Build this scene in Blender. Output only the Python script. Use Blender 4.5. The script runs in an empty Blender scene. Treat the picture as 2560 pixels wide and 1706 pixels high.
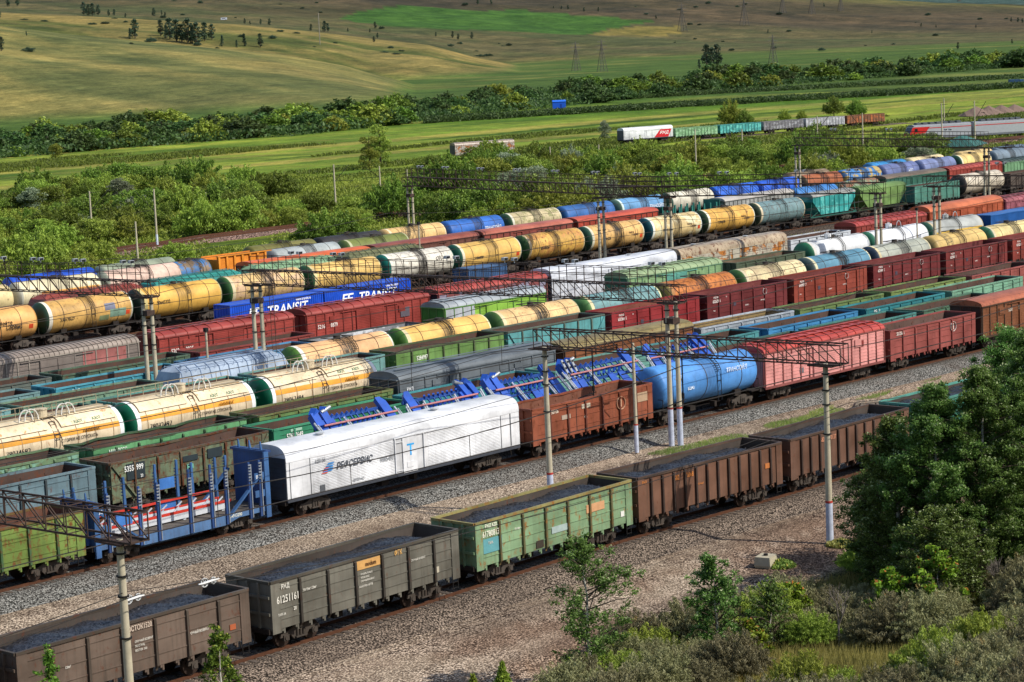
import bpy, math, random
import numpy as np
from mathutils import Vector, Matrix
R = random.Random(7)
NR = np.random.RandomState(11)
scene = bpy.context.scene
COL = scene.collection
PI = math.pi

# ------------------------------------------------------------------ camera geometry
FPX, PITCH, ROLL, YAW, CAMH = 5606.832, 0.1320743394, -0.0451805539, 0.8257720591, 27.7385
cF = Vector((math.sin(YAW)*math.cos(PITCH), math.cos(YAW)*math.cos(PITCH), -math.sin(PITCH)))
_R0 = Vector((math.cos(YAW), -math.sin(YAW), 0)); _U0 = _R0.cross(cF)
cR = _R0*math.cos(ROLL) + _U0*math.sin(ROLL); cU = -_R0*math.sin(ROLL) + _U0*math.cos(ROLL)

def sight(u, v):
    """compass bearing (from +Y) and slope of the line of sight through image pixel u, v"""
    u = float(u); v = float(v)
    d = cF + (u-1280)/FPX*cR - (v-853)/FPX*cU
    return math.atan2(d.x, d.y), d.z/math.hypot(d.x, d.y)

# ------------------------------------------------------------------ helpers
def lin(h):
    h = h.lstrip('#')
    r = []
    for i in (0, 2, 4):
        c = int(h[i:i+2], 16)/255
        r.append(c/12.92 if c <= .04045 else ((c+.055)/1.055)**2.4)
    return (r[0], r[1], r[2], 1)

class MB:
    def __init__(s): s.v = []; s.f = []; s.m = []; s.cur = 0
    def add(s, vs, fs):
        b = len(s.v); s.v += vs
        for f in fs: s.f.append([b+i for i in f]); s.m.append(s.cur)
    def box(s, x0, x1, y0, y1, z0, z1):
        s.add([(x0,y0,z0),(x1,y0,z0),(x1,y1,z0),(x0,y1,z0),(x0,y0,z1),(x1,y0,z1),(x1,y1,z1),(x0,y1,z1)],
              [(0,3,2,1),(4,5,6,7),(0,1,5,4),(1,2,6,5),(2,3,7,6),(3,0,4,7)])
        return s
    def beam(s, p, q, w, h=None, n=4, r2=None):
        p = Vector(p); q = Vector(q); d = q-p
        if d.length < 1e-6: return s
        d.normalize()
        a = d.cross(Vector((0,0,1))) if abs(d.z) < .99 else Vector((1,0,0))
        a.normalize(); b = d.cross(a)
        h = h or w
        vs = []
        for c, sc in ((p, 1), (q, (r2/w if r2 else 1))):
            for i in range(n):
                t = 2*PI*(i+.5)/n; k = math.sqrt(2) if n == 4 else 1
                vs.append(tuple(c + a*(math.cos(t)*w*.5*k*sc) + b*(math.sin(t)*h*.5*k*sc)))
        fs = [(i, (i+1) % n, n+(i+1) % n, n+i) for i in range(n)]
        fs += [tuple(range(n))[::-1], tuple(range(n, 2*n))]
        s.add(vs, fs); return s
    def cyl(s, p, q, r, n=10, r2=None): return s.beam(p, q, 2*r, 2*r, n, 2*r2 if r2 else None)
    def lathe(s, prof, yc, zc, n=28, a0=0, a1=2*PI):
        """profile [(x, r)] turned about the x-parallel axis through yc, zc"""
        full = abs(a1-a0-2*PI) < 1e-6
        m = n if full else n+1
        vs = []
        for x, r in prof:
            for i in range(m):
                t = a0+(a1-a0)*i/n
                vs.append((x, yc+math.cos(t)*r, zc+math.sin(t)*r))
        fs = []
        for j in range(len(prof)-1):
            for i in range(n):
                k = (i+1) % m
                fs.append((j*m+i, (j+1)*m+i, (j+1)*m+k, j*m+k))
        s.add(vs, fs); return s
    def ext_x(s, poly, x0, x1):
        n = len(poly)
        s.add([(x0, y, z) for y, z in poly]+[(x1, y, z) for y, z in poly],
              [(i, n+i, n+(i+1) % n, (i+1) % n) for i in range(n)]+[tuple(range(n)), tuple(range(n, 2*n))[::-1]])
        return s
    def ext_y(s, poly, y0, y1):
        n = len(poly)
        s.add([(x, y0, z) for x, z in poly]+[(x, y1, z) for x, z in poly],
              [(i, (i+1) % n, n+(i+1) % n, n+i) for i in range(n)]+[tuple(range(n))[::-1], tuple(range(n, 2*n))])
        return s
    def mesh(s, name, smooth=False):
        me = bpy.data.meshes.new(name); me.from_pydata(s.v, [], s.f); me.update()
        if smooth:
            me.polygons.foreach_set('use_smooth', [True]*len(me.polygons))
            try: me.set_sharp_from_angle(angle=math.radians(38))
            except Exception: pass
        return me

_cache = {}
def cached(key, fn):
    if key not in _cache: _cache[key] = fn()
    return _cache[key]

def obj(name, me, mat, parent=None, smooth=False, loc=None, rz=None):
    if isinstance(me, MB): me = me.mesh(name, smooth)
    if not me.materials: me.materials.append(None)
    o = bpy.data.objects.new(name, me); COL.objects.link(o)
    o.material_slots[0].link = 'OBJECT'; o.material_slots[0].material = mat
    if parent: o.parent = parent
    if loc is not None: o.location = loc
    if rz is not None: o.rotation_euler = (0, 0, rz)
    return o
def tag(o, label, cat, group=None, kind=None):
    if label: o['label'] = label
    if cat: o['category'] = cat
    if group: o['group'] = group
    if kind: o['kind'] = kind
    return o
def thing(name, label, cat, loc=(0,0,0), rz=0, group=None):
    o = bpy.data.objects.new(name, None); COL.objects.link(o)
    o.location = loc; o.rotation_euler = (0,0,rz); o.empty_display_size = .3
    return tag(o, label, cat, group)
def struct(name, me, mat, smooth=False):
    o = obj(name, me, mat, smooth=smooth); o['kind'] = 'structure'; return o
def copy_tree(o, parent=None):
    c = o.copy(); COL.objects.link(c)
    if parent: c.parent = parent
    for ch in list(o.children):
        copy_tree(ch, c)
    return c

# ------------------------------------------------------------------ materials
class NT:
    def __init__(s, name):
        s.mat = bpy.data.materials.new(name); s.mat.use_nodes = True
        s.t = s.mat.node_tree; s.n = s.t.nodes; s.n.clear()
        s.out = s.n.new('ShaderNodeOutputMaterial')
        s.bs = s.n.new('ShaderNodeBsdfPrincipled'); s.L(s.bs.outputs[0], s.out.inputs[0])
    def L(s, a, b): s.t.links.new(a, b)
    def node(s, typ, **k):
        n = s.n.new(typ)
        for a, b in k.items(): setattr(n, a, b)
        return n
    def noise(s, vec, scale, detail=3, rough=.55):
        n = s.node('ShaderNodeTexNoise'); s.L(vec, n.inputs['Vector'])
        n.inputs['Scale'].default_value = scale; n.inputs['Detail'].default_value = detail; n.inputs['Roughness'].default_value = rough
        return n.outputs['Fac']
    def mapv(s, vec, sc, add=None):
        m = s.node('ShaderNodeMapping'); s.L(vec, m.inputs['Vector']); m.inputs['Scale'].default_value = sc
        if add is not None: s.L(add, m.inputs['Location'])
        return m.outputs[0]
    def ramp(s, fac, a, b, c0=(0,0,0,1), c1=(1,1,1,1)):
        r = s.node('ShaderNodeValToRGB'); s.L(fac, r.inputs[0])
        r.color_ramp.elements[0].position = a; r.color_ramp.elements[1].position = b
        r.color_ramp.elements[0].color = c0; r.color_ramp.elements[1].color = c1
        return r.outputs[0]
    def mix(s, fac, a, b, mode='MIX'):
        m = s.node('ShaderNodeMix', data_type='RGBA', blend_type=mode)
        for i, x in ((0, fac), (6, a), (7, b)):
            if isinstance(x, (int, float)): m.inputs[i].default_value = x
            elif isinstance(x, tuple): m.inputs[i].default_value = x
            else: s.L(x, m.inputs[i])
        return m.outputs[2]
    def math(s, op, a, b=0.0):
        m = s.node('ShaderNodeMath', operation=op)
        for i, x in ((0, a), (1, b)):
            if isinstance(x, (int, float)): m.inputs[i].default_value = x
            else: s.L(x, m.inputs[i])
        return m.outputs[0]
    def bump(s, h, st, dist=.02):
        b = s.node('ShaderNodeBump'); b.inputs['Strength'].default_value = st; b.inputs['Distance'].default_value = dist
        s.L(h, b.inputs['Height']); s.L(b.outputs[0], s.bs.inputs['Normal'])
    def col(s, c):
        if isinstance(c, tuple): s.bs.inputs['Base Color'].default_value = c
        else: s.L(c, s.bs.inputs['Base Color'])
    def rough(s, r, spec=.3):
        s.bs.inputs['Roughness'].default_value = r
        s.bs.inputs['Specular IOR Level'].default_value = spec

_mats = {}
def paint(hexc, rust=.35, dirt=.5, rough=.55, stain=0, patch=None, rustc='#5a2c14', dirtc='#3a332b'):
    """weathered vehicle paint: fading, vertical rust and dirt streaks, dust near the frame"""
    key = ('p', hexc, rust, dirt, rough, stain, patch, rustc)
    if key in _mats: return _mats[key]
    m = NT('paint_'+hexc.strip('#'))
    tc = m.node('ShaderNodeTexCoord').outputs['Object']
    oi = m.node('ShaderNodeObjectInfo').outputs['Random']
    rv = m.node('ShaderNodeCombineXYZ'); r100 = m.math('MULTIPLY', oi, 60.0)
    for i in range(3): m.L(r100, rv.inputs[i])
    rv = rv.outputs[0]
    base = lin(hexc)
    big = m.noise(m.mapv(tc, (.35,.35,.5), rv), 1.0, 4, .6)
    dk = tuple(c*.62 for c in base[:3])+(1,); li = tuple(min(1, c*1.12+.012) for c in base[:3])+(1,)
    c = m.mix(m.ramp(big, .32, .68), dk, li)
    if patch:
        pn = m.noise(m.mapv(tc, (.5,.5,.8), rv), 1.3, 6, .62)
        c = m.mix(m.ramp(pn, .5, .56), c, lin(patch))
    st = m.noise(m.mapv(tc, (2.4,2.4,.16), rv), 1.6, 5, .65)
    c = m.mix(m.math('MULTIPLY', m.ramp(st, .5, .74), .75*dirt), c, lin(dirtc))
    fine = m.noise(m.mapv(tc, (1.2,1.2,.8), rv), 2.2, 8, .7)
    rr = m.ramp(fine, .66-.2*rust, .74-.14*rust)
    c = m.mix(m.math('MULTIPLY', rr, min(1, .35+rust)), c, lin(rustc))
    sp = m.noise(m.mapv(tc, (5,5,1.1), rv), 1.5, 6, .7)
    c = m.mix(m.math('MULTIPLY', m.ramp(sp, .58, .7), .55*rust), c, lin('#7a3f1c'))
    sep = m.node('ShaderNodeSeparateXYZ'); m.L(tc, sep.inputs[0])
    zz = m.math('MULTIPLY', m.math('SUBTRACT', 1.9, sep.outputs[2]), 1.0)
    low = m.math('MULTIPLY', m.ramp(zz, 0.0, 1.0), m.math('MULTIPLY', m.ramp(st, .3, .8), .8*dirt))
    c = m.mix(low, c, lin(dirtc))
    if stain:
        ax = m.math('ABSOLUTE', m.math('ADD', sep.outputs[0], m.math('MULTIPLY', m.math('SUBTRACT', m.noise(tc, 1.7, 4), .5), .7)))
        mk = m.ramp(ax, .34, 1.0, (1,1,1,1), (0,0,0,1))
        sn = m.noise(m.mapv(tc, (3.2,.6,.5), rv), 1.6, 5, .7)
        c = m.mix(m.math('MULTIPLY', m.math('MULTIPLY', mk, m.ramp(sn, .30, .52)), stain), c, lin('#1d1812'))
    m.col(c); m.rough(rough, .35)
    m.bump(fine, .25, .01)
    _mats[key] = m.mat; return m.mat

def plain(hexc, rough=.6, metal=0, var=.25, scale=3.0):
    key = ('s', hexc, rough, metal, var)
    if key in _mats: return _mats[key]
    m = NT('surface_'+hexc.strip('#'))
    tc = m.node('ShaderNodeTexCoord').outputs['Object']
    b = lin(hexc)
    n = m.noise(tc, scale, 5, .65)
    m.col(m.mix(m.ramp(n, .3, .7), tuple(c*(1-var) for c in b[:3])+(1,), tuple(min(1, c*(1+var*.6)) for c in b[:3])+(1,)))
    m.rough(rough); m.bs.inputs['Metallic'].default_value = metal
    _mats[key] = m.mat; return m.mat

UNDER = plain('#2a231e', .8, 0, .5)
BOGIE = paint('#4a4139', .25, .5, .75, rustc='#5a3a28')
RAILM = plain('#5b3a28', .6, .2, .3)
STEEL = plain('#483830', .7, .1, .35)
BLACK = plain('#1c1a19', .75, 0, .4)
WHITE = plain('#e8e8e6', .5, 0, .06)
CONC = plain('#b5ab93', .9, 0, .22, 1.3)
INNERG = paint('#433a33', .35, .6, .85)
INNER = paint('#4f3a30', .7, .6, .85, rustc='#5d3725')
WOODM = plain('#7a6f60', .9, 0, .35)
CAPW = paint('#e9e3d2', .2, .4)

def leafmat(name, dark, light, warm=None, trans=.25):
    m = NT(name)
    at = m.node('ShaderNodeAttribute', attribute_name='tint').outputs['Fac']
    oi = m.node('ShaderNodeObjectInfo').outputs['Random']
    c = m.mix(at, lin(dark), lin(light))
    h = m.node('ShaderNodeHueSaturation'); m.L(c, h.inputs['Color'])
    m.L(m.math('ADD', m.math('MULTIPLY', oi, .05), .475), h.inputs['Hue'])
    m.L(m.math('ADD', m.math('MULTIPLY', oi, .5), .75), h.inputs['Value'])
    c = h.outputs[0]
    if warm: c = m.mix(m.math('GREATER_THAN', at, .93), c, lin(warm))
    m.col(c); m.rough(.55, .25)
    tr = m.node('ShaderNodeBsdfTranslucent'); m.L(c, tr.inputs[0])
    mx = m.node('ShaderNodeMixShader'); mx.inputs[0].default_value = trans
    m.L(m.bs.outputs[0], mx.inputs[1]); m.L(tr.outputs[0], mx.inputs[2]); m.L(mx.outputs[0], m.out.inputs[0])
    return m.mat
LEAF_DK = leafmat('leaf_dark_green', '#3a4a18', '#7f9638')
LEAF_MD = leafmat('leaf_mid_green', '#4f5f1c', '#a3b248')
LEAF_SV = leafmat('leaf_silver', '#49563c', '#a3ad8c')
LEAF_BR = leafmat('leaf_birch', '#38511c', '#88a854', '#c0cc98', .4)
LEAF_YB = leafmat('leaf_young_birch', '#3f5a1c', '#86a840', '#b4b44c', .3)
LEAF_YG = leafmat('leaf_bright', '#51661c', '#9fb83c', '#b9733a', .35)
LEAF_SB = leafmat('leaf_seabuckthorn', '#4a4826', '#a09c72', '#9a8450')
LEAF_FAR = leafmat('leaf_far', '#2e4222', '#587038')
LEAF_HAZE = leafmat('leaf_hill_haze', '#2b3c30', '#4d634a')  # distance haze put into the leaf colour, paler and bluer
GRASSY = leafmat('grass_blades', '#74703a', '#b8b268', '#cdb26c', .3)
GRASSG = leafmat('green_blades', '#5a7030', '#9aac50', '#c9c060', .3)
BARK = plain('#b9b4a8', .9, 0, .5, 6)
BARKD = plain('#54493c', .9, 0, .4, 6)

# ------------------------------------------------------------------ terrain
def smooth(t): t = np.clip(t, 0, 1); return t*t*(3-2*t)
def vnoise(x, y, seed=0):
    xi = np.floor(x).astype(np.int64); yi = np.floor(y).astype(np.int64)
    xf = x-xi; yf = y-yi; xf = xf*xf*(3-2*xf); yf = yf*yf*(3-2*yf)
    def h(a, b):
        n = (a*374761393 + b*668265263 + seed*982451653) & 0x7fffffff
        n = ((n ^ (n >> 13))*1274126177) & 0x7fffffff
        return ((n ^ (n >> 16)) & 0xffff)/65535.0
    return (h(xi,yi)*(1-xf)+h(xi+1,yi)*xf)*(1-yf)+(h(xi,yi+1)*(1-xf)+h(xi+1,yi+1)*xf)*yf
def fbm(x, y, o=4, seed=0):
    s = 0; a = .5
    for i in range(o): s = s+a*vnoise(x*2**i, y*2**i, seed+i); a *= .5
    return s
def curve(pts):
    a = [sight(u, v) for u, v in pts]
    return np.array([p[0] for p in a]), np.array([p[1] for p in a])
RIDGE1 = curve([(-900,20),(0,64),(146,84),(329,102),(512,117),(694,136),(859,165),(950,190),(1033,212),(1100,236),(1250,300)])
RIDGE2 = curve([(-900,-10),(0,33),(329,47),(585,60),(804,82),(941,99),(1069,113),(1179,142),(1289,164),(1380,179),(1500,200),(1800,200),(2600,150)])
RIDGE3 = curve([(-900,-90),(0,-60),(900,-60),(1500,-50),(2000,-18),(2270,2),(2560,14),(3400,40)])
MID3 = curve([(-900,10),(0,8),(600,20),(900,40),(1400,72),(1700,84),(2100,95),(2560,88),(3400,80)])
RIDGE4 = curve([(-900,-120),(1500,-100),(2300,-30),(2560,-22),(3400,-10)])
def terrain_z(x, y):
    x = np.asarray(x, float); y = np.asarray(y, float)
    d = np.hypot(x, y); az = np.arctan2(x, y)
    # yard level, gentle drop beyond it
    z = -0.62 + 0*x
    z = z - 1.0*smooth((y-222)/50) - .6*smooth((y-290)/90) - 1.2*smooth((y-420)/150)
    # foreground: slope that climbs to the viewpoint
    z = np.where(y < 68, -0.62-.3*smooth((74-y)/6)+np.maximum(0, 66-y)*.115, z)
    z = np.where(y < 30, 3.2+(30-y)*.79, z)
    z = np.minimum(z, 26.0)
    z = z + np.where((y > 222) | (y < 66), (fbm(x/9, y/9, 3, 5)-.45)*.7, 0)
    fl = -3.4
    def at(c): return CAMH + np.interp(az, c[0], c[1])
    def lev(c, dist): return CAMH + dist*np.interp(az, c[0], c[1])
    z1 = np.maximum(lev(RIDGE1, 1900), fl); z2 = np.maximum(lev(RIDGE2, 2900), fl+1); z3a = lev(MID3, 4200); z3 = lev(RIDGE3, 6500); z4 = lev(RIDGE4, 9500)
    dip1 = np.maximum(z1-10-np.maximum(z1, 0)*.25, fl); dip2 = np.maximum(z2-9-np.maximum(z2, 0)*.1, fl+2)
    ks = [(1180, z), (1240, np.minimum(z1, fl+2)), (1520, fl+(z1-fl)*.62), (1900, z1), (2200, dip1), (2560, dip1+(z2-dip1)*.7), (2900, z2), (3250, dip2), (4200, z3a), (6500, z3), (7600, z3-30), (9500, z4), (12000, z4)]
    out = z.copy()
    for i in range(len(ks)-1):
        a, za = ks[i]; b, zb = ks[i+1]
        t = (d-a)/(b-a)
        w = np.clip(t, 0, 1)
        if i in (1, 4, 8): w = .45*w+.55*np.sin(w*PI/2)
        elif i in (2, 5, 9): w = .3*w+.7*np.sin(w*PI/2)
        elif i != 7: w = smooth(w)
        out = np.where((d > a) & (d <= b), za+(zb-za)*w, out)
    out = np.where(d > 12000, z4, out)
    hillm = smooth((d-1400)/400)*np.clip((out-fl)/20, 0, 1)
    gully = (fbm(x/160+y/500, y/420, 4, 3)-.47)
    out = out + hillm*gully*np.where(d > 3300, 18, 15)*(1-np.exp(-((d-1900)/120)**2)*.8)*(1-np.exp(-((d-2900)/150)**2)*.8)
    return out
def tz(x, y): return float(terrain_z(np.array([x]), np.array([y]))[0])
def pixel_to_ground(u, v, d0=150, d1=9000):  # u, v are image pixels, their ray is cast onto the terrain
    """ground point seen at image pixel u, v"""
    az, sl = sight(u, v)
    ds = np.geomspace(d0, d1, 2600)
    xs = np.sin(az)*ds; ys = np.cos(az)*ds
    g = terrain_z(xs, ys); r = CAMH+sl*ds
    i = np.argmax(g >= r)
    if i == 0: i = len(ds)-1
    return float(xs[i]), float(ys[i]), float(g[i]), float(ds[i])

def inpoly(u, v, poly):
    r = np.zeros(u.shape, bool); n = len(poly)
    for i in range(n):
        x0, y0 = poly[i]; x1, y1 = poly[(i+1) % n]
        c = ((y0 > v) != (y1 > v)) & (u < (x1-x0)*(v-y0)/(y1-y0+1e-9)+x0)
        r ^= c
    return r

def build_terrain():
    azs = np.concatenate([np.radians(np.arange(-40, 32, 3.0)), np.radians(np.arange(32, 63, .085)), np.radians(np.arange(63, 140, 3.0))])
    ds = [2.0]
    while ds[-1] < 12500:
        d = ds[-1]
        ds.append(d+max(1.2, d*.0085 if d < 1200 else d*.011))
    ds = np.array(ds)
    A, D = np.meshgrid(azs, ds)
    X = np.sin(A)*D; Y = np.cos(A)*D
    Z = terrain_z(X, Y)
    nr, nc = X.shape
    co = np.stack([X, Y, Z], -1).reshape(-1, 3)
    idx = np.arange(nr*nc).reshape(nr, nc)
    f = np.stack([idx[:-1,:-1], idx[:-1,1:], idx[1:,1:], idx[1:,:-1]], -1).reshape(-1, 4)[:, ::-1]
    me = bpy.data.meshes.new('ground')
    me.vertices.add(len(co)); me.vertices.foreach_set('co', co.ravel())
    me.loops.add(f.size); me.loops.foreach_set('vertex_index', f.ravel().astype(np.int32))
    me.polygons.add(len(f)); me.polygons.foreach_set('loop_start', np.arange(0, f.size, 4, dtype=np.int32))
    me.update(calc_edges=True); me.validate()
    me.polygons.foreach_set('use_smooth', [True]*len(me.polygons))
    # image pixel coordinates of each vertex, for field outlines given in image pixels
    P = co-np.array([0,0,CAMH]); zz = P@np.array(cF)
    zz = np.where(zz < 1, 1, zz)
    U = (1280+FPX*(P@np.array(cR))/zz).reshape(nr, nc); V = (853-FPX*(P@np.array(cU))/zz).reshape(nr, nc)
    def C(h): return np.array(lin(h)[:3])
    def mx(a, b, t): t = np.clip(t, 0, 1)[..., None]; return a*(1-t)+b*t
    c = np.zeros((nr, nc, 3))+C('#6f6455')
    n1 = fbm(X/30, Y/14, 4, 21); n2 = fbm(X/7, Y/5, 4, 33); n3 = fbm(X/90+7, Y/26, 4, 44)
    # yard: pinkish stone ballast and trodden brown earth
    grav = mx(np.zeros_like(c)+C('#b0a390'), C('#8e806e'), (n2-.35)*3)
    c = grav
    brown = np.clip(smooth((77-Y)/5)*1.3*smooth((n2-.38)*7), 0, 1)
    c = mx(c, C('#86705f'), brown*.75)
    stk = vnoise(X/34., Y/.7, 201)*.6+vnoise(X/9., Y/1.6, 203)*.4
    c = mx(c, C('#5f4f45'), smooth((stk-.52)*6)*(1-smooth((Y-98)/2))*.55)
    c = mx(c, C('#cbbba6'), smooth((vnoise(X/22., Y/1.1, 207)-.62)*6)*(1-smooth((Y-98)/2))*.45)
    # dry grass and weeds between the first two trains
    wd = smooth((X-114+ (n2-.5)*14)/10)*smooth((Y-82)/3)*smooth((95.5-Y)/3)*smooth((n2-.34)*6)
    c = mx(c, C('#84843f'), wd*.9)
    yd = smooth((Y-100)/3)*(1-smooth((Y-216)/5))
    c = mx(c, C('#5e564b'), yd)
    dry = smooth((Y-155)/4)*(1-smooth((Y-180)/4))*smooth((X-180)/10)
    c = mx(c, C('#8f855f'), dry*smooth((n2-.3)*4))
    # slope below the viewpoint
    sl = smooth((67.5-Y+(n2-.5)*7)/2.5)
    c = mx(c, mx(np.zeros_like(c)+C('#6f6a35'), C('#5a5c2c'), (n2-.3)*3), sl)
    # scrub ground
    sc = smooth((Y-215)/5)
    c = mx(c, mx(np.zeros_like(c)+C('#4d6224'), C('#77842f'), (n1-.35)*4), sc)
    # meadow
    me_ = smooth((D-470+ (n3-.5)*60)/40)
    mead = mx(np.zeros_like(c)+C('#8b9a44'), C('#6c8636'), smooth((n3-.42)*7))
    st = vnoise(X/400, (Y+.02*X)/9, 61)
    mead = mx(mead, C('#9a9455'), smooth((st-.6)*5)*.8)
    mead = mx(mead, C('#3f5f22'), smooth((vnoise(X/160, (Y-.03*X)/16, 77)-.66)*7)*.9)
    c = mx(c, mead, me_)
    # strips toward the river
    stp = smooth((X*.55+Y-900)/120)*smooth((D-640)/60)
    s2 = vnoise(X/900, (Y*1.0+.17*X)/26, 91)
    strips = mx(np.zeros_like(c)+C('#587a2b'), C('#8f9652'), smooth((s2-.5)*6))
    strips = mx(strips, C('#2f4b1d'), smooth((vnoise(X/700, (Y+.17*X)/18, 95)-.68)*9))
    c = mx(c, strips, stp*smooth((1500-D)/100))
    # hills; distance haze is put into the far colours
    hn = fbm(X/60, Y/170, 5, 7); hn2 = fbm(X/260, Y/420, 4, 17)
    h1 = mx(np.zeros_like(c)+C('#8f8850'), C('#697044'), smooth((hn-.36)*4))
    h1 = mx(h1, C('#97895a'), smooth((hn2-.5)*5)*.6)
    hillt = smooth((D-1170)/60)
    base_low = smooth((fbm(X/120, Y/120, 3, 27)-.5)*6)
    c = mx(c, mx(np.zeros_like(c)+C('#4c6a2e'), C('#6d7a3c'), base_low), smooth((D-1000)/150))
    upl = np.clip((Z+3)/6, 0, 1)
    c = mx(c, h1, hillt*smooth(upl))
    g2 = mx(np.zeros_like(c)+C('#53602f'), C('#857b48'), smooth((hn-.4)*5))
    c = mx(c, g2, smooth((D-2100)/150)*smooth((upl-.1)))
    c = mx(c, C('#97854f'), smooth((D-2620)/80)*smooth((2960-D)/60)*.75*smooth(upl))
    g3 = mx(np.zeros_like(c)+C('#525a3c'), C('#646044'), smooth((hn-.38)*5))
    c = mx(c, g3, smooth((D-3200)/200))
    br = mx(np.zeros_like(c)+C('#5a4e42'), C('#46403b'), smooth((fbm(X/140, Y/400, 4, 57)-.45)*6))
    lowv = (V < 20+.052*U+ (hn2-.5)*50) & (D > 3300)
    c = mx(c, br, smooth((D-4100)/500)*.9)  # dull brown of far slopes holds haze and cloud shade in colour
    far = smooth((D-5200)/700)*smooth((U-1500)/400)
    c = mx(c, C('#67653f'), far)
    c = mx(c, C('#4a4636'), smooth((vnoise(X/700, Y/260, 101)-.55)*5)*smooth((D-3900)/300)*.7)
    fieldA = inpoly(U, V, [(848,46),(905,28),(1010,12),(1180,28),(1290,26),(1530,44),(1640,54),(1560,66),(1470,87),(1250,80),(1060,70),(990,66),(900,58)]) & (D > 3000)
    c[fieldA] = C('#3f6a2a')
    fieldB = inpoly(U, V, [(1470,88),(1560,68),(1700,66),(1700,86),(1600,92)]) & (D > 3000)
    c[fieldB] = C('#84793f')
    tex = .78+.44*fbm(X/26, Y/60, 4, 301)*.9+.16*(vnoise(X/9, Y/40, 305)-.5)
    tex2 = .8+.42*fbm(X/7, Y/13, 3, 311)
    lum = c.mean(-1, keepdims=True)
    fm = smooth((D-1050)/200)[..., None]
    c = c*(1-fm)+(c*.84+lum*.16)*np.array([1.0,.97,1.0])*fm  # hills greyed beyond the meadow, haze put into the colour
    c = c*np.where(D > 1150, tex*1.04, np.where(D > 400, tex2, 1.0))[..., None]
    far4 = D > 6900
    c[far4] = C('#45586a')*.75+C('#3d5a3a')*.25  # bluish tone of the farthest hills is haze put into colour
    r = (Z-12); 
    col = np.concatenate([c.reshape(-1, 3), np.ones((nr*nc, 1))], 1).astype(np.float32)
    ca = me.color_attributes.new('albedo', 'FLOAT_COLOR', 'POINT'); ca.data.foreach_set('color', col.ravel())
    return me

def ground_mat():
    m = NT('ground_cover')
    tc = m.node('ShaderNodeTexCoord').outputs['Object']
    alb = m.node('ShaderNodeAttribute', attribute_name='albedo').outputs['Color']
    sep = m.node('ShaderNodeSeparateXYZ'); m.L(tc, sep.inputs[0]); y = sep.outputs[1]
    # stones inside the yard
    vo = m.node('ShaderNodeTexVoronoi'); m.L(tc, vo.inputs['Vector']); vo.inputs['Scale'].default_value = 9.5
    vcol = m.node('ShaderNodeSeparateColor'); m.L(vo.outputs['Color'], vcol.inputs[0])
    stone = m.mix(m.ramp(vcol.outputs[0], .0, 1.0), (.42,.37,.35,1), (1.95,1.85,1.8,1))
    st2 = m.mix(m.ramp(vo.outputs['Distance'], .42, .66), stone, (.16,.13,.12,1))
    yardm = m.math('MULTIPLY', m.math('GREATER_THAN', y, 66.0), m.math('LESS_THAN', y, 216.0))
    soil = m.ramp(m.noise(tc, .35, 5, .6), .42, .6)
    c1 = m.mix(1.0, alb, st2, 'MULTIPLY')
    c1 = m.mix(m.math('MULTIPLY', soil, .45), c1, m.mix(1.0, alb, (.8,.72,.66,1), 'MULTIPLY'))
    # grass mottling elsewhere, several sizes
    g1 = m.noise(m.mapv(tc, (1,1,1)), 1.6, 6, .7)
    g2 = m.noise(m.mapv(tc, (.06,.14,.1)), 1.0, 7, .72)
    g3 = m.noise(m.mapv(tc, (.011,.022,.01)), 1.0, 8, .7)
    gg = m.mix(m.ramp(g1, .3, .7), (.62,.62,.6,1), (1.3,1.28,1.2,1))
    g5 = m.noise(m.mapv(tc, (.28,.5,.3)), 1.0, 6, .75)
    gg = m.mix(1.0, gg, m.mix(m.ramp(g5, .36, .64), (.7,.72,.66,1), (1.22,1.2,1.12,1)), 'MULTIPLY')
    gh = m.mix(m.ramp(g2, .34, .66), (.66,.68,.62,1), (1.25,1.2,1.12,1))
    gi = m.mix(m.ramp(g3, .38, .62), (.66,.72,.68,1), (1.28,1.2,1.08,1))
    g4 = m.noise(m.mapv(tc, (.035,.012,.02)), 1.0, 8, .75)
    gi = m.mix(1.0, gi, m.mix(m.ramp(g4, .4, .62), (.78,.82,.78,1), (1.15,1.12,1.06,1)), 'MULTIPLY')
    c2 = m.mix(1.0, m.mix(1.0, m.mix(1.0, alb, gg, 'MULTIPLY'), gh, 'MULTIPLY'), gi, 'MULTIPLY')
    m.col(m.mix(yardm, c2, c1)); m.rough(.95, .1)
    hh = m.math('ADD', m.math('MULTIPLY', vo.outputs['Distance'], -.5), m.math('MULTIPLY', g2, .6))
    m.bump(hh, .8, .12)
    return m.mat
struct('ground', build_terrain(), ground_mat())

# ------------------------------------------------------------------ tracks
def gravel_mat(name, tint, scale=9.5):
    m = NT(name)
    tc = m.node('ShaderNodeTexCoord').outputs['Object']
    vo = m.node('ShaderNodeTexVoronoi'); m.L(tc, vo.inputs['Vector']); vo.inputs['Scale'].default_value = scale
    vc = m.node('ShaderNodeSeparateColor'); m.L(vo.outputs['Color'], vc.inputs[0])
    b = lin(tint)
    c = m.mix(vc.outputs[0], tuple(x*.5 for x in b[:3])+(1,), tuple(min(1, x*1.75) for x in b[:3])+(1,))
    c = m.mix(m.ramp(vo.outputs['Distance'], .42, .66), c, tuple(x*.12 for x in b[:3])+(1,))
    n = m.noise(tc, .25, 5, .6)
    c = m.mix(m.math('MULTIPLY', m.ramp(n, .45, .7), .5), c, (.09,.065,.05,1))
    m.col(c); m.rough(.95, .1); m.bump(m.math('MULTIPLY', vo.outputs['Distance'], -1.0), .9, .1)
    return m.mat
GRAV_GREY = gravel_mat('ballast_grey', '#86847e')
GRAV_DARK = gravel_mat('ballast_oily', '#5b5047')
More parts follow.
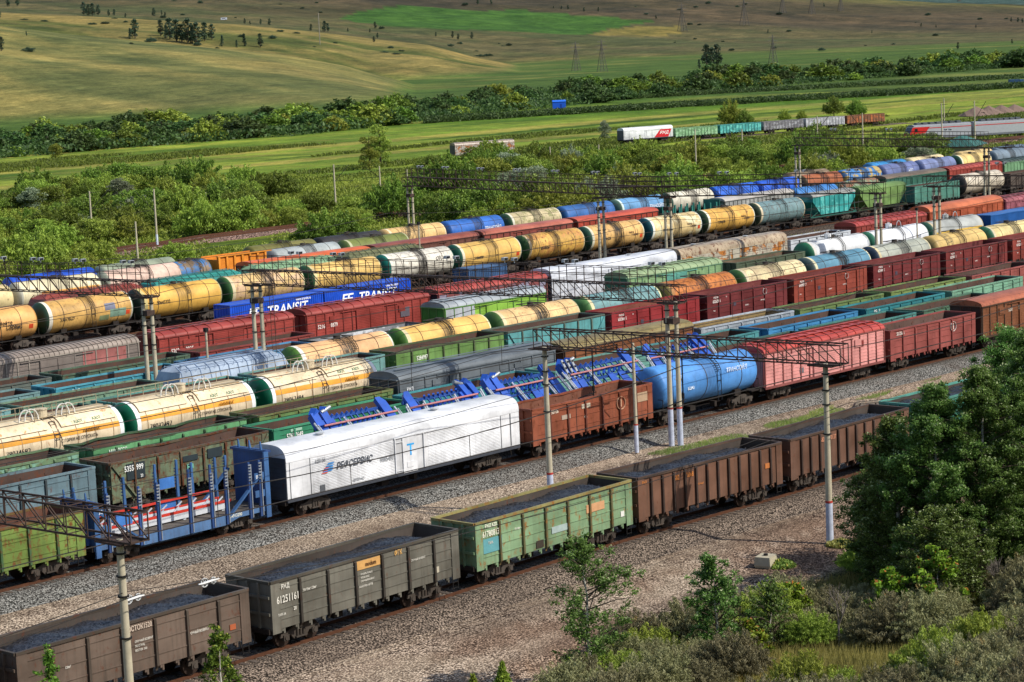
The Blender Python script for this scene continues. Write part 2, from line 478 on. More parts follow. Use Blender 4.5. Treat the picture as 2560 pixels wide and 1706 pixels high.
GRAV_BRN = gravel_mat('ballast_brown', '#857668')

class Track:
    """centre line y(x), gently curved"""
    def __init__(s, pts): s.p = pts
    def y(s, x):
        p = s.p
        if len(p) == 1: return p[0][1]
        xs = [a[0] for a in p]; ys = [a[1] for a in p]
        if x <= xs[0]: return ys[0]
        if x >= xs[-1]: return ys[-1]
        for i in range(len(xs)-1):
            if xs[i] <= x <= xs[i+1]:
                t = (x-xs[i])/(xs[i+1]-xs[i]); t = t*t*(3-2*t)
                return ys[i]+(ys[i+1]-ys[i])*t
    def pose(s, x0, L):
        a = s.y(x0+1); b = s.y(x0+L-1)
        return (x0+L/2, (a+b)/2, 0), math.atan2(b-a, L-2)
TRK = {
 'a': Track([(40,78.75),(68,79.1),(92,79.75),(110,79.15),(150,78.7)]),
 'b': Track([(60,100.85),(120,100.75),(170,100.0)]),
 'c': Track([(90,105.6),(170,104.6)]),
 'd': Track([(70,111.0),(110,110.9),(170,109.8)]),
 'e': Track([(70,116.1),(120,116.1),(190,114.6)]),
 'f': Track([(60,123.5)]),
 'g': Track([(80,130.0),(150,129.7),(230,129.4)]),
 'h': Track([(80,135.3),(240,135.2)]),
 'i': Track([(80,140.4)]),
 'j': Track([(80,145.9),(190,144.8),(240,145.0)]),
 'k': Track([(100,154.4),(180,153.7),(280,155.0)]),
 'l': Track([(100,166.5)]),
 'm': Track([(90,184.3),(250,184.9)]),
 'n': Track([(100,190.2)]),
 'o': Track([(140,195.3),(330,197.2)]),
 'p': Track([(120,204.8)]),
 'q': Track([(120,211.0),(250,211.5),(370,213.3)]),
 'r': Track([(250,218.5)]),
}
GAUGE = .76
def build_track(k, x0, x1, bed, zoff=0, sleepers=True):
    t = TRK[k]; n = int((x1-x0)/6)
    m = MB(); rl = MB(); sl = MB()
    xs = [x0+(x1-x0)*i/n for i in range(n+1)]
    prof = [(-3.3,-.66),(-2.0,-.2),(-1.4,-.17),(1.4,-.17),(2.0,-.2),(3.3,-.66)]
    if k == 'a': prof = [(-4.4,-.95),(-2.1,-.2),(-1.4,-.17),(1.4,-.17),(2.0,-.2),(3.3,-.66)]
    vs = []; fs = []
    for x in xs:
        y = t.y(x)
        for dy, z in prof: vs.append((x, y+dy+.25*math.sin(x*.9)*(abs(dy) > 3), z+zoff))
    for i in range(n):
        for j in range(5): fs.append((i*6+j, (i+1)*6+j, (i+1)*6+j+1, i*6+j+1))
    m.add(vs, [f[::-1] for f in fs])
    for i in range(n):
        a, b = xs[i], xs[i+1]; ya, yb = t.y(a), t.y(b)
        for s_ in (-GAUGE, GAUGE):
            rl.beam((a, ya+s_, -.08+zoff), (b, yb+s_, -.08+zoff), .07, .16)
    struct('track_ballast', m, bed)
    if sleepers:
        x = x0
        while x < x1:
            y = t.y(x); sl.box(x-.13, x+.13, y-1.35, y+1.35, -.2+zoff, -.145+zoff); x += .55
        struct('railway_sleepers', sl, plain('#5a5048', .9, 0, .4))
    struct('railway_rails', rl, RAILM)
build_track('a', 34, 170, GRAV_BRN); build_track('b', 50, 200, GRAV_GREY)
for k, a, b in (('c',80,200),('d',60,215),('e',60,230),('f',60,200),('g',70,260),('h',70,270),('i',75,280),('j',80,290),
                ('k',85,300),('l',95,300),('m',90,340),('n',100,340),('o',120,360),('p',115,360),('q',115,400),('r',200,420)):
    build_track(k, a, b, GRAV_DARK, sleepers=k in 'm')
TRK['far'] = Track([(150,274.5),(212,276.5),(235,281.0),(520,282.0)])

# ------------------------------------------------------------------ wagon parts
def me_bogie():
    m = MB(); 
    for s in (-1, 1):
        y0, y1 = s*.93, s*1.07
        if y0 > y1: y0, y1 = y1, y0
        top = [(-1.28,.52),(-1.22,.72),(-.75,.78),(-.35,.98),(.35,.98),(.75,.78),(1.22,.72),(1.28,.52),(.92,.52),(.62,.56),(.38,.30),(-.38,.30),(-.62,.56),(-.92,.52)]
        m.ext_y(top, y0, y1)
        for ax in (-.925, .925):
            m.box(ax-.17, ax+.17, s*1.0-.13, s*1.0+.13, .34, .62)
            m.cyl((ax, s*1.08, .475), (ax, s*1.17, .475), .12, 8)
        for sx in (-.2, 0, .2): m.cyl((sx, s*1.1, .42), (sx, s*1.1, .72), .075, 8)
        m.box(-.35, .35, min(s*1.02, s*1.2), max(s*1.02, s*1.2), .36, .42)
    m.box(-.22, .22, -1.12, 1.12, .72, .9)
    return m.mesh('bogie')
def me_wheelset():
    m = MB()
    for s in (-1, 1):
        m.cyl((0, s*.70, .475), (0, s*.83, .475), .475, 20)
        m.cyl((0, s*.66, .475), (0, s*.70, .475), .505, 20)
    m.cyl((0, -1.0, .475), (0, 1.0, .475), .08, 8)
    return m.mesh('wheelset', True)
def me_rim():
    m = MB()
    for s in (-1, 1): m.cyl((0, s*.832, .475), (0, s*.842, .475), .40, 20)
    return m.mesh('wheel_disc')
def bogies(root, dx, detail=1, axles=(-.925,.925)):
    for s in (-1, 1):
        b = obj('bogie', cached('bogie', me_bogie), BOGIE, root, loc=(s*dx, 0, 0))
        for a in axles:
            w = obj('wheelset', cached('wheelset', me_wheelset), plain('#3a2e28', .5, .3, .35), b, loc=(a, 0, 0))
def underframe(root, L, dx, sill=.95, teeth=False):
    def f():
        m = MB(); h = L/2
        m.box(-h, h, -.28, .28, .92, 1.2)
        for s in (-1, 1):
            m.box(s*h-.12, s*h+.12, -1.4, 1.4, .95, 1.2)
            m.box(min(s*h, s*(h+.62)), max(s*h, s*(h+.62)), -.16, .16, .88, 1.18)
            m.box(min(s*(h+.5), s*(h+.68)), max(s*(h+.5), s*(h+.68)), -.22, .22, .84, 1.22)
            m.cyl((s*(h+.2), -.45, .9), (s*(h+.25), -.5, .45), .03, 6)
        m.cyl((-.6, .55, .85), (.6, .55, .85), .22, 10)
        m.box(-1.9, -1.3, -.9, -.4, .62, .95)
        m.cyl((-dx+1.4, -.2, .7), (dx-1.4, -.2, .7), .035, 6)
        m.box(.9, 1.15, -.95, -.5, .55, .95)
        return m.mesh('underframe')
    obj('underframe', cached(('uf', L, dx), f), UNDER, root)

# text --------------------------------------------------------------
_texts = []
def lettering(root, txt, x, z, h, colr, y=-1.6, name='lettering', stretch=.85, shear=0, face=0, tilt=0, spacing=1.0, yend=0):
    """queued; converted to mesh in one pass.  face 0: near long side, 1: left end"""
    _texts.append((root, txt, x, y, z, h, colr, name, stretch, shear, face, tilt, spacing))
def flush_texts():
    tmp = []
    for t in _texts:
        cu = bpy.data.curves.new('lettering', 'FONT'); cu.body = t[1]; cu.size = t[5]*1.37; cu.resolution_u = 2
        cu.offset = t[5]*.022; cu.shear = t[9]; cu.space_character = t[12]
        o = bpy.data.objects.new('lettering_tmp', cu); COL.objects.link(o); tmp.append(o)
    bpy.context.view_layer.update()
    dg = bpy.context.evaluated_depsgraph_get()
    for t, o in zip(_texts, tmp):
        me = bpy.data.meshes.new_from_object(o.evaluated_get(dg))
        root, txt, x, y, z, h, colr, name, st, sh, face, tilt, sp = t
        mt = Matrix.Translation((x, y, z))
        if face == 0: mt = mt @ Matrix.Rotation(tilt, 4, 'X') @ Matrix.Rotation(PI/2, 4, 'X') @ Matrix.Diagonal((st, 1, 1, 1))
        else: mt = mt @ Matrix.Rotation(-PI/2, 4, 'Z') @ Matrix.Rotation(PI/2, 4, 'X') @ Matrix.Diagonal((st, 1, 1, 1))
        me.transform(mt)
        me.materials.clear(); me.materials.append(None)
        obj(name, me, plain(colr, .6, 0, .12), root)
    for o in tmp:
        cu = o.data; bpy.data.objects.remove(o); bpy.data.curves.remove(cu)

# gondola -----------------------------------------------------------
def g_body(L, top, ridges, diag, nend, W):
    def f():
        m = MB(); h = L/2; w = W/2; z0 = 1.12
        for s in (-1, 1):
            a, b = sorted((s*w, s*(w-.06))); m.box(-h, h, a, b, z0, top-.12)
            for i in range(ridges):
                zz = z0+.2+(top-z0-.35)*(i+.5)/ridges
                a, b = sorted((s*w, s*(w+.035))); m.box(-h+.3, h-.3, a, b, zz-.025, zz+.025)
            for q in (-1, 1):
                a, b = sorted((s*w, s*(w+.05))); c, d = sorted((q*h, q*(h-.55)))
                m.ext_y([(c, .95), (d, .95), (d, top-.13), (c, top-.13)] if q < 0 else [(c, .95), (d, .95), (d, top-.13), (c, top-.13)], a, b)
            if diag:
                for q in (-1, 1):
                    m.beam((q*(h-.1), s*(w+.09), top-.2), (q*(h-1.75), s*(w+.09), 1.15), .13, .1)
        for q in (-1, 1):
            a, b = sorted((q*h, q*(h-.06))); m.box(a, b, -w+.06, w-.06, z0, top-.12)
            for i in range(nend):
                yy = -w+W*(i+1)/(nend+1); a, b = sorted((q*(h-.005), q*(h+.12))); m.box(a, b, yy-.06, yy+.06, z0, top-.12)
            for zz in (1.9, 2.7):
                a, b = sorted((q*(h), q*(h+.09))); m.box(a, b, -w+.05, w-.05, zz-.07, zz+.07)
        m.box(-h+.06, h-.06, -w+.06, w-.06, 1.18, 1.26)
        for s in (-1, 1):   # door hinges and latches hanging under the side
            n = 14
            for i in range(n):
                xx = -h+.8+(L-1.6)*i/(n-1)
                a, b = sorted((s*(w-.02), s*(w-.14))); m.box(xx-.05, xx+.05, a, b, .86, 1.12)
                m.box(xx-.16, xx-.06, a, b, .98, 1.1)
        return m.mesh('body')
    return cached(('gb', L, top, ridges, diag, nend, W), f)
def g_rim(L, top, W, bent=0):
    def f():
        m = MB(); h = L/2; w = W/2; n = 10; rr = random.Random(bent)
        for s in (-1, 1):
            pts = []
            for i in range(n+1):
                d = (rr.uniform(-.10,.04)*bent if 0 < i < n else 0)
                pts.append((-h+L*i/n, s*(w+.0)+(-s)*abs(d)*.8, top-.07+d*.4))
            for i in range(n): m.beam(pts[i], pts[i+1], .15, .13)
        for q in (-1, 1): m.box(q*h-.075, q*h+.075, -w, w, top-.14, top-.005)
        return m.mesh('top_rail')
    return cached(('gr', L, top, W, bent), f)
def g_inner(L, top, W):
    def f():
        m = MB(); h = L/2-.065; w = W/2-.065
        m.add([(-h,-w,1.27),(h,-w,1.27),(h,w,1.27),(-h,w,1.27),(-h,-w,top-.13),(h,-w,top-.13),(h,w,top-.13),(-h,w,top-.13)],
              [(0,1,2,3),(0,4,5,1),(1,5,6,2),(2,6,7,3),(3,7,4,0)])
        n = 7
        for i in range(1, n):
            xx = -h+2*h*i/n
            for s in (-1, 1):
                a, b = sorted((s*w, s*(w-.03))); m.box(xx-.08, xx+.08, a, b, 1.27, 2.2)
                m.box(xx+.3, xx+.42, a, b, top-.55, top-.42)
        return m.mesh('interior')
    return cached(('gi', L, top, W), f)
def g_post():
    m = MB()
    m.ext_x([(0,1.0),(.02,.92),(.02,3.32),(0,3.32),(-.11,3.25),(-.13,1.15)][::-1], -.065, .065)
    return m.mesh('side_post')
def me_steps():
    m = MB()
    for x in (0, .38): m.beam((x, 0, .45), (x, 0, 1.25), .035)
    for z in (.5, .8, 1.1): m.beam((0, 0, z), (.38, 0, z), .03)
    return m.mesh('foot_step')
def gondola(root, L=12.75, col='#4f4a42', posts=6, ridges=4, rim=None, inner=None, top=3.48, diag=0, rust=.4, dirt=.6, detail=2, patch=None, bent=0, postc=None, W=3.0, rustc='#5a2c14'):
    pm = paint(col, rust, dirt, patch=patch, rustc=rustc)
    rm = paint(rim or col, rust+.1, dirt, rustc=rustc); po = paint(postc or rim or col, rust+.1, dirt, rustc=rustc)
    obj('body', g_body(L, top, ridges, diag, 3, W), pm, root)
    obj('top_rail', g_rim(L, top, W, bent), rm, root)
    obj('interior', g_inner(L, top, W), inner or INNER, root)
    pmesh = cached('gpost', g_post)
    for s in (-1, 1):
        if s > 0 and detail < 2: continue
        for i in range(posts):
            e = .62; x = -L/2+e+(L-2*e)*(i+.5)/posts if posts > 8 else -L/2+L*(i+1)/(posts+1)
            o = obj('side_post', pmesh, po, root, loc=(x, s*(W/2+.0), 0))
            if s > 0: o.rotation_euler = (0, 0, PI)
            if top != 3.48: o.scale = (1, 1, 1); o.location.z = top-3.48
    if detail:
        o = obj('foot_step', cached('steps', me_steps), BLACK, root, loc=(L/2-.55, -W/2-.03, 0))
    underframe(root, L, 4.325)
    bogies(root, 4.325 if L > 10 else 3)

def coal(root_pos, rz, L, label):
    n = 90; k = 18; h = L/2-.1; w = 1.41
    m = MB(); vs = []; rr = random.Random(root_pos[0])
    ph = [rr.uniform(0, 6) for _ in range(6)]
    for i in range(n+1):
        x = -h+2*h*i/n
        for j in range(k+1):
            y = -w+2*w*j/k
            e = min(1, (h-abs(x))/1.3); ee = e*e*(3-2*e)
            z = 2.62+.44*ee+.07*math.sin(x*.9+ph[0])+.05*math.sin(x*2.1+ph[1])+.1*(1-(y/w)**2)*ee
            z += .03*math.sin(x*4+ph[2]+y*2)*ee+rr.uniform(-.022,.022)
            vs.append((x, y, min(z, 3.33)))
    fs = [(i*(k+1)+j, (i+1)*(k+1)+j, (i+1)*(k+1)+j+1, i*(k+1)+j+1) for i in range(n) for j in range(k)]
    m.add(vs, fs)
    # lumps lying on the surface
    for q in range(900):
        x = rr.uniform(-h+.3, h-.3); y = rr.uniform(-w+.1, w-.1)
        i = int((x+h)/(2*h)*n); j = int((y+w)/(2*w)*k); z = vs[i*(k+1)+j][2]
        s = rr.uniform(.02,.055)
        vv = [(x+rr.uniform(-s,s), y+rr.uniform(-s,s), z+rr.uniform(-.2*s,1.2*s)) for _ in range(4)]
        m.add(vv, [(0,1,2),(0,2,3),(0,3,1),(1,3,2)])
    o = obj('coal_load', m.mesh('coal_load'), COAL, loc=root_pos, rz=rz)
    tag(o, label, 'coal', 'coal loads in the nearest train')
def coal_mat():
    m = NT('coal'); tc = m.node('ShaderNodeTexCoord').outputs['Object']
    vo = m.node('ShaderNodeTexVoronoi'); m.L(tc, vo.inputs['Vector']); vo.inputs['Scale'].default_value = 13
    vc = m.node('ShaderNodeSeparateColor'); m.L(vo.outputs['Color'], vc.inputs[0])
    m.col(m.mix(vc.outputs[0], (.004,.004,.005,1), (.045,.047,.058,1)))
    m.rough(.45, .5); m.bump(vc.outputs[1], 1.0, .12)
    return m.mat
COAL = coal_mat()

# tank --------------------------------------------------------------
def tank_shell(Lt, r, zc, capf=.42):
    def f():
        m = MB(); h = Lt/2; e = .55
        prof = []
        for i in range(9):
            t = PI/2*i/8; prof.append((-h-e*math.cos(t)*.999+e*0, max(.01, r*math.sin(t))))
        prof = [(x+.0, rr) for x, rr in prof]
        prof += [(-h+2*h*i/12, r) for i in range(1, 12)]
        prof += [(-x, rr) for x, rr in prof[:9][::-1]]
        m.lathe(prof, 0, zc, 32)
        return m.mesh('tank', True)
    return cached(('ts', Lt, r, zc), f)
def tank_ring(x0, x1, r, zc, key):
    return cached(('tr', x0, x1, r, zc), lambda: MB().lathe([(x0, r-.01), (x0, r), (x1, r), (x1, r-.01)], 0, zc, 32).mesh(key, True))
def tank_cap(Lt, r, zc, side):
    def f():
        m = MB(); h = Lt/2; e = .55; prof = []
        for i in range(9):
            t = PI/2*i/8*.97; prof.append((side*(h+e*math.cos(t)+.006), max(.005, (r+.006)*math.sin(t))))
        m.lathe(prof, 0, zc, 32); return m.mesh('end_cap', True)
    return cached(('tc', Lt, r, zc, side), f)
def tank_top(Lt, r, zc, style):
    def f():
        m = MB(); zt = zc+r
        m.cyl((.0,0,zt-.08), (.0,0,zt+.28), .3, 14)
        for x in (-1.1, 1.1):
            m.beam((x, -.75, zt+.12), (x, .75, zt+.12), .06)
            m.beam((x, -.75, zt-.05), (x, -.75, zt+.12), .05)
        for y in (-.75, -.45, .45, .75): m.beam((-1.1, y, zt+.14), (1.1, y, zt+.14), .07, .03)
        if style == 1:
            for x in (-1.1, 0, 1.1): m.beam((x, .78, zt+.12), (x, .78, zt+.75), .035)
            m.beam((-1.1, .78, zt+.75), (1.1, .78, zt+.75), .035)
        return m.mesh('hatch')
    return cached(('tt', Lt, r, zc, style), f)
def tank_ladder(r, zc, x):
    def f():
        m = MB(); pts = []
        for i in range(11):
            t = PI/2+ (PI*.62)*i/10
            pts.append((-(-math.cos(t))*(r+.16), zc+math.sin(t)*(r+.16)))
        pts = [(math.cos(PI/2+.62*PI*i/10)*(r+.16), zc+math.sin(PI/2+.62*PI*i/10)*(r+.16)) for i in range(11)]
        pts = pts[:7]+[(pts[6][0]-.02, zc-.9), (pts[6][0]-.02, 1.1)]
        for dx in (-.22, .22):
            for a, b in zip(pts, pts[1:]): m.beam((x+dx, a[0], a[1]), (x+dx, b[0], b[1]), .04)
        for a, b in zip(pts, pts[1:]):
            for t in (0, .5):
                p = (a[0]+(b[0]-a[0])*t, a[1]+(b[1]-a[1])*t); m.beam((x-.22, p[0], p[1]), (x+.22, p[0], p[1]), .04)
        return m.mesh('ladder')
    return cached(('tl', r, zc, x), f)
def tank_frame(Lt):
    def f():
        m = MB(); h = Lt/2+.35
        for s in (-1, 1):
            m.box(min(s*h, s*(h-.9)), max(s*h, s*(h-.9)), -1.45, 1.45, 1.12, 1.2)
            m.box(min(s*(h-2.6), s*(h-1.9)), max(s*(h-2.6), s*(h-1.9)), -1.2, 1.2, 1.1, 1.5)
            m.beam((s*(h-.02), -1.42, 1.2), (s*(h-.02), -1.42, 2.0), .04); m.beam((s*(h-.02), 1.42, 1.2), (s*(h-.02), 1.42, 2.0), .04)
            m.beam((s*(h-.02), -1.42, 2.0), (s*(h-.02), 1.42, 2.0), .04)
        return m.mesh('frame')
    return cached(('tf', Lt), f)
def tankcar(root, L=11.0, col='#e0b368', cap=None, band='#e9e3d2', r=1.5, zc=2.68, stain=.85, rust=.25, dirt=.35, patch=None, top=0, detail=1, lad='#2c2620', rings=True, lx=.75, capr=None, seams=3):
    Lt = L-1.1
    pm = paint(col, rust, dirt, .5, stain, patch)
    obj('tank', tank_shell(Lt, r, zc), pm, root)
    if cap:
        obj('end_cap', tank_cap(Lt, r, zc, -1), paint(cap, .15, .45, .5), root)
        obj('end_cap', tank_cap(Lt, r, zc, 1), paint(capr or cap, .15, .45, .5), root)
    if band:
        obj('band', tank_ring(-Lt/2-.04, -Lt/2+.38, r+.008, zc, 'band'), paint(band, .15, .3), root)
        obj('band', tank_ring(Lt/2-.12, Lt/2+.02, r+.008, zc, 'band'), paint(band, .15, .3), root)
    if rings:
        for i, x in enumerate((-Lt*.33, -.62, Lt*.33)): obj('strap', tank_ring(x-.03, x+.03, r+.02, zc, 'strap'), plain('#4a4036', .7), root)
    obj('hatch', tank_top(Lt, r, zc, top), plain('#3b342d', .7), root)
    obj('ladder', tank_ladder(r, zc, lx), plain(lad, .6), root)
    obj('frame', tank_frame(Lt), UNDER, root)
    underframe(root, L+.2, 3.9); bogies(root, L/2-1.75)

def ammonia(root, L=11.25, num='78032497'):
    r = 1.52; zc = 2.85; Lt = L-1.0
    pm = paint('#e2cdaa', .25, .45, .5, rustc='#a0561f'); up = paint('#ecd8b2', .5, .35, .5, rustc='#b8742f')
    obj('tank', tank_shell(Lt, r, zc), pm, root)
    obj('end_cap', tank_cap(Lt, r, zc, -1), paint('#0f6b4a', .05, .15, .35), root)
    obj('end_cap', tank_cap(Lt, r, zc, 1), paint('#0f6b4a', .05, .15, .35), root)
    obj('band', tank_ring(-Lt/2-.05, -Lt/2+.28, r+.01, zc, 'band'), WHITE, root)
    obj('band', tank_ring(Lt/2-.28, Lt/2+.05, r+.01, zc, 'band'), WHITE, root)
    # upper sun shield in two halves
    for nm, a, b in (('sun_shield', -Lt/2+.35, -.75), ('sun_shield', .35, Lt/2-.45)):
        m = MB(); m.lathe([(a, r+.04), (a, r+.1), (b, r+.1), (b, r+.04)], 0, zc, 24, math.radians(35), math.radians(146)); obj(nm, m.mesh('sun_shield', True), up, root)
    m = MB(); m.lathe([(-Lt/2+.3, r+.012), (Lt/2-.3, r+.012)], 0, zc, 3, math.radians(156), math.radians(170)); obj('orange_stripe', m.mesh('orange_stripe', True), paint('#e8a02c', .15, .25), root)
    for x in (-Lt*.42, -Lt*.28, -Lt*.14, 0, Lt*.14, Lt*.28, Lt*.42):
        obj('strap', cached(('ams', x), lambda: MB().lathe([(x-.025, r+.02), (x+.025, r+.02)], 0, zc, 32).mesh('strap', True)), paint('#a08058', .5, .6), root)
    m = MB(); zt = zc+r
    m.cyl((-.3,0,zt), (-.3,0,zt+.55), .42, 16); m.cyl((-.3,0,zt+.55), (-.3,0,zt+.62), .46, 16)
    obj('valve_dome', m.mesh('valve_dome'), paint('#d8c6a4', .5, .4), root)
    m = MB()
    m.box(-Lt/2+.2, Lt/2-.2, .35, .95, zt+.06, zt+.1)
    for x in [-Lt/2+.3+i*(Lt-.6)/9 for i in range(10)]:
        m.beam((x, .95, zt), (x, .95, zt+.75), .035); m.beam((x, .3, zt-.05), (x, 1.25, zt-.55), .05)
        m.beam((x, -.45, zt+.02), (x, -.9, zt-.45), .05)
    for z in (.4, .75): m.beam((-Lt/2+.3, .95, zt+z), (Lt/2-.3, .95, zt+z), .035)
    m.box(-Lt/2+4.0, Lt/2-.2, -.5, -.1, zt+.07, zt+.1)
    for x in (-1.4, 1.2):
        m.beam((x, -.8, zt-.1), (x, -.8, zt+.7), .04); m.beam((x, .8, zt-.1), (x, .8, zt+.7), .04); m.beam((x, -.8, zt+.7), (x, .8, zt+.7), .04)
    obj('walkway', m, plain('#a8987c', .7, 0, .3), root)
    m = MB()
    for x in (-1.9, 1.05):
        for dx in (0, .45):
            pr = None
            for i in range(9):
                t = PI*i/8; p = (x+dx+math.cos(t)*.55, -.55, zt+.05+math.sin(t)*.75)
                if pr: m.beam(pr, p, .07)
                pr = p
    obj('safety_hoop', m, plain('#d9d5cb', .5), root)
    lm = MB()
    for dx in (-.22, .22):
        lm.beam((-.15+dx, -.9, zt-.2), (-.15+dx, -r-.12, zc+.25), .045)
        lm.beam((-.15+dx, -r-.12, zc+.25), (-.15+dx, -r-.12, zc-.3), .045)
    for i in range(6):
        t = i/5; lm.beam((-.37, -.9-(r-.78)*t, zt-.2+(zc+.25-zt+.2)*t), (.07, -.9-(r-.78)*t, zt-.2+(zc+.25-zt+.2)*t), .04)
    obj('ladder', lm, plain('#4a4035', .6), root)
    em = MB()
    for y in (-.25, .25): em.beam((-Lt/2-.75, y+.8, 1.2), (-Lt/2-.55, y+.8, zt+.1), .05)
    for i in range(9): em.beam((-Lt/2-.75+.022*i, .55, 1.5+i*.35), (-Lt/2-.75+.022*i, 1.05, 1.5+i*.35), .035)
    obj('end_ladder', em, plain('#1e4a3c', .6), root)
    obj('frame', tank_frame(Lt), UNDER, root); underframe(root, L+.2, 3.9); bogies(root, L/2-1.75)
    lettering(root, num, -Lt/2+1.0, zc-.42, .42, '#1d1b19', y=-r*1.02, tilt=-.1)
    lettering(root, 'АММИАК', Lt/2-3.4, zc+.3, .26, '#6a3f14', y=-r*1.0, tilt=.25)
    lettering(root, 'С ГОРКИ НЕ СПУСКАТЬ', Lt/2-5.2, zc-.1, .22, '#4a4036', y=-r*1.025, tilt=.0)
    lettering(root, 'АЗОТ', Lt/2-3.9, zc+1.0, .24, '#3c7a5c', y=-1.31, tilt=-.75); lettering(root, 'АЗОТ', Lt/2-2.4, zc+1.0, .24, '#3c7a5c', y=-1.31, tilt=-.75)
    lettering(root, 'АММИАК', -Lt/2-.58, zc+.55, .2, '#d8e6dc', y=.75, face=1)
    lettering(root, 'КОМБИНАТ 208', -Lt/2-.62, zc+.1, .16, '#d8e6dc', y=.85, face=1)

# boxcar ------------------------------------------------------------
def arch(w, ze, zt, n=10):
    return [(-w, ze)]+[(-w*math.cos(PI*i/n), ze+(zt-ze)*math.sin(PI*i/n)**.85) for i in range(1, n)]+[(w, ze)]
def box_body(L, W, ze, z0, slat, nposts, style):
    def f():
        m = MB(); h = L/2; w = W/2
        m.box(-h, h, -w, w, z0, ze)
        if slat:
            n = int((ze-z0)/slat)
            for i in range(1, n):
                z = z0+i*(ze-z0)/n
                for s in (-1, 1):
                    a, b = sorted((s*w, s*(w+.022))); m.box(-h+.1, h-.1, a, b, z-.028, z+.028)
            for q in (-1, 1):
                for i in range(1, n, 2):
                    z = z0+i*(ze-z0)/n; a, b = sorted((q*h, q*(h+.025))); m.box(a, b, -w+.1, w-.1, z-.04, z+.04)
        return m.mesh('body')
    return cached(('bb', L, W, ze, z0, slat), f)
def box_roof(L, W, ze, zt, ribs, walk):
    def f():
        m = MB(); h = L/2; w = W/2
        m.ext_x(arch(w+.06, ze, zt, 14)[::-1], -h-.03, h+.03)
        a = arch(w+.085, ze-.02, zt+.03, 14)
        for i in range(ribs):
            x = -h+L*(i+.5)/ribs
            for p, q in zip(a, a[1:]): m.beam((x, p[0], p[1]), (x, q[0], q[1]), .06)
        if walk:
            for s in (-1, 1):
                y = s*w*.32
                m.box(-h+.5, h-.5, min(y, y+s*.25), max(y, y+s*.25), zt+.04, zt+.07)
            for i in range(ribs):
                x = -h+L*(i+.5)/ribs; m.box(x-.04, x+.04, -w*.6, w*.6, zt-.02, zt+.045)
        return m.mesh('roof', True)
    return cached(('br', L, W, ze, zt, ribs, walk), f)
def box_posts(L, W, ze, z0, n, gap):
    def f():
        m = MB(); w = W/2
        for s in (-1, 1):
            for i in range(n+1):
                x = -L/2+.06+(L-.12)*i/n
                if abs(x) < gap: continue
                a, b = sorted((s*w, s*(w+.07))); m.box(x-.05, x+.05, a, b, z0-.02, ze-.02)
            a, b = sorted((s*(w), s*(w+.08))); m.box(-L/2, L/2, a, b, ze-.1, ze); m.box(-L/2, L/2, a, b, z0-.16, z0+.02)
        for q in (-1, 1):
            for y in (-w*.95, -w*.33, w*.33, w*.95):
                a, b = sorted((q*L/2, q*(L/2+.07))); m.box(a, b, y-.05, y+.05, z0, ze-.02)
            m.box(min(q*L/2, q*(L/2+.25)), max(q*L/2, q*(L/2+.25)), -w, w, ze-.04, ze+.03)
        return m.mesh('frame_ribs')
    return cached(('bp', L, W, ze, z0, n, gap), f)
def box_door(W, ze, z0, wd, slats, y=None):
    def f():
        m = MB(); w = W/2
        m.box(-wd/2, wd/2, -w-.10, -w-.03, z0+.02, ze-.2)
        for q in (-1, 0, 1): m.box(q*wd/2*.96-.05, q*wd/2*.96+.05, -w-.14, -w-.1, z0+.02, ze-.2)
        if slats:
            for i in range(14):
                z = z0+.2+(ze-z0-.6)*i/13
                m.box(-wd/2+.1, -.1, -w-.125, -w-.1, z-.03, z+.03); m.box(.1, wd/2-.1, -w-.125, -w-.1, z-.03, z+.03)
        m.box(-wd*1.02, wd*1.02, -w-.13, -w-.06, ze-.26, ze-.2)
        m.box(-.03, .03, -w-.17, -w-.12, z0+.3, ze-.7)
        return m.mesh('door')
    return cached(('bd', W, ze, z0, wd, slats), f)
def box_hatches(W, ze, z0):
    def f():
        m = MB(); w = W/2
        for x in (-4.7, 4.2):
            m.box(x-.42, x+.42, -w-.09, -w-.02, ze-1.05, ze-.45)
            m.beam((x-.35, -w-.12, ze-.9), (x+.35, -w-.12, ze-.9), .04)
        return m.mesh('side_hatch')
    return cached(('bh', W, ze, z0), f)
def boxcar(root, L=15.6, col='#8f3a2c', roof=None, W=3.05, ze=3.8, zt=4.32, z0=1.2, slat=.24, posts=14, ribs=11, walk=1, door=3.6, doorc=None, rust=.3, dirt=.4, hatch=1, patch=None, slats=1, roofrust=None, endc=None, detail=1, postc=None):
    pm = paint(col, rust, dirt, patch=patch)
    obj('body', box_body(L, W, ze, z0, slat, posts, 0), pm, root)
    obj('roof', box_roof(L, W, ze, zt, ribs, walk), paint(roof or col, rust if roofrust is None else roofrust, dirt, .45), root)
    if posts: obj('frame_ribs', box_posts(L, W, ze, z0, posts, door/2+.05 if door else 0), paint(postc or col, rust, dirt+.2), root)
    if door:
        d = obj('door', box_door(W, ze, z0, door, slats), paint(doorc or col, rust, dirt), root)
    if hatch: obj('side_hatch', box_hatches(W, ze, z0), pm, root)
    if endc: obj('end_wall', cached(('ew', L, W, ze, z0), lambda: MB().box(-L/2-.03, -L/2-.003, -W/2+.05, W/2-.05, z0+.02, ze-.05).mesh('end_wall')), paint(endc, rust, dirt), root)  # dark left ends of some cars have their shade put into paint
    underframe(root, L, L/2-2.6); bogies(root, L/2-2.6)

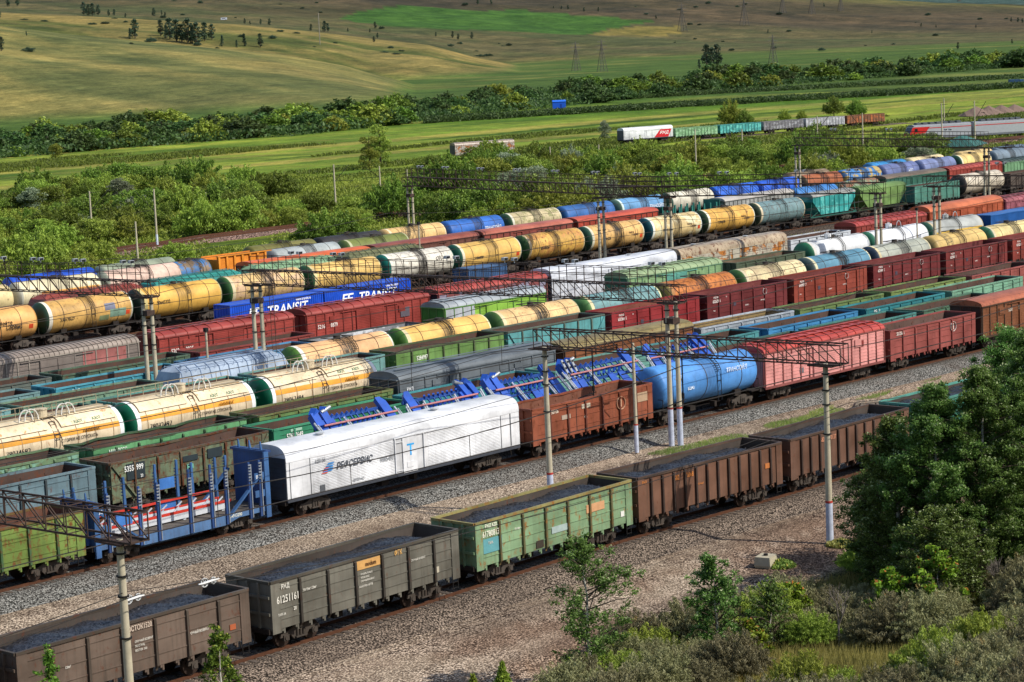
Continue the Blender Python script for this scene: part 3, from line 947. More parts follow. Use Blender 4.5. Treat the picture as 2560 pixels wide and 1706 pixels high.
def reefer(root, L=21.0, col='#dfe0e2', roofc=None, W=3.1, ze=3.55, zt=4.55, rust=.1, dirt=.28, dark='#3c4048', nlines=22, endc='#3d434c', patch=None):
    pm = paint(col, rust, dirt, .4, patch=patch); h = L/2; w = W/2
    def fb():
        m = MB(); m.box(-h, h, -w, w, 1.3, ze)
        for i in range(nlines):
            z = 1.42+(ze-1.55)*i/(nlines-1)
            m.ext_x([(-w, z+.03), (-w-.028, z), (-w, z-.012)], -h+2.1, -1.35); m.ext_x([(-w, z+.03), (-w-.028, z), (-w, z-.012)], 1.7, h-1.9)
        return m.mesh('body')
    obj('body', cached(('rb', L, nlines), fb), pm, root)
    def fr():
        m = MB(); n = 16
        pts = [(-w-.02, ze)]+[(-(w+.02)*math.copysign(abs(math.cos(PI*i/n))**.62, math.cos(PI*i/n)), ze+(zt-ze)*math.sin(PI*i/n)**.75) for i in range(1, n)]+[(w+.02, ze)]
        m.ext_x(pts[::-1], -h-.01, h+.01)
        return m.mesh('roof', True)
    obj('roof', cached(('rr', L, zt), fr), paint(roofc or col, rust, dirt*.8, .35), root)
    obj('end_wall', cached(('re', L), lambda: (lambda m: ([m.box(-h-.05, -h-.012, -w+.02, w-.02, 1.25, ze+.25)]+[m.box(-h-.07, -h-.05, -w+.1, w-.1, z/10, z/10+.04) for z in range(14, 38, 3)], m.mesh('end_wall'))[1])(MB())), paint(endc, .3, .5), root)  # left end darkened, its shade put into the paint
    m = MB(); m.box(-h, h, -w-.012, w+.012, 1.12, 1.3); obj('sill', m, plain(dark, .7), root)
    m = MB(); m.box(-.62, .62, -w-.07, -w-.035, 1.28, ze-.05); m.box(-1.3, -1.24, -w-.09, -w-.03, 1.35, ze); m.box(1.24, 1.3, -w-.09, -w-.03, 1.35, ze)
    m.box(-1.35, 4.2, -w-.09, -w-.02, ze+.0, ze+.06); m.box(-.3, .3, -w-.1, -w-.07, 1.6, 1.95)
    for z in (1.5, 3.3): m.beam((-1.2, -w-.08, z), (-.65, -w-.08, z), .03)
    obj('door', m, paint(col, .15, .3, .4), root)
    m = MB()
    for x in (-h+.25, -h+1.9, h-1.8): m.box(x-.012, x+.012, -w-.035, -w, 1.3, ze)
    m.box(-h+2.6, -h+3.0, -w-.05, -w-.03, 1.35, 1.75); m.box(h-.9, h-.86, -w-.05, -w, 1.4, ze)
    obj('panel_seam', m, plain('#55585c', .7), root)
    if L > 19:
        m = MB()
        for x in (-h*.62, h*.35): m.cyl((x, -.35, zt-.03), (x, -.35, zt+.1), .22, 14); m.cyl((x, -.35, zt+.1), (x, -.35, zt+.14), .3, 14)
        obj('roof_vent', m, plain('#b9bbbd', .4), root)
    underframe(root, L, h-2.6); bogies(root, h-2.6)

def hopper_top(root, L=12, col='#8fa3b8', roof=None, W=3.1, z0=1.2, ze=2.75, zt=4.15, ribs=12, rust=.1, dirt=.3, flat=1.0):
    """cement/mineral hopper with chamfered faceted roof"""
    def fb():
        m = MB(); h = L/2; w = W/2
        m.box(-h, h, -w, w, z0, ze)
        for i in range(ribs+1):
            x = -h+L*i/ribs
            for s in (-1, 1): a, b = sorted((s*w, s*(w+.09))); m.box(x-.05, x+.05, a, b, z0, ze)
        for s in (-1, 1): a, b = sorted((s*w, s*(w+.12))); m.box(-h, h, a, b, ze-.1, ze+.02)
        for y in (-1.0, 0, 1.0): m.box(-h-.08, -h, y-.05, y+.05, z0, ze)
        return m.mesh('body')
    def fr():
        m = MB(); h = L/2; w = W/2; zs = ze+(zt-ze)*.72
        lo = [(-h,-w,ze+.02),(h,-w,ze+.02),(h,w,ze+.02),(-h,w,ze+.02)]
        e = 1.1; mi = [(-h+e*.35,-w*.82,zs),(h-e*.35,-w*.82,zs),(h-e*.35,w*.82,zs),(-h+e*.35,w*.82,zs)]
        up = [(-h+e,-w*.42,zt),(h-e,-w*.42,zt),(h-e,w*.42,zt),(-h+e,w*.42,zt)]
        fs = [(0,1,5,4),(1,2,6,5),(2,3,7,6),(3,0,4,7),(4,5,9,8),(5,6,10,9),(6,7,11,10),(7,4,8,11),(8,9,10,11)]
        m.add(lo+mi+up, fs)
        return m.mesh('roof')
    def fw():
        m = MB(); h = L/2; w = W/2; zs = ze+(zt-ze)*.72
        for i in range(ribs+1):
            x = -h+.5+(L-1.0)*i/ribs
            for s in (-1, 1):
                m.beam((x, s*w, ze+.03), (x, s*w*.83, zs+.02), .06); m.beam((x, s*w*.83, zs+.02), (x, s*w*.43, zt+.03), .06)
        for s in (-1, 1): m.box(-h+1, h-1, min(s*.5, s*.68), max(s*.5, s*.68), zt+.05, zt+.1)
        for y in (-1.35, 1.35):
            m.beam((-h+1, y, zs+.25), (h-1, y, zs+.25), .035)
            for i in range(ribs): m.beam((-h+1+i*(L-2)/(ribs-1), y, zs), (-h+1+i*(L-2)/(ribs-1), y, zs+.25), .03)
        return m.mesh('roof_ribs')
    pm = paint(col, rust, dirt)
    obj('body', cached(('hb', L, ze, ribs), fb), pm, root)
    obj('roof', cached(('hr', L, ze, zt), fr), paint(roof or col, rust, dirt*.7, .45), root)
    obj('roof_ribs', cached(('hw', L, ze, zt, ribs), fw), paint(col, rust, dirt+.3), root)
    underframe(root, L, L/2-2.2); bogies(root, L/2-2.2)

def grain_hopper(root, L=13, col='#3f9c94', roofc='#9a9a94', endc='#1d6a5c', ribs=9, patch=None):
    h = L/2; w = 1.5; zt = 4.1
    m = MB()
    side = [(-h+.5, zt), (h-.5, zt), (h-.5, 3.4), (h-2.4, 1.5), (-h+2.4, 1.5), (-h+.5, 3.4)]
    m.ext_y(side[::-1], -w, w)
    obj('body', m, paint(col, .25, .45, patch=patch), root)
    m = MB()
    for i in range(ribs):
        x = -h+1.0+(L-2.0)*i/(ribs-1)
        zl = 1.5 if abs(x) < h-2.4 else 1.5+(abs(x)-h+2.4)
        for s in (-1, 1): a, b = sorted((s*w, s*(w+.1))); m.box(x-.05, x+.05, a, b, zl, zt)
    obj('side_rib', m, paint(col, .35, .6), root)
    m = MB(); m.ext_x(arch(w+.05, zt, zt+.55, 10)[::-1], -h+.4, h-.4); obj('roof', m, paint(roofc, .3, .4), root)
    m = MB()
    for q in (-1, 1):
        for y in (-1.2, 0, 1.2):
            m.beam((q*(h-.1), y, 1.2), (q*(h-.55), y, 3.4), .1)
        m.beam((q*(h-.15), -1.3, 1.2), (q*(h-2.2), -1.3, 2.0), .1)
    m.box(-h, h, -1.4, -1.25, 1.15, 1.3); m.box(-h, h, 1.25, 1.4, 1.15, 1.3)
    obj('frame', m, paint(endc, .3, .6), root)
    underframe(root, L, h-2.2); bogies(root, h-2.2)

def flat_deck(root, L, col='#3a3f45', deck='#5c5650'):
    h = L/2
    m = MB(); m.box(-h, h, -1.45, 1.45, 1.18, 1.3)
    obj('deck', m, plain(deck, .9, 0, .4, 1.5), root)
    m = MB()
    for s in (-1, 1):
        a, b = sorted((s*1.4, s*1.5)); m.box(-h, h, a, b, .98, 1.28)
        m.ext_y([(-4, .98), (4, .98), (3, .7), (-3, .7)][::-1], a, b)
    obj('side_sill', m, paint(col, .3, .4), root)
    underframe(root, L, h-2.2); bogies(root, h-2.2)

def container(loc, rz, L, H, col, label, text=None, www=None, group=None):
    t = thing('shipping_container', label, 'container', loc, rz, group)
    def f():
        m = MB(); h = L/2; w = 1.22; n = int(L/.28)
        pts = []
        for i in range(n):
            x = -h+.1+(L-.2)*i/n; d = (L-.2)/n
            pts += [(x, 0), (x+d*.3, 0), (x+d*.45, .05), (x+d*.85, .05)]
        pts.append((h-.1, 0))
        for s in (-1, 1):
            vs = []
            for x, dy in pts: vs += [(x, s*(w-.03-dy), .15), (x, s*(w-.03-dy), H-.12)]
            m.add(vs, [((2*i, 2*i+2, 2*i+3, 2*i+1) if s < 0 else (2*i, 2*i+1, 2*i+3, 2*i+2)) for i in range(len(pts)-1)])
        m.box(-h+.08, h-.08, -w+.09, w-.09, .1, H-.06)
        return m.mesh('walls')
    pm = paint(col, .06, .15, .4)
    obj('walls', cached(('cw', L, H), f), pm, t)
    def f2():
        m = MB(); h = L/2; w = 1.22
        for s in (-1, 1):
            a, b = sorted((s*w, s*(w-.12)))
            m.box(-h, h, a, b, 0, .15); m.box(-h, h, a, b, H-.12, H)
            for q in (-1, 1): c, d = sorted((q*h, q*(h-.16))); m.box(c, d, a, b, .15, H-.12)
        for q in (-1, 1):
            c, d = sorted((q*h, q*(h-.12))); m.box(c, d, -w+.12, w-.12, H-.12, H); m.box(c, d, -w+.12, w-.12, 0, .15)
        m.box(-h+.12, h-.12, -w+.12, w-.12, H-.06, H-.03)
        for y in (-.6,-.2,.2,.6): m.cyl((-h+.02, y, .15), (-h+.02, y, H-.15), .03, 6)
        return m.mesh('frame')
    obj('frame', cached(('cf', L, H), f2), paint(col, .1, .2, .4), t)
    if text: 
        lettering(t, text, -L*.12, 1.0, 1.0, '#eef0f4', y=-1.235, shear=.2, stretch=.98)
        lettering(t, 'F', -L*.32, 1.0, 1.05, '#eef0f4', y=-1.235, shear=.2, stretch=1.2)
        lettering(t, 'E', -L*.26, 1.0, 1.05, '#eef0f4', y=-1.235, shear=.2, stretch=1.2)
    if www: lettering(t, www, L*.2, H-.5, .28, '#eef0f4', y=-1.235)
    return t

# ------------------------------------------------------------------ trains
ORD = ['first','second','third','fourth','fifth','sixth','seventh','eighth','ninth','tenth','eleventh','twelfth','thirteenth','fourteenth','fifteenth','sixteenth','seventeenth','eighteenth','nineteenth']
def wagon(kind, trk, s, L, label, cat, zoff=0):
    loc, rz = TRK[trk].pose(s, L)
    return thing(kind, label, cat, (loc[0], loc[1], zoff), rz, 'freight wagons standing in the yard')

GW = 'gondola wagon'
# --- nearest train with coal
W_ = 3.0
def tA(i, s, L, label, **k):
    r = wagon('gondola_wagon', 'a', s, L, label, GW); k.setdefault('inner', INNERG); gondola(r, L=L, W=W_, **k); return r
a0 = tA(0, 38.4, 12.9, 'dark brown coal wagon cut off at the lower left corner of the picture', col='#4c4038', posts=6, ridges=3)
a1 = tA(1, 52.5, 12.95, 'brown open coal wagon lettered VOSTOK 1520 behind the lower left mast', col='#66564a', posts=6, ridges=3, rim='#4a4036')
a2 = tA(2, 66.75, 12.95, 'grey open coal wagon numbered 61251161 with an orange company sign', col='#6d6a5f', posts=6, ridges=4, rim='#4b463c', postc='#38332c', rust=.3)
a3 = tA(3, 81.05, 12.95, 'pale green rusty coal wagon numbered 61780813 in the nearest train', col='#7d9a74', posts=6, ridges=4, rim='#8d8450', postc='#5c5838', rust=.62, dirt=.35, rustc='#8a5a24')
a4 = tA(4, 94.6, 12.9, 'brown coal wagon numbered 68270368 with many narrow side ribs', col='#6e4c3a', posts=12, ridges=0, rim='#4d3a2e', postc='#3a2b24', rust=.3)
a5 = tA(5, 108.3, 12.9, 'brown narrow ribbed coal wagon half hidden by the big birch', col='#6e4e3e', posts=12, ridges=0, rim='#4d3a2e', postc='#3a2b24', rust=.3)
a6 = tA(6, 122.4, 12.9, 'dark green coal wagon with pale rail seen through the birch crown', col='#3f8a78', posts=6, ridges=4, rim='#4f8f80', rust=.3)
a7 = tA(7, 136.6, 12.9, 'turquoise coal wagon at the far right end of the nearest train', col='#5fae9c', posts=6, ridges=4, rust=.3)
for r, nm in ((a0,'behind the lower left corner'),(a1,'in the wagon beside the lower left mast'),(a2,'in the grey wagon 61251161'),(a3,'in the pale green wagon 61780813'),(a4,'in the brown ribbed wagon 68270368'),(a5,'in the brown wagon partly behind the birch'),(a6,'in the dark green wagon behind the birch'),(a7,'in the turquoise wagon at the right edge')):
    coal(tuple(r.location), r.rotation_euler.z, 12.75, 'heap of black coal lying '+nm)
y0 = -W_/2-.06
def T(root, txt, x, z, h, c='#d8d4c8', L=12.9, **k):
    k.setdefault('stretch', .74); lettering(root, txt, x-L/2, z, h, c, y=k.pop('y', y0), **k)
T(a1, 'ВОСТОК1520', 5.7, 3.0, .24, '#c9b7a5'); T(a1, 'СРОЧНЫЙ ВОЗВРАТ', 9.2, 2.1, .12); T(a1, 'ТАРА 24,1Т', 1.1, 1.35, .16); T(a1, '93м³', 1.5, 2.3, .16); T(a1, '120м³', 2.4, 2.2, .12)
for i, s in enumerate(('СРОЧНЫЙ ВОЗВРАТ','ПО СТАНЦ','ВОСТОК 1520')): T(a1, s, 6.2, 2.45-.2*i, .1)
T(a2, 'РЖД', .62, 3.0, .22); T(a2, '61251161', .3, 2.35, .36); T(a2, '20', 1.35, 1.85, .18); T(a2, 'ТАРА 24', .35, 1.75, .12); T(a2, '75т 93м³ 120м³', 2.0, 2.6, .13)
T(a2, 'ФГК', 8.25, 3.03, .26, '#d9a860'); T(a2, 'СРОЧНЫЙ ВОЗВРАТ', 9.4, 2.5, .1); T(a2, 'ОСМОТРЕН АВТТВ', 5.7, 1.95, .1)
for i, s in enumerate(('ГРУЗИТЬ ТОЛЬКО','УГОЛЬ КОКС','СРОЧНЫЙ ВОЗВРАТ')): T(a2, s, 5.85, 2.55-.17*i, .09)
def plate(root, x0, x1, z0, z1, c, y=None, name='painted_panel', L=12.9):
    m = MB(); yy = y if y is not None else -W_/2-.006
    m.box(x0-L/2, x1-L/2, yy-.034, yy, z0, z1); return obj(name, m, plain(c, .6, 0, .15), root)
plate(a2, 5.62, 7.25, 2.82, 3.25, '#c99a5c'); T(a2, 'modum', 6.2, 2.93, .24, '#5a3a20'); plate(a2, 11.0, 11.4, 1.55, 1.85, '#b8b09c')
plate(a1, 11.7, 12.05, 1.75, 2.0, '#a85a38'); plate(a1, 5.6, 5.95, 2.95, 3.25, '#b0532c')
T(a3, 'РЖД RZD', .7, 3.08, .2, '#e6e2d0'); T(a3, '61780813', .5, 2.62, .32, '#e6e2d0'); plate(a3, .55, 2.0, 1.75, 2.5, '#5f9aa0'); plate(a3, 8.95, 10.5, 2.3, 2.75, '#c9986e'); plate(a3, 4.7, 5.3, 1.2, 1.6, '#3a332b')
plate(a3, 6.0, 7.3, 1.75, 2.1, '#9fb0ac'); plate(a3, 11.9, 12.2, 1.55, 1.85, '#d8d8d0'); T(a3, 'ТАРА', .9, 2.2, .14); T(a3, '75т 88м³', 3.0, 2.55, .12)
T(a4, 'РЖД', .35, 3.05, .16, '#d0803c'); T(a4, '682', 3.1, 2.8, .28, '#d0803c'); T(a4, '70368', 4.05, 2.8, .28, '#d0803c'); T(a4, 'СРОЧНЫЙ', 5.1, 2.2, .1, '#d0803c'); plate(a4, 11.3, 11.7, 2.1, 2.4, '#b8703c')
T(a5, '682', 3.1, 2.8, .28, '#c98a6a'); T(a5, '70137', 4.05, 2.8, .28, '#c98a6a')

# --- second train
b1 = wagon('gondola_wagon', 'b', 59.7, 12.75, 'bright green rusty open wagon at the left edge beside the blue flat wagon', GW); gondola(b1, col='#71893f', posts=6, ridges=4, rim='#6a5c34', postc='#3f5e3a', rust=.72, dirt=.45, inner=paint('#6a4332', .7, .4, .85), rustc='#6a3c1c')
b0 = wagon('gondola_wagon', 'b', 45.8, 12.75, 'green open wagon just outside the left edge of the second train', GW); gondola(b0, col='#71893f', posts=6, ridges=4, rust=.7)
plate(b1, 3.2, 4.0, 1.95, 2.2, '#a8682c', L=12.75)

def stake_flat():
    L = 12.8; r = wagon('stake_flat_wagon', 'b', 73.1, L, 'blue flat wagon with tall stakes and solid end walls', 'flat wagon')
    BL = paint('#3b6496', .12, .35, .5); BD = paint('#24477e', .12, .35, .5); BR = paint('#3f78c0', .05, .15, .5); GY = plain('#8d949c', .55, .2)
    flat_deck(r, L, '#4f74a0'); h = L/2
    for q, top in ((-1, 3.75), (1, 4.55)):
        m = MB(); x0, x1 = sorted((q*h, q*(h-.12))); m.box(x0, x1, -1.45, 1.45, 1.3, top)
        for y in (-1.0,-.35,.35,1.0): m.box(q*h-.22 if q < 0 else q*h, q*h if q < 0 else q*h+.22, y-.06, y+.06, 1.3, top-.1)
        m.box(q*h-.25, q*h+.25, -1.55, 1.55, top-.12, top)
        obj('end_wall', m, BD, r)
        m = MB()
        for y in (-1.0, 0, 1.0): m.beam((q*h, y, top), (q*h-.05, y, top+.5), .12, r2=.06)
        obj('end_post', m, BL, r)
        m = MB(); a, b = sorted((q*h, q*(h-.35))); m.box(a, b, -1.62, -1.5, .6, top-.05); a, b = sorted((q*h, q*(h-1.1))); m.box(a, b, -1.56, -1.5, 2.9, 3.35)
        m.box(a, b, -1.56, -1.5, 1.9, 2.3)
        obj('end_frame', m, BL, r)
        for s in (-1, 1):
            m = MB(); m.beam((q*(h-.5), s*1.5, 3.3 if q > 0 else 3.0), (q*(h-3.1), s*1.5, 1.2), .22, .1); obj('diagonal_brace', m, BL, r)
    for x in (-5.4,-3.2,-1.9,.4,2.0,3.1,4.9,5.7):
        for s in (-1, 1):
            m = MB(); m.beam((x, s*1.52, .75), (x, s*1.52, 4.1+(.35 if x in (.4,2.0) else 0)), .2, .16, r2=.13)
            m2 = MB(); 
            for i in range(6): m2.box(x-.11, x+.11, min(s*1.6, s*1.66), max(s*1.6, s*1.66), 3.0+.18*i, 3.08+.18*i)
            m2.box(x+.06, x+.12, s*1.62-.02, s*1.62+.02, .8, 3.9)
            st = obj('stake', m, BD if s < 0 else BL, r); obj('rack_strip', m2, GY, st)
    for x, y, z in ((-4.9,1.5,2.6),(1.2,1.5,2.9),(1.2,1.5,1.6),(-4.3,-1.5,2.1)):
        m = MB(); m.box(x-.55, x+.55, y-.04, y+.04, z, z+.62); obj('side_plate', m, BR, r)
    c = thing('steel_girder_load', 'white and red steel frame lying on the blue stake wagon', 'machine part', (r.location.x-.6, r.location.y+.45, 1.3), r.rotation_euler.z)
    m = MB()
    for y in (-.55,.55):
        m.box(-4.6, 4.8, y-.28, y+.28, .25, .45)
        m.box(-4.6, 4.8, y-.3, y-.25, .1, .5)
        for i in range(9): m.beam((-4.4+i*1.1, y+.25, .45), (-4.1+i*1.1, y+.1, .75), .08)
    for x in (-4.3,-1.5,1.5,4.4): m.box(x-.1, x+.1, -.8, .8, 0, .25)
    obj('girder', m, plain('#c9ccd0', .5, 0, .15), c)
    m = MB()
    for y in (-.86, .26): m.box(-4.8, 5.0, y, y+.1, .45, .6)
    m.beam((-5.0, .95, .9), (5.0, .95, .9), .12)
    obj('red_rail', m, plain('#c03a2c', .5, 0, .15), c)
    lettering(r, '54913290', 3.3, 1.06, .2, '#d8d8c8', y=-1.51); lettering(r, 'ТАРА 24', -4.3, 1.0, .15, '#d8d8c8', y=-1.51)
    lettering(r, '090', -h+.2, 3.0, .25, '#e0e4e8', y=-1.57); lettering(r, '090', h-1.0, 3.0, .25, '#e0e4e8', y=-1.57)
stake_flat()
b3 = wagon('refrigerator_wagon', 'b', 87.3, 20.6, 'long clean white refrigerator wagon with a blue letter T on its door', 'refrigerator wagon'); reefer(b3, 20.6)
lettering(b3, 'Т', -.28, 2.35, .72, '#2f9ad8', y=-1.63, name='door_letter', stretch=1.1)
lettering(b3, 'РЕФСЕРВИС', -6.3, 2.5, .42, '#4a4f58', y=-1.60, shear=.25, stretch=.86); lettering(b3, '90854977', -2.6, 2.3, .3, '#8d9094', y=-1.59); lettering(b3, 'RZD 20', -8.0, 3.15, .22, '#8d9094', y=-1.59); lettering(b3, 'АВТЕРНАС', -5.0, 1.5, .16, '#70747a', y=-1.59)
m = MB()
for i in range(4): m.ext_y([(-7.4+.12*i, 2.5+.14*i), (-6.7+.05*i, 2.5+.14*i), (-6.6+.05*i, 2.58+.14*i), (-7.3+.12*i, 2.58+.14*i)][::-1], -1.605, -1.58)
obj('logo', m, plain('#3a86c8', .5), b3)
m = MB()
for i in range(3): m.ext_y([(-7.55+.12*i, 2.42+.14*i), (-7.1+.05*i, 2.42+.14*i), (-7.0+.05*i, 2.47+.14*i), (-7.45+.12*i, 2.47+.14*i)][::-1], -1.61, -1.585)
obj('logo', m, plain('#c84a3a', .5), b3)
b4 = wagon('gondola_wagon', 'b', 109.2, 12.75, 'rusty orange brown open wagon between the white refrigerator wagon and the blue tank wagon', GW); gondola(b4, col='#8d4a30', posts=6, ridges=3, rust=.45, dirt=.45, inner=paint('#7a4a36', .6, .5, .85), postc='#6a382a', bent=1)
T(b4, '60106', 1.9, 2.85, .3, '#d8cbb8', L=12.75); plate(b4, 5.1, 6.0, 2.75, 3.05, '#b8ac98', L=12.75); plate(b4, 10.9, 12.3, 2.3, 2.95, '#b09478', L=12.75); plate(b4, 3.0, 3.9, 2.3, 2.6, '#a89888', L=12.75); T(b4, 'ТАРА', 5.3, 2.1, .12, L=12.75)
def ringlogo(root, x, z, r_, c, y):
    m = MB()
    for i in range(20):
        a = 2*PI*i/20; b = 2*PI*(i+1)/20
        if i in (3,): continue
        m.beam((x+r_*math.cos(a), y, z+r_*math.sin(a)), (x+r_*math.cos(b), y, z+r_*math.sin(b)), r_*.22, .02)
    m.beam((x, y, z-r_*.6), (x, y, z+r_*.6), r_*.25, .02)
    obj('emblem', m, plain(c, .6), root)
ringlogo(b4, 9.25-6.375, 2.55, .45, '#d0a888', -1.56)
b5 = wagon('tank_wagon', 'b', 122.9, 12.0, 'bright blue tank wagon behind the double mast', 'tank wagon'); tankcar(b5, 11.7, '#5596dc', None, None, stain=.3, rust=.12, dirt=.3, r=1.55, lad='#20242c')
lettering(b5, 'ТРАНСОЙЛ', 1.6, 3.0, .36, '#e2eaf2', y=-1.56, tilt=.1, stretch=.9); lettering(b5, 'РЖД', -4.2, 3.3, .25, '#dfe8f0', y=-1.45, tilt=.4); lettering(b5, '52343', -2.9, 2.35, .26, '#dfe8f0', y=-1.56, tilt=-.1)
b6 = wagon('boxcar', 'b', 135.2, 15.8, 'pink covered wagon with red panelled roof beside the right mast', 'boxcar'); boxcar(b6, 15.8, '#d8928c', '#b84438', posts=14, rust=.15, dirt=.25, postc='#8a4a46', ribs=14)
plate(b6, 4.4, 4.9, 1.7, 2.1, '#6a6468', y=-1.53, L=15.8); plate(b6, 12.2, 12.9, 2.7, 3.2, '#7a2c28', y=-1.53, L=15.8)
b7 = wagon('gondola_wagon', 'b', 151.8, 12.75, 'reddish brown open wagon numbered 55125686 right of the pink covered wagon', GW); gondola(b7, col='#8f4640', posts=6, ridges=4, rust=.2, dirt=.3, inner=paint('#5c433a', .5, .5, .85))
T(b7, '55125686', .9, 2.95, .28, '#e0d6cc', L=12.75); ringlogo(b7, 9.3-6.375, 2.7, .4, '#e0d6cc', -1.56)
b8 = wagon('boxcar', 'b', 165.6, 15.8, 'rusty brown covered wagon with orange roof at the right edge', 'boxcar'); boxcar(b8, 15.8, '#7d4a2c', '#a55a38', posts=13, walk=0, rust=.5, dirt=.4, ribs=0, postc='#4a3426', endc='#3c2a26')
lettering(b8, '5231', -3.6, 2.9, .3, '#d8cfc0', y=-1.6); lettering(b8, '7054', -1.9, 2.9, .3, '#d8cfc0', y=-1.6)

# --- generic rows, listed from the left
def gon(trk, s, label, col, **k):
    r = wagon('gondola_wagon', trk, s, 12.75, label, GW); k.setdefault('detail', 1); gondola(r, col=col, **k); return r
# machinery row
gon('c', 135.9, 'open wagon with dark rusty inside just behind the blue tank wagon and pink covered wagon', '#3f6a64')
gon('c', 149.9, 'open wagon with teal side behind the right part of the pink covered wagon', '#45827a')
gon('c', 163.8, 'pale green open wagon behind the rusty wagon 55125686 and covered wagon', '#567a62')
# grey-blue row
gon('d', 68.2, 'grey blue open wagon with deep rusty inside left of the wagon 53556999', '#6a828a', ridges=3, rim='#6a8086', postc='#39474c')
_d2 = gon('d', 82.1, 'shabby peeling open wagon numbered 53556999 behind the blue stake wagon', '#6c7a5e', ridges=2, rust=.85, dirt=.5, diag=1, bent=1, rim='#5a4e3a', patch='#5c5a48')
plate(_d2, 1.2, 2.6, 2.2, 3.2, '#2a3438', L=12.75, y=-1.54); T(_d2, '53556999', 1.0, 2.75, .36, '#e6e6e0', L=12.75, y=-1.6); T(_d2, '20', 2.2, 2.25, .2, '#e6e6e0', L=12.75, y=-1.6); plate(_d2, 5.6, 6.8, 2.6, 2.95, '#2a3438', L=12.75, y=-1.54); plate(_d2, 7.6, 8.8, 2.5, 3.1, '#2a3438', L=12.75, y=-1.54); plate(_d2, 5.9, 6.4, 2.1, 2.4, '#6fb096', L=12.75, y=-1.54)
_d3 = gon('d', 95.3, 'emerald green open wagon numbered 57617649 left of the blue machinery', '#2f7e5c', ridges=3, rust=.1, dirt=.3, rim='#3c8c68'); T(_d3, '57617649', 1.1, 2.65, .36, '#e6e6e0', L=12.75); plate(_d3, 1.5, 2.5, 3.08, 3.25, '#9ac0a8', L=12.75)
gon('d', 109.2, 'teal open wagon seen between the first pair of blue machines', '#3f8f96', inner=paint('#5a4038', .6, .5, .85))
gon('d', 123.0, 'pale teal open wagon behind the second pair of blue machines', '#6aa094')
gon('d', 134.9, 'teal open wagon ending just left of the sky blue open wagon', '#4a8e90')
gon('d', 148.9, 'sky blue open wagon behind the pink covered wagon', '#3a80ae', rust=.15, dirt=.25)
_d = gon('d', 162.9, 'turquoise open wagon numbered 65146333 right of the sky blue open wagon', '#2c7c82', rust=.15); T(_d, '65146333', .9, 2.55, .32, '#e6e6e0', L=12.75); T(_d, 'РЖД RZD', 1.2, 3.05, .2, '#e6e6e0', L=12.75)
gon('d', 176.9, 'light green open wagon at the right edge beside the turquoise wagon', '#76a488')
# fourth row
gon('e', 57.0, 'green open wagon at the left edge behind the grey blue open wagon', '#64845e', rust=.5)
gon('e', 70.8, 'dull green open wagon in front of the left ammonia tank wagon', '#6a8460', rust=.5, bent=2, patch='#78a08a')
_e = gon('e', 84.7, 'green open wagon with buckled top rail in front of the middle ammonia tank wagon', '#5f9a66', rust=.4, bent=3, rim='#3f5a3c', ridges=2); T(_e, 'МЩСЛССС', 1.2, 2.95, .26, '#dfe6d8', L=12.75); T(_e, '59408513', .9, 2.4, .34, '#dfe6d8', L=12.75)
gon('e', 98.6, 'mossy green open wagon in front of the right ammonia tank wagon', '#64824a', rust=.55, rim='#6c7444')
_g = wagon('boxcar', 'e', 112.0, 17.0, 'dark grey covered wagon numbered 29067972 with a curved roof', 'boxcar'); boxcar(_g, 17.0, '#646b70', '#6a7176', ribs=0, posts=13, slat=.6, rust=.05, dirt=.25, hatch=1, slats=0, ze=4.0, zt=4.55, walk=1, door=4.4, endc='#343b42')
lettering(_g, '2906', -6.4, 1.95, .34, '#e6e8ea', y=-1.6); lettering(_g, '7972', -4.9, 1.95, .34, '#e6e8ea', y=-1.6); lettering(_g, 'РЖД', -7.8, 3.1, .25, '#e6e8ea', y=-1.6); plate(_g, 12.2, 13.1, 2.6, 3.2, '#c9ccd0', y=-1.54, L=17)
_g = wagon('boxcar', 'e', 130.1, 15.9, 'brown slatted covered wagon with mossy ochre roof behind the blue machinery', 'boxcar'); boxcar(_g, 15.9, '#85512f', '#8a7a48', ribs=0, walk=0, posts=13, rust=.4, dirt=.3, patch=None, roofrust=.6, hatch=0, slats=0, postc='#4c3526')
lettering(_g, '5244', -4.6, 2.0, .34, '#c8baa0', y=-1.6); lettering(_g, '5411', -2.9, 2.0, .34, '#c8baa0', y=-1.6)
gon('e', 147.0, 'open wagon with white painted rim and yellowish rubble inside', '#9aa2a8', rim='#aab2ba', rust=.2, inner=paint('#8a7448', .5, .5, .9))
gon('e', 160.6, 'olive green open wagon right of the white rimmed wagon', '#667c46', rust=.4)
gon('e', 174.5, 'olive green open wagon left of the faded red open wagon', '#768a4a', rust=.45)
gon('e', 188.4, 'faded red open wagon near the right edge behind the olive wagon', '#9a5048', rust=.3)
# ammonia tanks
for s, n_, p in ((81.75,'78034592','left'),(93.6,'78032497','middle'),(105.95,'78057494','right')):
    r = wagon('ammonia_tank_wagon', 'f', s, 11.6, f'{p} cream ammonia tank wagon with orange stripe and number {n_}', 'tank wagon'); ammonia(r, 11.6, n_)
r = wagon('ammonia_tank_wagon', 'f', 69.9, 11.6, 'cream ammonia tank wagon running out of the left edge', 'tank wagon'); ammonia(r, 11.6, '78031177')
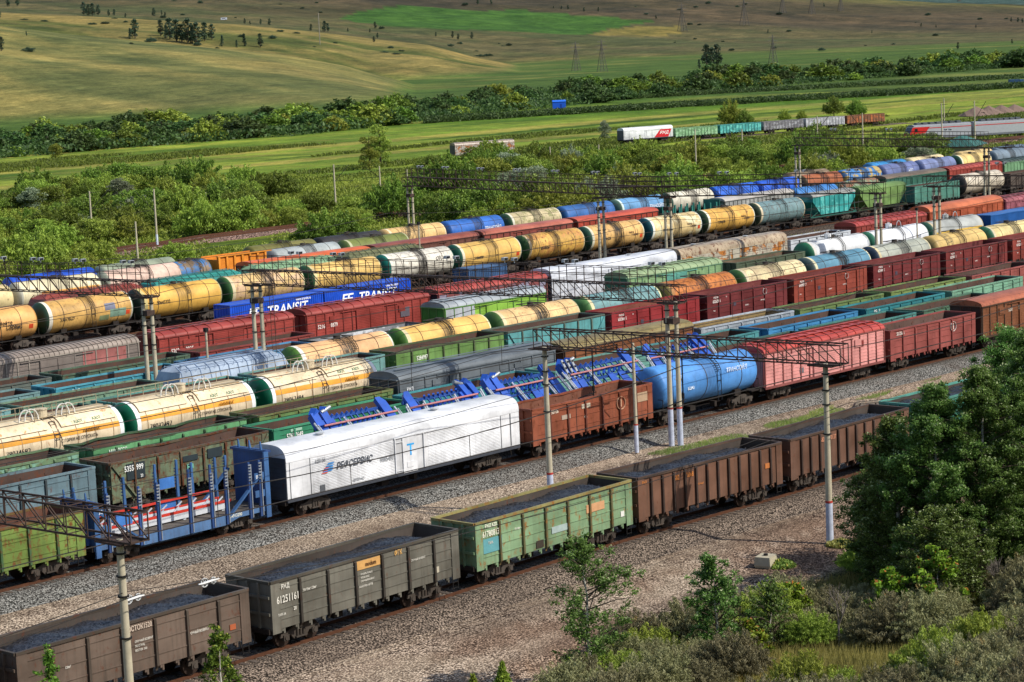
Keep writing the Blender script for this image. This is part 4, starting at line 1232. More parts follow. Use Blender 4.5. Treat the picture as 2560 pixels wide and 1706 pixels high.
# sixth row: old gondolas, then maroon ones
gon('g', 83.4, 'pale green open wagon behind the left ammonia tank wagon', '#6f9a80', rust=.5)
gon('g', 97.3, 'turquoise patched open wagon behind the middle ammonia tank wagon', '#5f9a90', rust=.5)
gon('g', 111.2, 'small looking teal open wagon end right of the last ammonia tank wagon', '#6a9690', rust=.35, ridges=3)
_e = gon('g', 125.2, 'leaf green open wagon numbered 52849971 above the dark grey covered wagon', '#678c48', rust=.3, rim='#4c5a38', ridges=3); T(_e, '52849971', 2.3, 2.5, .36, '#e6e8dc', L=12.75)
gon('g', 138.5, 'turquoise open wagon with diagonal end braces left of the red open wagons', '#5a9c9c', rust=.3, diag=1, ridges=0, rim='#5c6a5c')
mar = [('#8c2426','65036485','bright crimson open wagon numbered 65036485'),('#6a2424','65262966','dark maroon open wagon numbered 65262966'),('#8a3a28','64999717','orange brown open wagon numbered 64999717'),
       ('#6c2222','65249955','maroon open wagon numbered 65249955'),('#742824','65290030','maroon open wagon numbered 65290030'),('#863428','65262511','brick red open wagon numbered 65262511 at the right edge')]
for i, (c_, n_, lb) in enumerate(mar):
    r = gon('g', 152.2+13.93*i, lb, c_, rust=.08, dirt=.2, ridges=4, inner=paint('#7a4030' if i in (0,) else '#6a2c28', .3, .3, .8))
    T(r, n_, .85, 2.6, .3, '#e8dcd4', L=12.75); T(r, 'РЖД RZD', 1.0, 3.02, .17, '#e8dcd4', L=12.75); ringlogo(r, 9.1-6.375, 2.85, .3, '#e8dcd4', -1.56)
    T(r, '75т', 2.9, 2.95, .12, '#e8dcd4', L=12.75); T(r, 'ТАРА', .9, 1.8, .12, '#e8dcd4', L=12.75); T(r, 'СРОЧНЫЙ', 8.4, 2.0, .12, '#e8dcd4', L=12.75); T(r, 'ВОЗВРАТ', 5.9, 1.8, .12, '#e8dcd4', L=12.75)
    plate(r, 4.1, 4.5, 2.0, 2.35, '#4a4450', L=12.75)
# seventh row
gon('h', 65.3, 'dull open wagon at the left edge behind the pale green one', '#6f9a9a')
gon('h', 79.2, 'pale blue green open wagon with rusty edge beside the left edge', '#78a8a8', rust=.5)
gon('h', 93.0, 'weathered open wagon just behind the ammonia tanks left of the light blue hopper', '#6c8a72', rust=.5)
_g = wagon('mineral_hopper_wagon', 'h', 107.3, 11.4, 'light blue hopper wagon with faceted ribbed roof numbered 90222225', 'hopper wagon'); hopper_top(_g, 11.4, '#8397b2', '#a5b4c6', ze=2.8, zt=4.2, ribs=11, rust=.05, dirt=.25)
for a_, x_ in (('902', -.8), ('222', .5), ('25', 1.9)): lettering(_g, a_, x_, 2.1, .34, '#e8ecf0', y=-1.57)
lettering(_g, 'РЖД', -3.2, 2.15, .28, '#e8ecf0', y=-1.57)
_m = MB(); _m.box(-5.9, -4.3, -1.58, -1.56, 2.15, 2.5); obj('painted_panel', _m, WHITE, _g)
row = [('#e8b57e','#4f7a2c','#efe9dc'),('#e8b862','#4f7a2c','#f0dfb0'),('#e4bd82','#4c6e34','#d9c79c'),('#6d9696','#5c8a4c','#e6d9a8'),('#c4742c','#8a7a3c','#a8743c'),('#e2cf9e','#3f6a34','#d9cba8'),('#55869c','#4a5a58','#d8cfa8'),('#a8ab9c','#26384c','#e0cfa0'),('#cfae68',None,None),('#e2cb8c','#2f6a4c','#d9cba8')]
nm = ['peach tank wagon with green end and white ring','bright yellow tank wagon with green end','pale ochre tank wagon with sooty ladder','blue green tank wagon with cream ring','rust orange tank wagon','cream tank wagon with green end','steel blue tank wagon with cream ring','grey beige tank wagon with navy end','plain mustard tank wagon','cream tank wagon with dark green end']
wh = ['nearest the light blue hopper','above the leaf green open wagon','above the turquoise braced open wagon','left of the crimson open wagon','behind the crimson open wagon','behind the maroon wagon 65262966','behind the orange brown wagon 64999717','behind the maroon wagon 65249955','behind the maroon wagon 65290030','at the right edge of its row']
for i, (c_, cp, bd) in enumerate(row):
    r = wagon('tank_wagon', 'h', 119.7+11.98*i, 11.3, f'{nm[i]} {wh[i]}', 'tank wagon')
    tankcar(r, 11.3, c_, cp, bd, stain=(.95,.8,1,.6,.9,.5,.95,.7,.35,.8)[i], rust=(.3,.15,.45,.35,.7,.5,.2,.3,.15,.4)[i], dirt=(.25,.2,.5,.5,.5,.4,.3,.4,.3,.5)[i], patch='#b5a27c' if i == 5 else None, lx=(.75,.2,.6,.75,.3,.75,.6,.75,.3,.6)[i])
# eighth row
gon('i', 71.5, 'dark open wagon at the left edge in front of the grey covered wagon', '#55665c')
gon('i', 85.4, 'grey teal open wagon at the left edge below the dark green one', '#6a8c8c', rust=.4)
_e = gon('i', 99.6, 'turquoise open wagon lettered RZhD left of the light blue hopper', '#3a8ea0', rust=.2, rim='#4f9cae'); T(_e, 'РЖД', 1.5, 2.85, .3, '#e6eef0', L=12.75)
gon('i', 113.5, 'blue open wagon mostly hidden behind the light blue hopper', '#4a82a8')
_dg = gon('i', 127.2, 'open wagon filled with white grey debris above the yellow tank wagons', '#3e4140', inner=paint('#8b8d90', .3, .3, .9, patch='#c9cacc'))
# ninth row
gon('j', 76.5, 'dark open wagon beyond the left edge', '#4c4a44')
gon('j', 90.4, 'dark grey green open wagon below the grey slatted covered wagon', '#5a625a')
gon('j', 104.2, 'dark green open wagon in front of the left double mast', '#4f6650', rust=.45)
gon('j', 118.0, 'dark red open wagon in front of the first red covered wagon', '#8a3a32', rust=.35)
_g = wagon('boxcar', 'j', 146.8, 13.9, 'grey roofed covered wagon with lime green side and green end', 'boxcar'); boxcar(_g, 13.9, '#83b03c', '#9fa5a8', ribs=12, posts=12, rust=.05, dirt=.2, hatch=0, slats=0, endc='#3f8a2c', ze=3.75, postc='#56803a', door=3.0)
_m = MB(); _m.box(-6.9, -3.0, -1.56, -1.54, 1.25, 3.6); obj('grey_panel', _m, paint('#b4b8bc', .1, .3), _g)
_g = wagon('boxcar', 'j', 173.0, 15.5, 'sage green covered wagon with pale ribbed roof and dark green end', 'boxcar'); boxcar(_g, 15.5, '#86a876', '#94a87c', ribs=13, posts=14, rust=.15, dirt=.25, hatch=1, slats=1, endc='#2f7a5c', ze=3.75, postc='#6a9070', door=3.4, doorc='#5fa090')
gon('j', 191.0, 'dark green open wagon filled with brown earth right of the sage covered wagon', '#4f5c46', inner=paint('#6a5844', .4, .4, .95))
for i, (lb, c_, cp, bd) in enumerate((('white tank wagon with green end beside the earth filled wagon','#dfe0e0','#2f7a54','#d9d4c8'),('white tank wagon lettered SGT behind the left mast pair','#e4e6ea','#4a9272','#cfd0d0'),('pale grey tank wagon with a yellow stripe behind the right mast pair','#aeb0aa','#2f5a48','#b8a888'))):
    r = wagon('tank_wagon', 'j', 205.2+12.6*i, 12.2, lb, 'tank wagon'); tankcar(r, 12.2, c_, cp, bd, stain=.05, rust=.04, dirt=.15, r=1.5, zc=2.75, top=1, rings=False, lx=.2)
    m = MB(); m.cyl((-.8,0,4.2), (-.8,0,4.75), .38, 14); obj('valve_dome', m, plain(c_, .5), r)
    m = MB()
    for x in (-1.6, .6):
        pr = None
        for k in range(9):
            t_ = PI*k/8; p = (x+math.cos(t_)*.5, -.5, 4.25+math.sin(t_)*.75)
            if pr: m.beam(pr, p, .06)
            pr = p
    obj('safety_hoop', m, plain('#b8bcc0', .5), r)
    if i == 1: lettering(r, 'SGT', 3.0, 2.7, .4, '#3a4a6a', y=-1.52)
    if i == 2: m = MB(); m.lathe([(-5.2, 1.512), (5.2, 1.512)], 0, 2.75, 3, math.radians(172), math.radians(188)); obj('yellow_stripe', m.mesh('yellow_stripe', True), plain('#d8b050', .6), r)
r = wagon('container_flat_wagon', 'j', 243.8, 13.2, 'flat wagon under the single blue container at the right', 'flat wagon'); flat_deck(r, 13.2)
container((r.location.x, r.location.y, 1.31), 0, 12.19, 2.6, '#2462a8', 'plain blue shipping container standing alone at the right among tank wagons')
# tenth row
_g = wagon('boxcar', 'k', 101.5, 17.0, 'old grey brown slatted covered wagon with rounded ribbed roof at the left', 'boxcar'); boxcar(_g, 17.0, '#7d726a', '#94867a', ribs=34, walk=0, posts=15, rust=.25, dirt=.35, hatch=0, slats=0, zt=4.4, postc='#9a9084', roofrust=.35)
_m = MB(); _m.box(2.6, 7.1, -1.552, -1.53, 1.3, 3.7); obj('pink_panel', _m, paint('#a86660', .3, .4), _g); lettering(_g, '5594', -8.2, 2.1, .32, '#e0d8b8', y=-1.6)
_g = wagon('boxcar', 'k', 84.0, 17.0, 'grey brown covered wagon running out of the left edge', 'boxcar'); boxcar(_g, 17.0, '#6e645c', '#7d7166', ribs=34, walk=0, posts=15, rust=.3, dirt=.5, hatch=0, slats=0, zt=4.7)
for s, n_, lb, L_ in ((120.6,('5269','3835'),'brick red covered wagon numbered 52693835 right of the left double mast',15.6),(137.7,('5216','8879'),'brick red covered wagon numbered 52168879 behind the yellow tank wagons',15.9)):
    _g = wagon('boxcar', 'k', s, L_, lb, 'boxcar'); boxcar(_g, L_, '#96382e', '#963a30', ribs=12, posts=14, rust=.08, dirt=.2, postc='#7c2c24')
    lettering(_g, n_[0], -L_/2+1.3, 2.35, .38, '#e6d8d0', y=-1.6); lettering(_g, n_[1], -L_/2+2.9, 2.35, .38, '#e6d8d0', y=-1.6)
    if s > 130: _m = MB(); _m.box(4.0, 5.2, -1.6, -1.58, 2.2, 3.1); obj('painted_panel', _m, plain('#5c545c', .7), _g)
_g = wagon('boxcar', 'k', 154.9, 15.8, 'red roofed covered wagon with patchy purple grey side', 'boxcar'); boxcar(_g, 15.8, '#8a4a48', '#a8443a', ribs=11, posts=14, rust=.2, dirt=.3, patch='#8a8496', endc='#2c2c38')
r = wagon('refrigerator_wagon', 'k', 171.4, 20.8, 'white refrigerator wagon behind the long lamp gantry', 'refrigerator wagon'); reefer(r, 20.8, '#d4d6dc', nlines=22)
r = wagon('refrigerator_wagon', 'k', 192.9, 20.4, 'rusty white refrigerator wagon with peeling sides', 'refrigerator wagon'); reefer(r, 20.4, '#b9b09c', roofc='#b5a184', rust=.75, dirt=.3, nlines=10, patch='#b07030')
gon('k', 214.0, 'white and grey open wagon behind the white tank wagons', '#c4c8cc', rust=.2, dirt=.2, postc='#5a5e60')
_g = wagon('boxcar', 'k', 228.0, 16.4, 'brick red covered wagon between two mast pairs', 'boxcar'); boxcar(_g, 16.4, '#8c382c', '#a03c32', ribs=13, posts=14, rust=.1, dirt=.25)
_g = wagon('boxcar', 'k', 245.2, 18.5, 'orange slatted covered wagon with smooth orange roof at the right', 'boxcar'); boxcar(_g, 18.5, '#a8502e', '#c2683c', ribs=0, walk=0, posts=14, rust=.1, dirt=.3, ze=4.0, zt=4.8)
_g = wagon('boxcar', 'k', 264.6, 15.8, 'dusky pink covered wagon at the right edge', 'boxcar'); boxcar(_g, 15.8, '#a05a66', '#a0585c', ribs=12, posts=13, rust=.1)
# container row
for s, lb, tx, ww, c_ in ((139.4,'left royal blue container with TRANSIT lettering','TRANSIT','www.transit.ru','#1450c8'),(151.8,'right royal blue container with TRANSIT lettering','TRANSIT','www.transit.ru','#1450c8')):
    r = wagon('container_flat_wagon', 'l', s-.1, 12.4, 'flat wagon carrying the '+lb.split(' with')[0], 'flat wagon'); flat_deck(r, 12.4)
    container((r.location.x, r.location.y, 1.31), 0, 12.19, 2.6, c_, lb, tx, ww)
r = wagon('container_flat_wagon', 'l', 168.5, 12.4, 'flat wagon under the faded blue container behind the gantry', 'flat wagon'); flat_deck(r, 12.4)
container((r.location.x+1.2, r.location.y, 1.31), 0, 6.06, 2.6, '#3c5a80', 'small faded blue container behind the long lamp gantry')
# main yellow tank row
row = [('#e0a860','#d8a050',None,'orange tank wagon lettered Nefte Servis at the left edge',.3),('#d6a85c','#2c4a34','#e6dfcc','ochre tank wagon 53879029 with grey blue patches of paint',.5),('#dcaa4c','#2a3428','#c9b878','mustard tank wagon 50645332 behind the left double mast',.4),
 ('#dcb878','#3f6a34','#d9c9a0','pale ochre tank wagon behind the left end of the long gantry',.9),('#e0b868','#2f5a34','#d9c48c','yellow tank wagon behind the long gantry above the blue containers',.5),('#dcd6c6','#157a6c','#e0dccc','off white tank wagon with teal end and black spill streaks',.9),
 ('#e0b460','#1f5c48','#e8dcc0','clean yellow tank wagon with dark green end',.3),('#d6a850','#3c5a2c','#c8b088','rust marked ochre tank wagon right of the clean yellow one',.6),('#d8ac68','#2f5440','#d8d4bc','yellow tank wagon with broad black spill left of a mast',1.0),
 ('#dfc48a','#1f5a64','#dde0d4','cream tank wagon with blue green end behind the middle masts',.6),('#dcaa50','#2f4a2c','#e0dcc8','golden tank wagon left of the grey blue tank wagon',.4),('#6f8c8e','#3c4a34','#d0c0a0','grey blue tank wagon at the end of the yellow tank row',.3)]
TK = []
for i, (c_, cp, bd, lb, st_) in enumerate(row):
    r = wagon('tank_wagon', 'm', 118.6+11.93*i+(.3 if i > 8 else 0), 11.3, lb, 'tank wagon'); TK.append(r)
    tankcar(r, 11.4, c_, cp, bd, stain=st_, rust=(.2,.4,.15,.5,.3,.45,.1,.6,.4,.35,.5,.55)[i], dirt=(.3,.6,.3,.6,.4,.8,.3,.7,.9,.4,.4,.5)[i], r=1.6, zc=2.72, patch={3:'#c9a882',7:'#c08a4c',9:'#d8cfa8'}.get(i), lx=(.75,.2,.75,.5,.75,.3,.75,.2,.75,.5,.3,.75)[i])
lettering(TK[1], '53879029', -3.9, 2.35, .38, '#2a241c', y=-1.62, tilt=-.1); lettering(TK[2], '50645332', -3.6, 2.6, .38, '#2a241c', y=-1.62)
lettering(TK[0], 'Нефте', .8, 2.75, .42, '#2a2420', y=-1.62, stretch=.9); lettering(TK[0], 'Сервис', 1.6, 2.3, .42, '#2a2420', y=-1.62, stretch=.9)
for i, s_ in ((3,'56717905'),(5,'СТС'),(6,'51844990'),(7,'50140028'),(8,'73784228'),(9,'74740512'),(10,'73784278')): lettering(TK[i], s_, 2.2 if i == 5 else -3.2, 3.0 if i == 5 else 2.4, .45 if i == 5 else .34, '#2a241c', y=-1.62)
for i in (8, 9, 10): lettering(TK[i], 'Нефте', 2.0, 2.8, .3, '#5a4030', y=-1.62); lettering(TK[i], 'Сервис', 2.7, 2.5, .3, '#5a4030', y=-1.62)
def tpatch(r, x0, x1, a0, a1, c, rr=1.612): m = MB(); m.lathe([(x0, rr), (x1, rr)], 0, 2.72, 5, math.radians(a0), math.radians(a1)); obj('paint_patch', m.mesh('paint_patch', True), paint(c, .1, .4), r)
tpatch(TK[1], 1.7, 3.0, 152, 178, '#6f7284'); tpatch(TK[1], 2.3, 4.3, 176, 205, '#7d9c86', 1.616); tpatch(TK[1], 1.0, 2.2, 194, 214, '#8a9468')
for i in (0, 1, 6, 8, 9): tpatch(TK[i], 4.3, 4.8, 186, 202, '#d8481e')
r = wagon('grain_hopper_wagon', 'm', 262.6, 11.6, 'turquoise hopper wagon with grey roof right of the grey blue tank wagon', 'hopper wagon'); grain_hopper(r, 11.6, '#2f9c98', '#9a9a94', '#1f6458', 9, '#5cb4ac')
r = wagon('grain_hopper_wagon', 'm', 274.6, 13.2, 'moss green hopper wagon with sloping ends', 'hopper wagon'); grain_hopper(r, 13.2, '#6f8f4c', '#6f8f4c', '#26381f', 7)
gon('m', 289.6, 'grey green open wagon right of the moss green hopper', '#4c8474', top=3.6, ridges=3)
r = wagon('tank_wagon', 'm', 304.0, 12.4, 'dirty white tank wagon near the right masts', 'tank wagon'); tankcar(r, 12.4, '#cfc3ae', '#3c3a38', '#b8aa92', stain=.9, rust=.5, dirt=.6, r=1.6)
gon('m', 317.8, 'dark brown open wagon at the right end of the yellow tank row', '#4f443c')
# row just behind
gon('n', 120.6, 'dark open wagon behind the Nefte Servis tank wagon', '#4a3a34')
r = wagon('mineral_hopper_wagon', 'n', 134.6, 13.4, 'maroon hopper wagon behind the gantry at the left', 'hopper wagon'); hopper_top(r, 13.4, '#7a3228', '#8a3c30', ze=2.9, zt=4.3, ribs=12, rust=.25)
r = wagon('mineral_hopper_wagon', 'n', 148.8, 13.0, 'teal hopper wagon with ribbed teal roof', 'hopper wagon'); hopper_top(r, 13.0, '#1f6e66', '#2f8a80', ze=2.9, zt=4.3, ribs=12, rust=.1)
r = wagon('mineral_hopper_wagon', 'n', 163.0, 13.4, 'light green hopper wagon behind the long gantry', 'hopper wagon'); hopper_top(r, 13.4, '#6f9470', '#86a880', ze=2.9, zt=4.4, ribs=12, rust=.1)
r = wagon('mineral_hopper_wagon', 'n', 177.3, 13.0, 'olive hopper wagon with streaked roof', 'hopper wagon'); hopper_top(r, 13.0, '#555a3c', '#6a6c48', ze=2.9, zt=4.4, ribs=12, rust=.3)
# row of covered wagons
r = wagon('dump_wagon', 'p', 169.9, 7.8, 'tall bright orange ribbed dump wagon', 'dump wagon')
m = MB(); m.box(-3.8, 3.8, -1.5, -1.4, 1.5, 4.3); m.box(-3.8, 3.8, 1.4, 1.5, 1.5, 4.3); m.box(-3.8, -3.7, -1.4, 1.4, 1.5, 4.0); m.box(3.7, 3.8, -1.4, 1.4, 1.5, 4.0); m.box(-3.7, 3.7, -1.4, 1.4, 1.5, 1.6)
obj('body', m, paint('#dd8420', .1, .2), r)
for i in range(7): m = MB(); x = -3.6+i*1.2; m.box(x-.14, x+.14, -1.68, -1.5, 1.5, 4.35); obj('side_rib', m, paint('#e08c24', .1, .2), r)
m = MB(); m.box(-3.8, 3.8, -1.6, -1.5, 2.5, 2.7); m.box(-3.85, 4.55, -1.72, -1.4, 4.3, 4.42); obj('side_rail', m, paint('#e08c24', .1, .2), r)
underframe(r, 7.8, 2.4); bogies(r, 2.4)
for s, L_, c_, rc, lb, kw in ((167.4,18.8,'#a8522c','#d8642c','long bright orange roofed covered wagon behind the lamp gantry',dict(ribs=0,walk=0)),(187.2,18.2,'#6a4034','#8f4a38','brown slatted covered wagon with rust red roof',dict(ribs=0,walk=0)),
    (206.2,17.6,'#8f463a','#b0604a','salmon roofed covered wagon with brick red slats',dict(ribs=0,walk=0)),(224.8,17.4,'#a8402a','#b84c32','orange red covered wagon left of the green stake wagon',dict(ribs=0,walk=0))):
    r = wagon('boxcar', 'o', s, L_, lb, 'boxcar'); boxcar(r, L_, c_, rc, posts=14, rust=.25, dirt=.3, hatch=0, slats=0, door=3, postc='#4a2a22', **kw)
r = wagon('stake_flat_wagon', 'o', 243.2, 13.6, 'dark green stake wagon with tall stakes and end wall', 'flat wagon'); flat_deck(r, 13.6, '#1f5a50')
for q in (-1, 1): m = MB(); m.box(q*6.7-.06, q*6.7+.06, -1.45, 1.45, 1.3, 4.2); obj('end_wall', m, paint('#1f6a5c', .1, .3), r)
for i in range(9):
    for s_ in (-1, 1): m = MB(); x = -5.8+i*1.45; m.beam((x, s_*1.5, .9), (x, s_*1.5, 3.9), .2); obj('stake', m, paint('#2a7a6c', .1, .3), r)
r = wagon('boxcar', 'o', 257.8, 17.4, 'light grey covered wagon with whitish roof', 'boxcar'); boxcar(r, 17.4, '#a4a49e', '#b4ada4', ribs=0, walk=0, posts=17, rust=.2, hatch=0, slats=0, door=0, postc='#55564f')
for s, c_, lb, pt in ((276.6,'#3a7cc0','bright blue tank wagon in the row of covered wagons',None),(288.4,'#7a8a6c','rust and green mottled tank wagon in the row of covered wagons','#8a5a3c')):
    r = wagon('tank_wagon', 'o', s, 11.3, lb, 'tank wagon'); tankcar(r, 11.3, c_, None, None, stain=.6, rust=.3, patch=pt)
for s, L_, c_, rc, lb in ((300.6,18,'#2f6452','#6a5a48','dark green covered wagon with brown roof'),(319.6,16.8,'#963a2c','#a04030','red covered wagon near the top right masts'),(337.2,16,'#6f9a70','#3c4a40','pale green covered wagon at the right edge')):
    r = wagon('boxcar', 'o', s, L_, lb, 'boxcar'); boxcar(r, L_, c_, rc, ribs=0 if s < 310 else 12, walk=0, posts=15, rust=.2, hatch=0, slats=0, door=3)
# two far tank rows
def tk(trk, s, L_, c_, lb, cap=None, band=None, patch=None, stain=.6, rust=.3, r_=1.55, **k):
    r = wagon('tank_wagon', trk, s, L_, lb, 'tank wagon'); tankcar(r, L_, c_, cap, band, stain=stain, rust=rust, patch=patch, r=r_, zc=2.7, **k); return r
tk('p', 130.2, 11.4, '#e2cc94', 'cream tank wagon cut by the left edge', stain=.5)
_q = tk('p', 142.0, 11.4, '#dccfa8', 'cream tank wagon with a wide orange stripe at the left', '#c8c4b0', None, stain=.2)
m = MB(); m.lathe([(-2.8, 1.565), (5.0, 1.565)], 0, 2.7, 4, math.radians(168), math.radians(196)); obj('orange_stripe', m.mesh('orange_stripe', True), plain('#dba050', .6), _q); lettering(_q, '75730558', -1.5, 1.95, .3, '#2a241c', y=-1.42, tilt=-.5)
tk('p', 153.8, 11.2, '#d9b8a4', 'pinkish tank wagon behind the left gantry rail', '#9ca08c', None, stain=.3)
tk('p', 164.0, 5.6, '#8a7458', 'tank wagon smeared brown and blue left of the orange dump wagon', '#2f4a34', None, patch='#3a6ea0', stain=.3, rust=.5)
tk('p', 179.3, 11.2, '#a3aaa8', 'pale grey tank wagon behind the orange roofed covered wagon')
tk('p', 191.2, 11.3, '#737c38', 'olive green tank wagon in front of the black one', '#5c6e34', '#b8b890')
tk('q', 145.6, 12.2, '#1c50c0', 'royal blue tank wagon at the far left behind the gantry rail', stain=.2, rust=.05)
tk('q', 158.4, 11.2, '#8f9880', 'grey sage tank wagon behind the pinkish one')
gq = [('#6e6a30','brownish olive tank wagon behind the pale grey one',None,None,None),('#2e2c2c','black tank wagon at the edge of the bushes',None,None,None),('#e0b878','peach tank wagon below the left end mast of the far gantry',None,'#e8d8b0',None),('#2a66b8','bright blue Transoil tank wagon right of the peach one',None,None,None),('#c4b48a','dirty cream tank wagon with yellow smears','#3c5c3c','#d9d4c0','#8f8a5c'),
      ('#3468a8','dark blue tank wagon left of the light blue one',None,None,None),('#5f92bc','light blue tank wagon lettered Transoil','#5a7a68','#c8d8d0',None),('#d4cdb8','white tank wagon above the green stake wagon','#3c5a4a',None,None),('#2060c8','blue tank wagon behind the far truss',None,None,None),('#1f5cd0','vivid blue tank wagon right of the truss middle',None,None,None),
      ('#a0582c','rust orange tank wagon','#5a4a2c',None,None),('#3a78b4','blue and ochre mottled tank wagon',None,None,'#b09858'),('#6672a0','lavender blue tank wagon lettered NTS',None,None,None),('#7480a8','second lavender tank wagon right of the lettered one',None,None,None),('#dcbc74','yellow tank wagon with green end near the right masts','#2f5a44','#e6dcc0',None),('#70808c','dark grey blue tank wagon at the upper right edge',None,None,None)]
sq = [181.3,192.9,204.7,216.3,228.4,240.3,252.3,264.4,276.3,288.2,300.5,312.6,324.7,337.2,349.6,362.3]
for (c_, lb, cp, bd, pt), s in zip(gq, sq):
    r = tk('q', s, 11.3, c_, lb, cp, bd, pt, stain=.7, rust=.3)
    if 'ransoil' in lb: lettering(r, 'ТРАНСОЙЛ', 1.2, 2.5, .5, '#e6ecf2', y=-1.57)
    if 'NTS' in lb: lettering(r, 'НТС', 1.6, 2.5, .6, '#e6ecf2', y=-1.57)
for s, c_, lb in ((306,'#8a7458','ochre brown tank wagon top behind the blue and ochre one'),(330,'#2f86c0','blue tank wagon in the farthest row'),(342.5,'#d8c494','cream tank wagon in the farthest row left of the other cream one'),(359.5,'#e0c080','yellow cream tank wagon in the farthest row by the green roof'),(372,'#5c6e80','grey tank wagon at the end of the farthest row')):
    tk('r', s, 11.4, c_, lb)

# ------------------------------------------------------------------ blue machinery on flat wagons
def machine(loc, rz, L, flip, label):
    t = thing('blue_lifting_frame', label, 'machinery', loc, rz, 'blue machines loaded on the flat wagons')
    BLU = paint('#1f55b8', .15, .35, .5); BL2 = paint('#24509c', .2, .4, .5); ROD = plain('#b87a78', .5); SIL = plain('#c4c8cc', .35, .4)
    h = L/2; f = -1 if flip else 1
    # tilted plane: low edge toward the viewer
    def P(x, a, n=0): # a along the tilted plane, n normal offset
        return (x*f, -1.35+a*.7-n*.45, 1.15+a*.68+n*.8)
    m = MB()
    for a in (.25, 1.3, 2.0, 2.6): m.beam(P(-h+.4, a), P(h-.5, a), .15, .2)
    for i in range(12): x = -h+.7+(L-1.5)*i/11; m.beam(P(x, .25), P(x, 2.7), .09)
    obj('frame', m, BL2, t)
    m = MB()
    for i in range(8):
        x = -h+1.6+(L-4.2)*i/7
        m.beam(P(x, 1.5, .1), P(x+.28, 1.85, .35), .16); m.beam(P(x, 2.6, .05), P(x+.1, 2.6, .3), .14)
    for x in (-h+2.2, 0.0, h-3.0):
        vs = [P(x, .1, .12), P(x+1.0, .1, .12), P(x+.62, 1.4, .12), P(x+.1, 1.4, .12)]
        b = [P(x, .1, .2), P(x+1.0, .1, .2), P(x+.62, 1.4, .2), P(x+.1, 1.4, .2)]
        m.add([tuple(v) for v in vs+b], [(0,1,2,3),(4,5,6,7),(0,1,5,4),(1,2,6,5),(2,3,7,6),(3,0,4,7)])
    obj('bracket', m, BLU, t)
    # tall plates at one end
    for k, x in enumerate((h-1.0, h-.15)):
        m = MB(); w = .42
        pts = [P(x-w, -.2), P(x+w, -.2), P(x+w*.8, 2.8), P(x+w*.1, 3.2), P(x-w*.9, 3.2)]
        q = [P(x-w, -.2, .35), P(x+w, -.2, .35), P(x+w*.8, 2.8, .35), P(x+w*.1, 3.2, .35), P(x-w*.9, 3.2, .35)]
        if k: pts = pts[:]; 
        m.add([tuple(v) for v in pts+q], [(4,3,2,1,0),(5,6,7,8,9)]+[(i, (i+1) % 5, 5+(i+1) % 5, 5+i) for i in range(5)])
        if k == 0: obj('end_plate', m, BLU, t)
    # heads at the other end
    for x in (-h+.2, -h+1.0):
        m = MB(); c0 = P(x, 1.9, .1); c1 = P(x+.1, 3.0, .1)
        m.beam(c0, c1, .55, .5); m.beam(P(x, 2.9, .1), P(x+.35, 3.2, .35), .45, .35); m.beam(P(x+.1, .2, .1), P(x+.3, 2.4, .1), .6, .22)
        obj('head', m, BLU, t)
    m = MB(); m.cyl(P(-h+.9, 2.9, .3), P(-h+1.7, 3.05, .5), .14, 10); obj('motor', m, plain('#8f9498', .4, .3), t)
    m = MB(); m.cyl(P(-h+.3, 1.7, .45), P(h-.4, 1.7, .45), .07, 8); obj('long_rod', m, ROD, t)
    for x in (-h+.0, -h+2.6, h-1.7, h-.1):
        m = MB(); m.cyl(P(x, -.4, .3), P(x-.3, 2.1, .4), .075, 8); m.cyl(P(x+.22, -.4, .3), P(x-.1, 1.9, .4), .05, 8); obj('silver_post', m, SIL, t)
cy_ = 105.45
for s in (94.6, 108.8, 122.6):
    r = wagon('flat_wagon', 'c', s, 13.4, {94.6:'flat wagon under the two left blue machines',108.8:'flat wagon under the middle blue machines',122.6:'flat wagon under the right blue machines'}[s], 'flat wagon'); flat_deck(r, 13.4)
for x0, x1, fl, lb in ((95.6,102.9,0,'leftmost blue lifting machine above the white refrigerator wagon roof'),(103.2,110.5,1,'second blue lifting machine from the left above the white roof'),(111.6,119.0,0,'blue lifting machine left of the grey perforated beams'),(119.4,127.7,0,'blue lifting machine just right of the perforated beams'),(128.2,135.9,1,'rightmost blue lifting machine above the blue tank wagon')):
    machine(((x0+x1)/2, TRK['c'].y(x0)-.1, 1.3), 0, x1-x0, fl, lb)
r = thing('perforated_beams', 'three upright grey perforated steel beams between the blue machines', 'steel beams', (120.0, 104.6, 1.3))
for i in range(3):
    m = MB(); x = i*.5; m.beam((x, -.6, .6), (x-.5, .9, 3.7), .3, .08)
    obj('beam', m, plain('#a9adb0', .5, .2), r)
    m = MB()
    for k in range(8): t_ = (k+.5)/8; m.cyl((x-.5*t_, -.66+1.5*t_, .62+3.1*t_), (x-.5*t_, -.68+1.5*t_, .66+3.1*t_), .09, 8)
    obj('hole', m, BLACK, r)

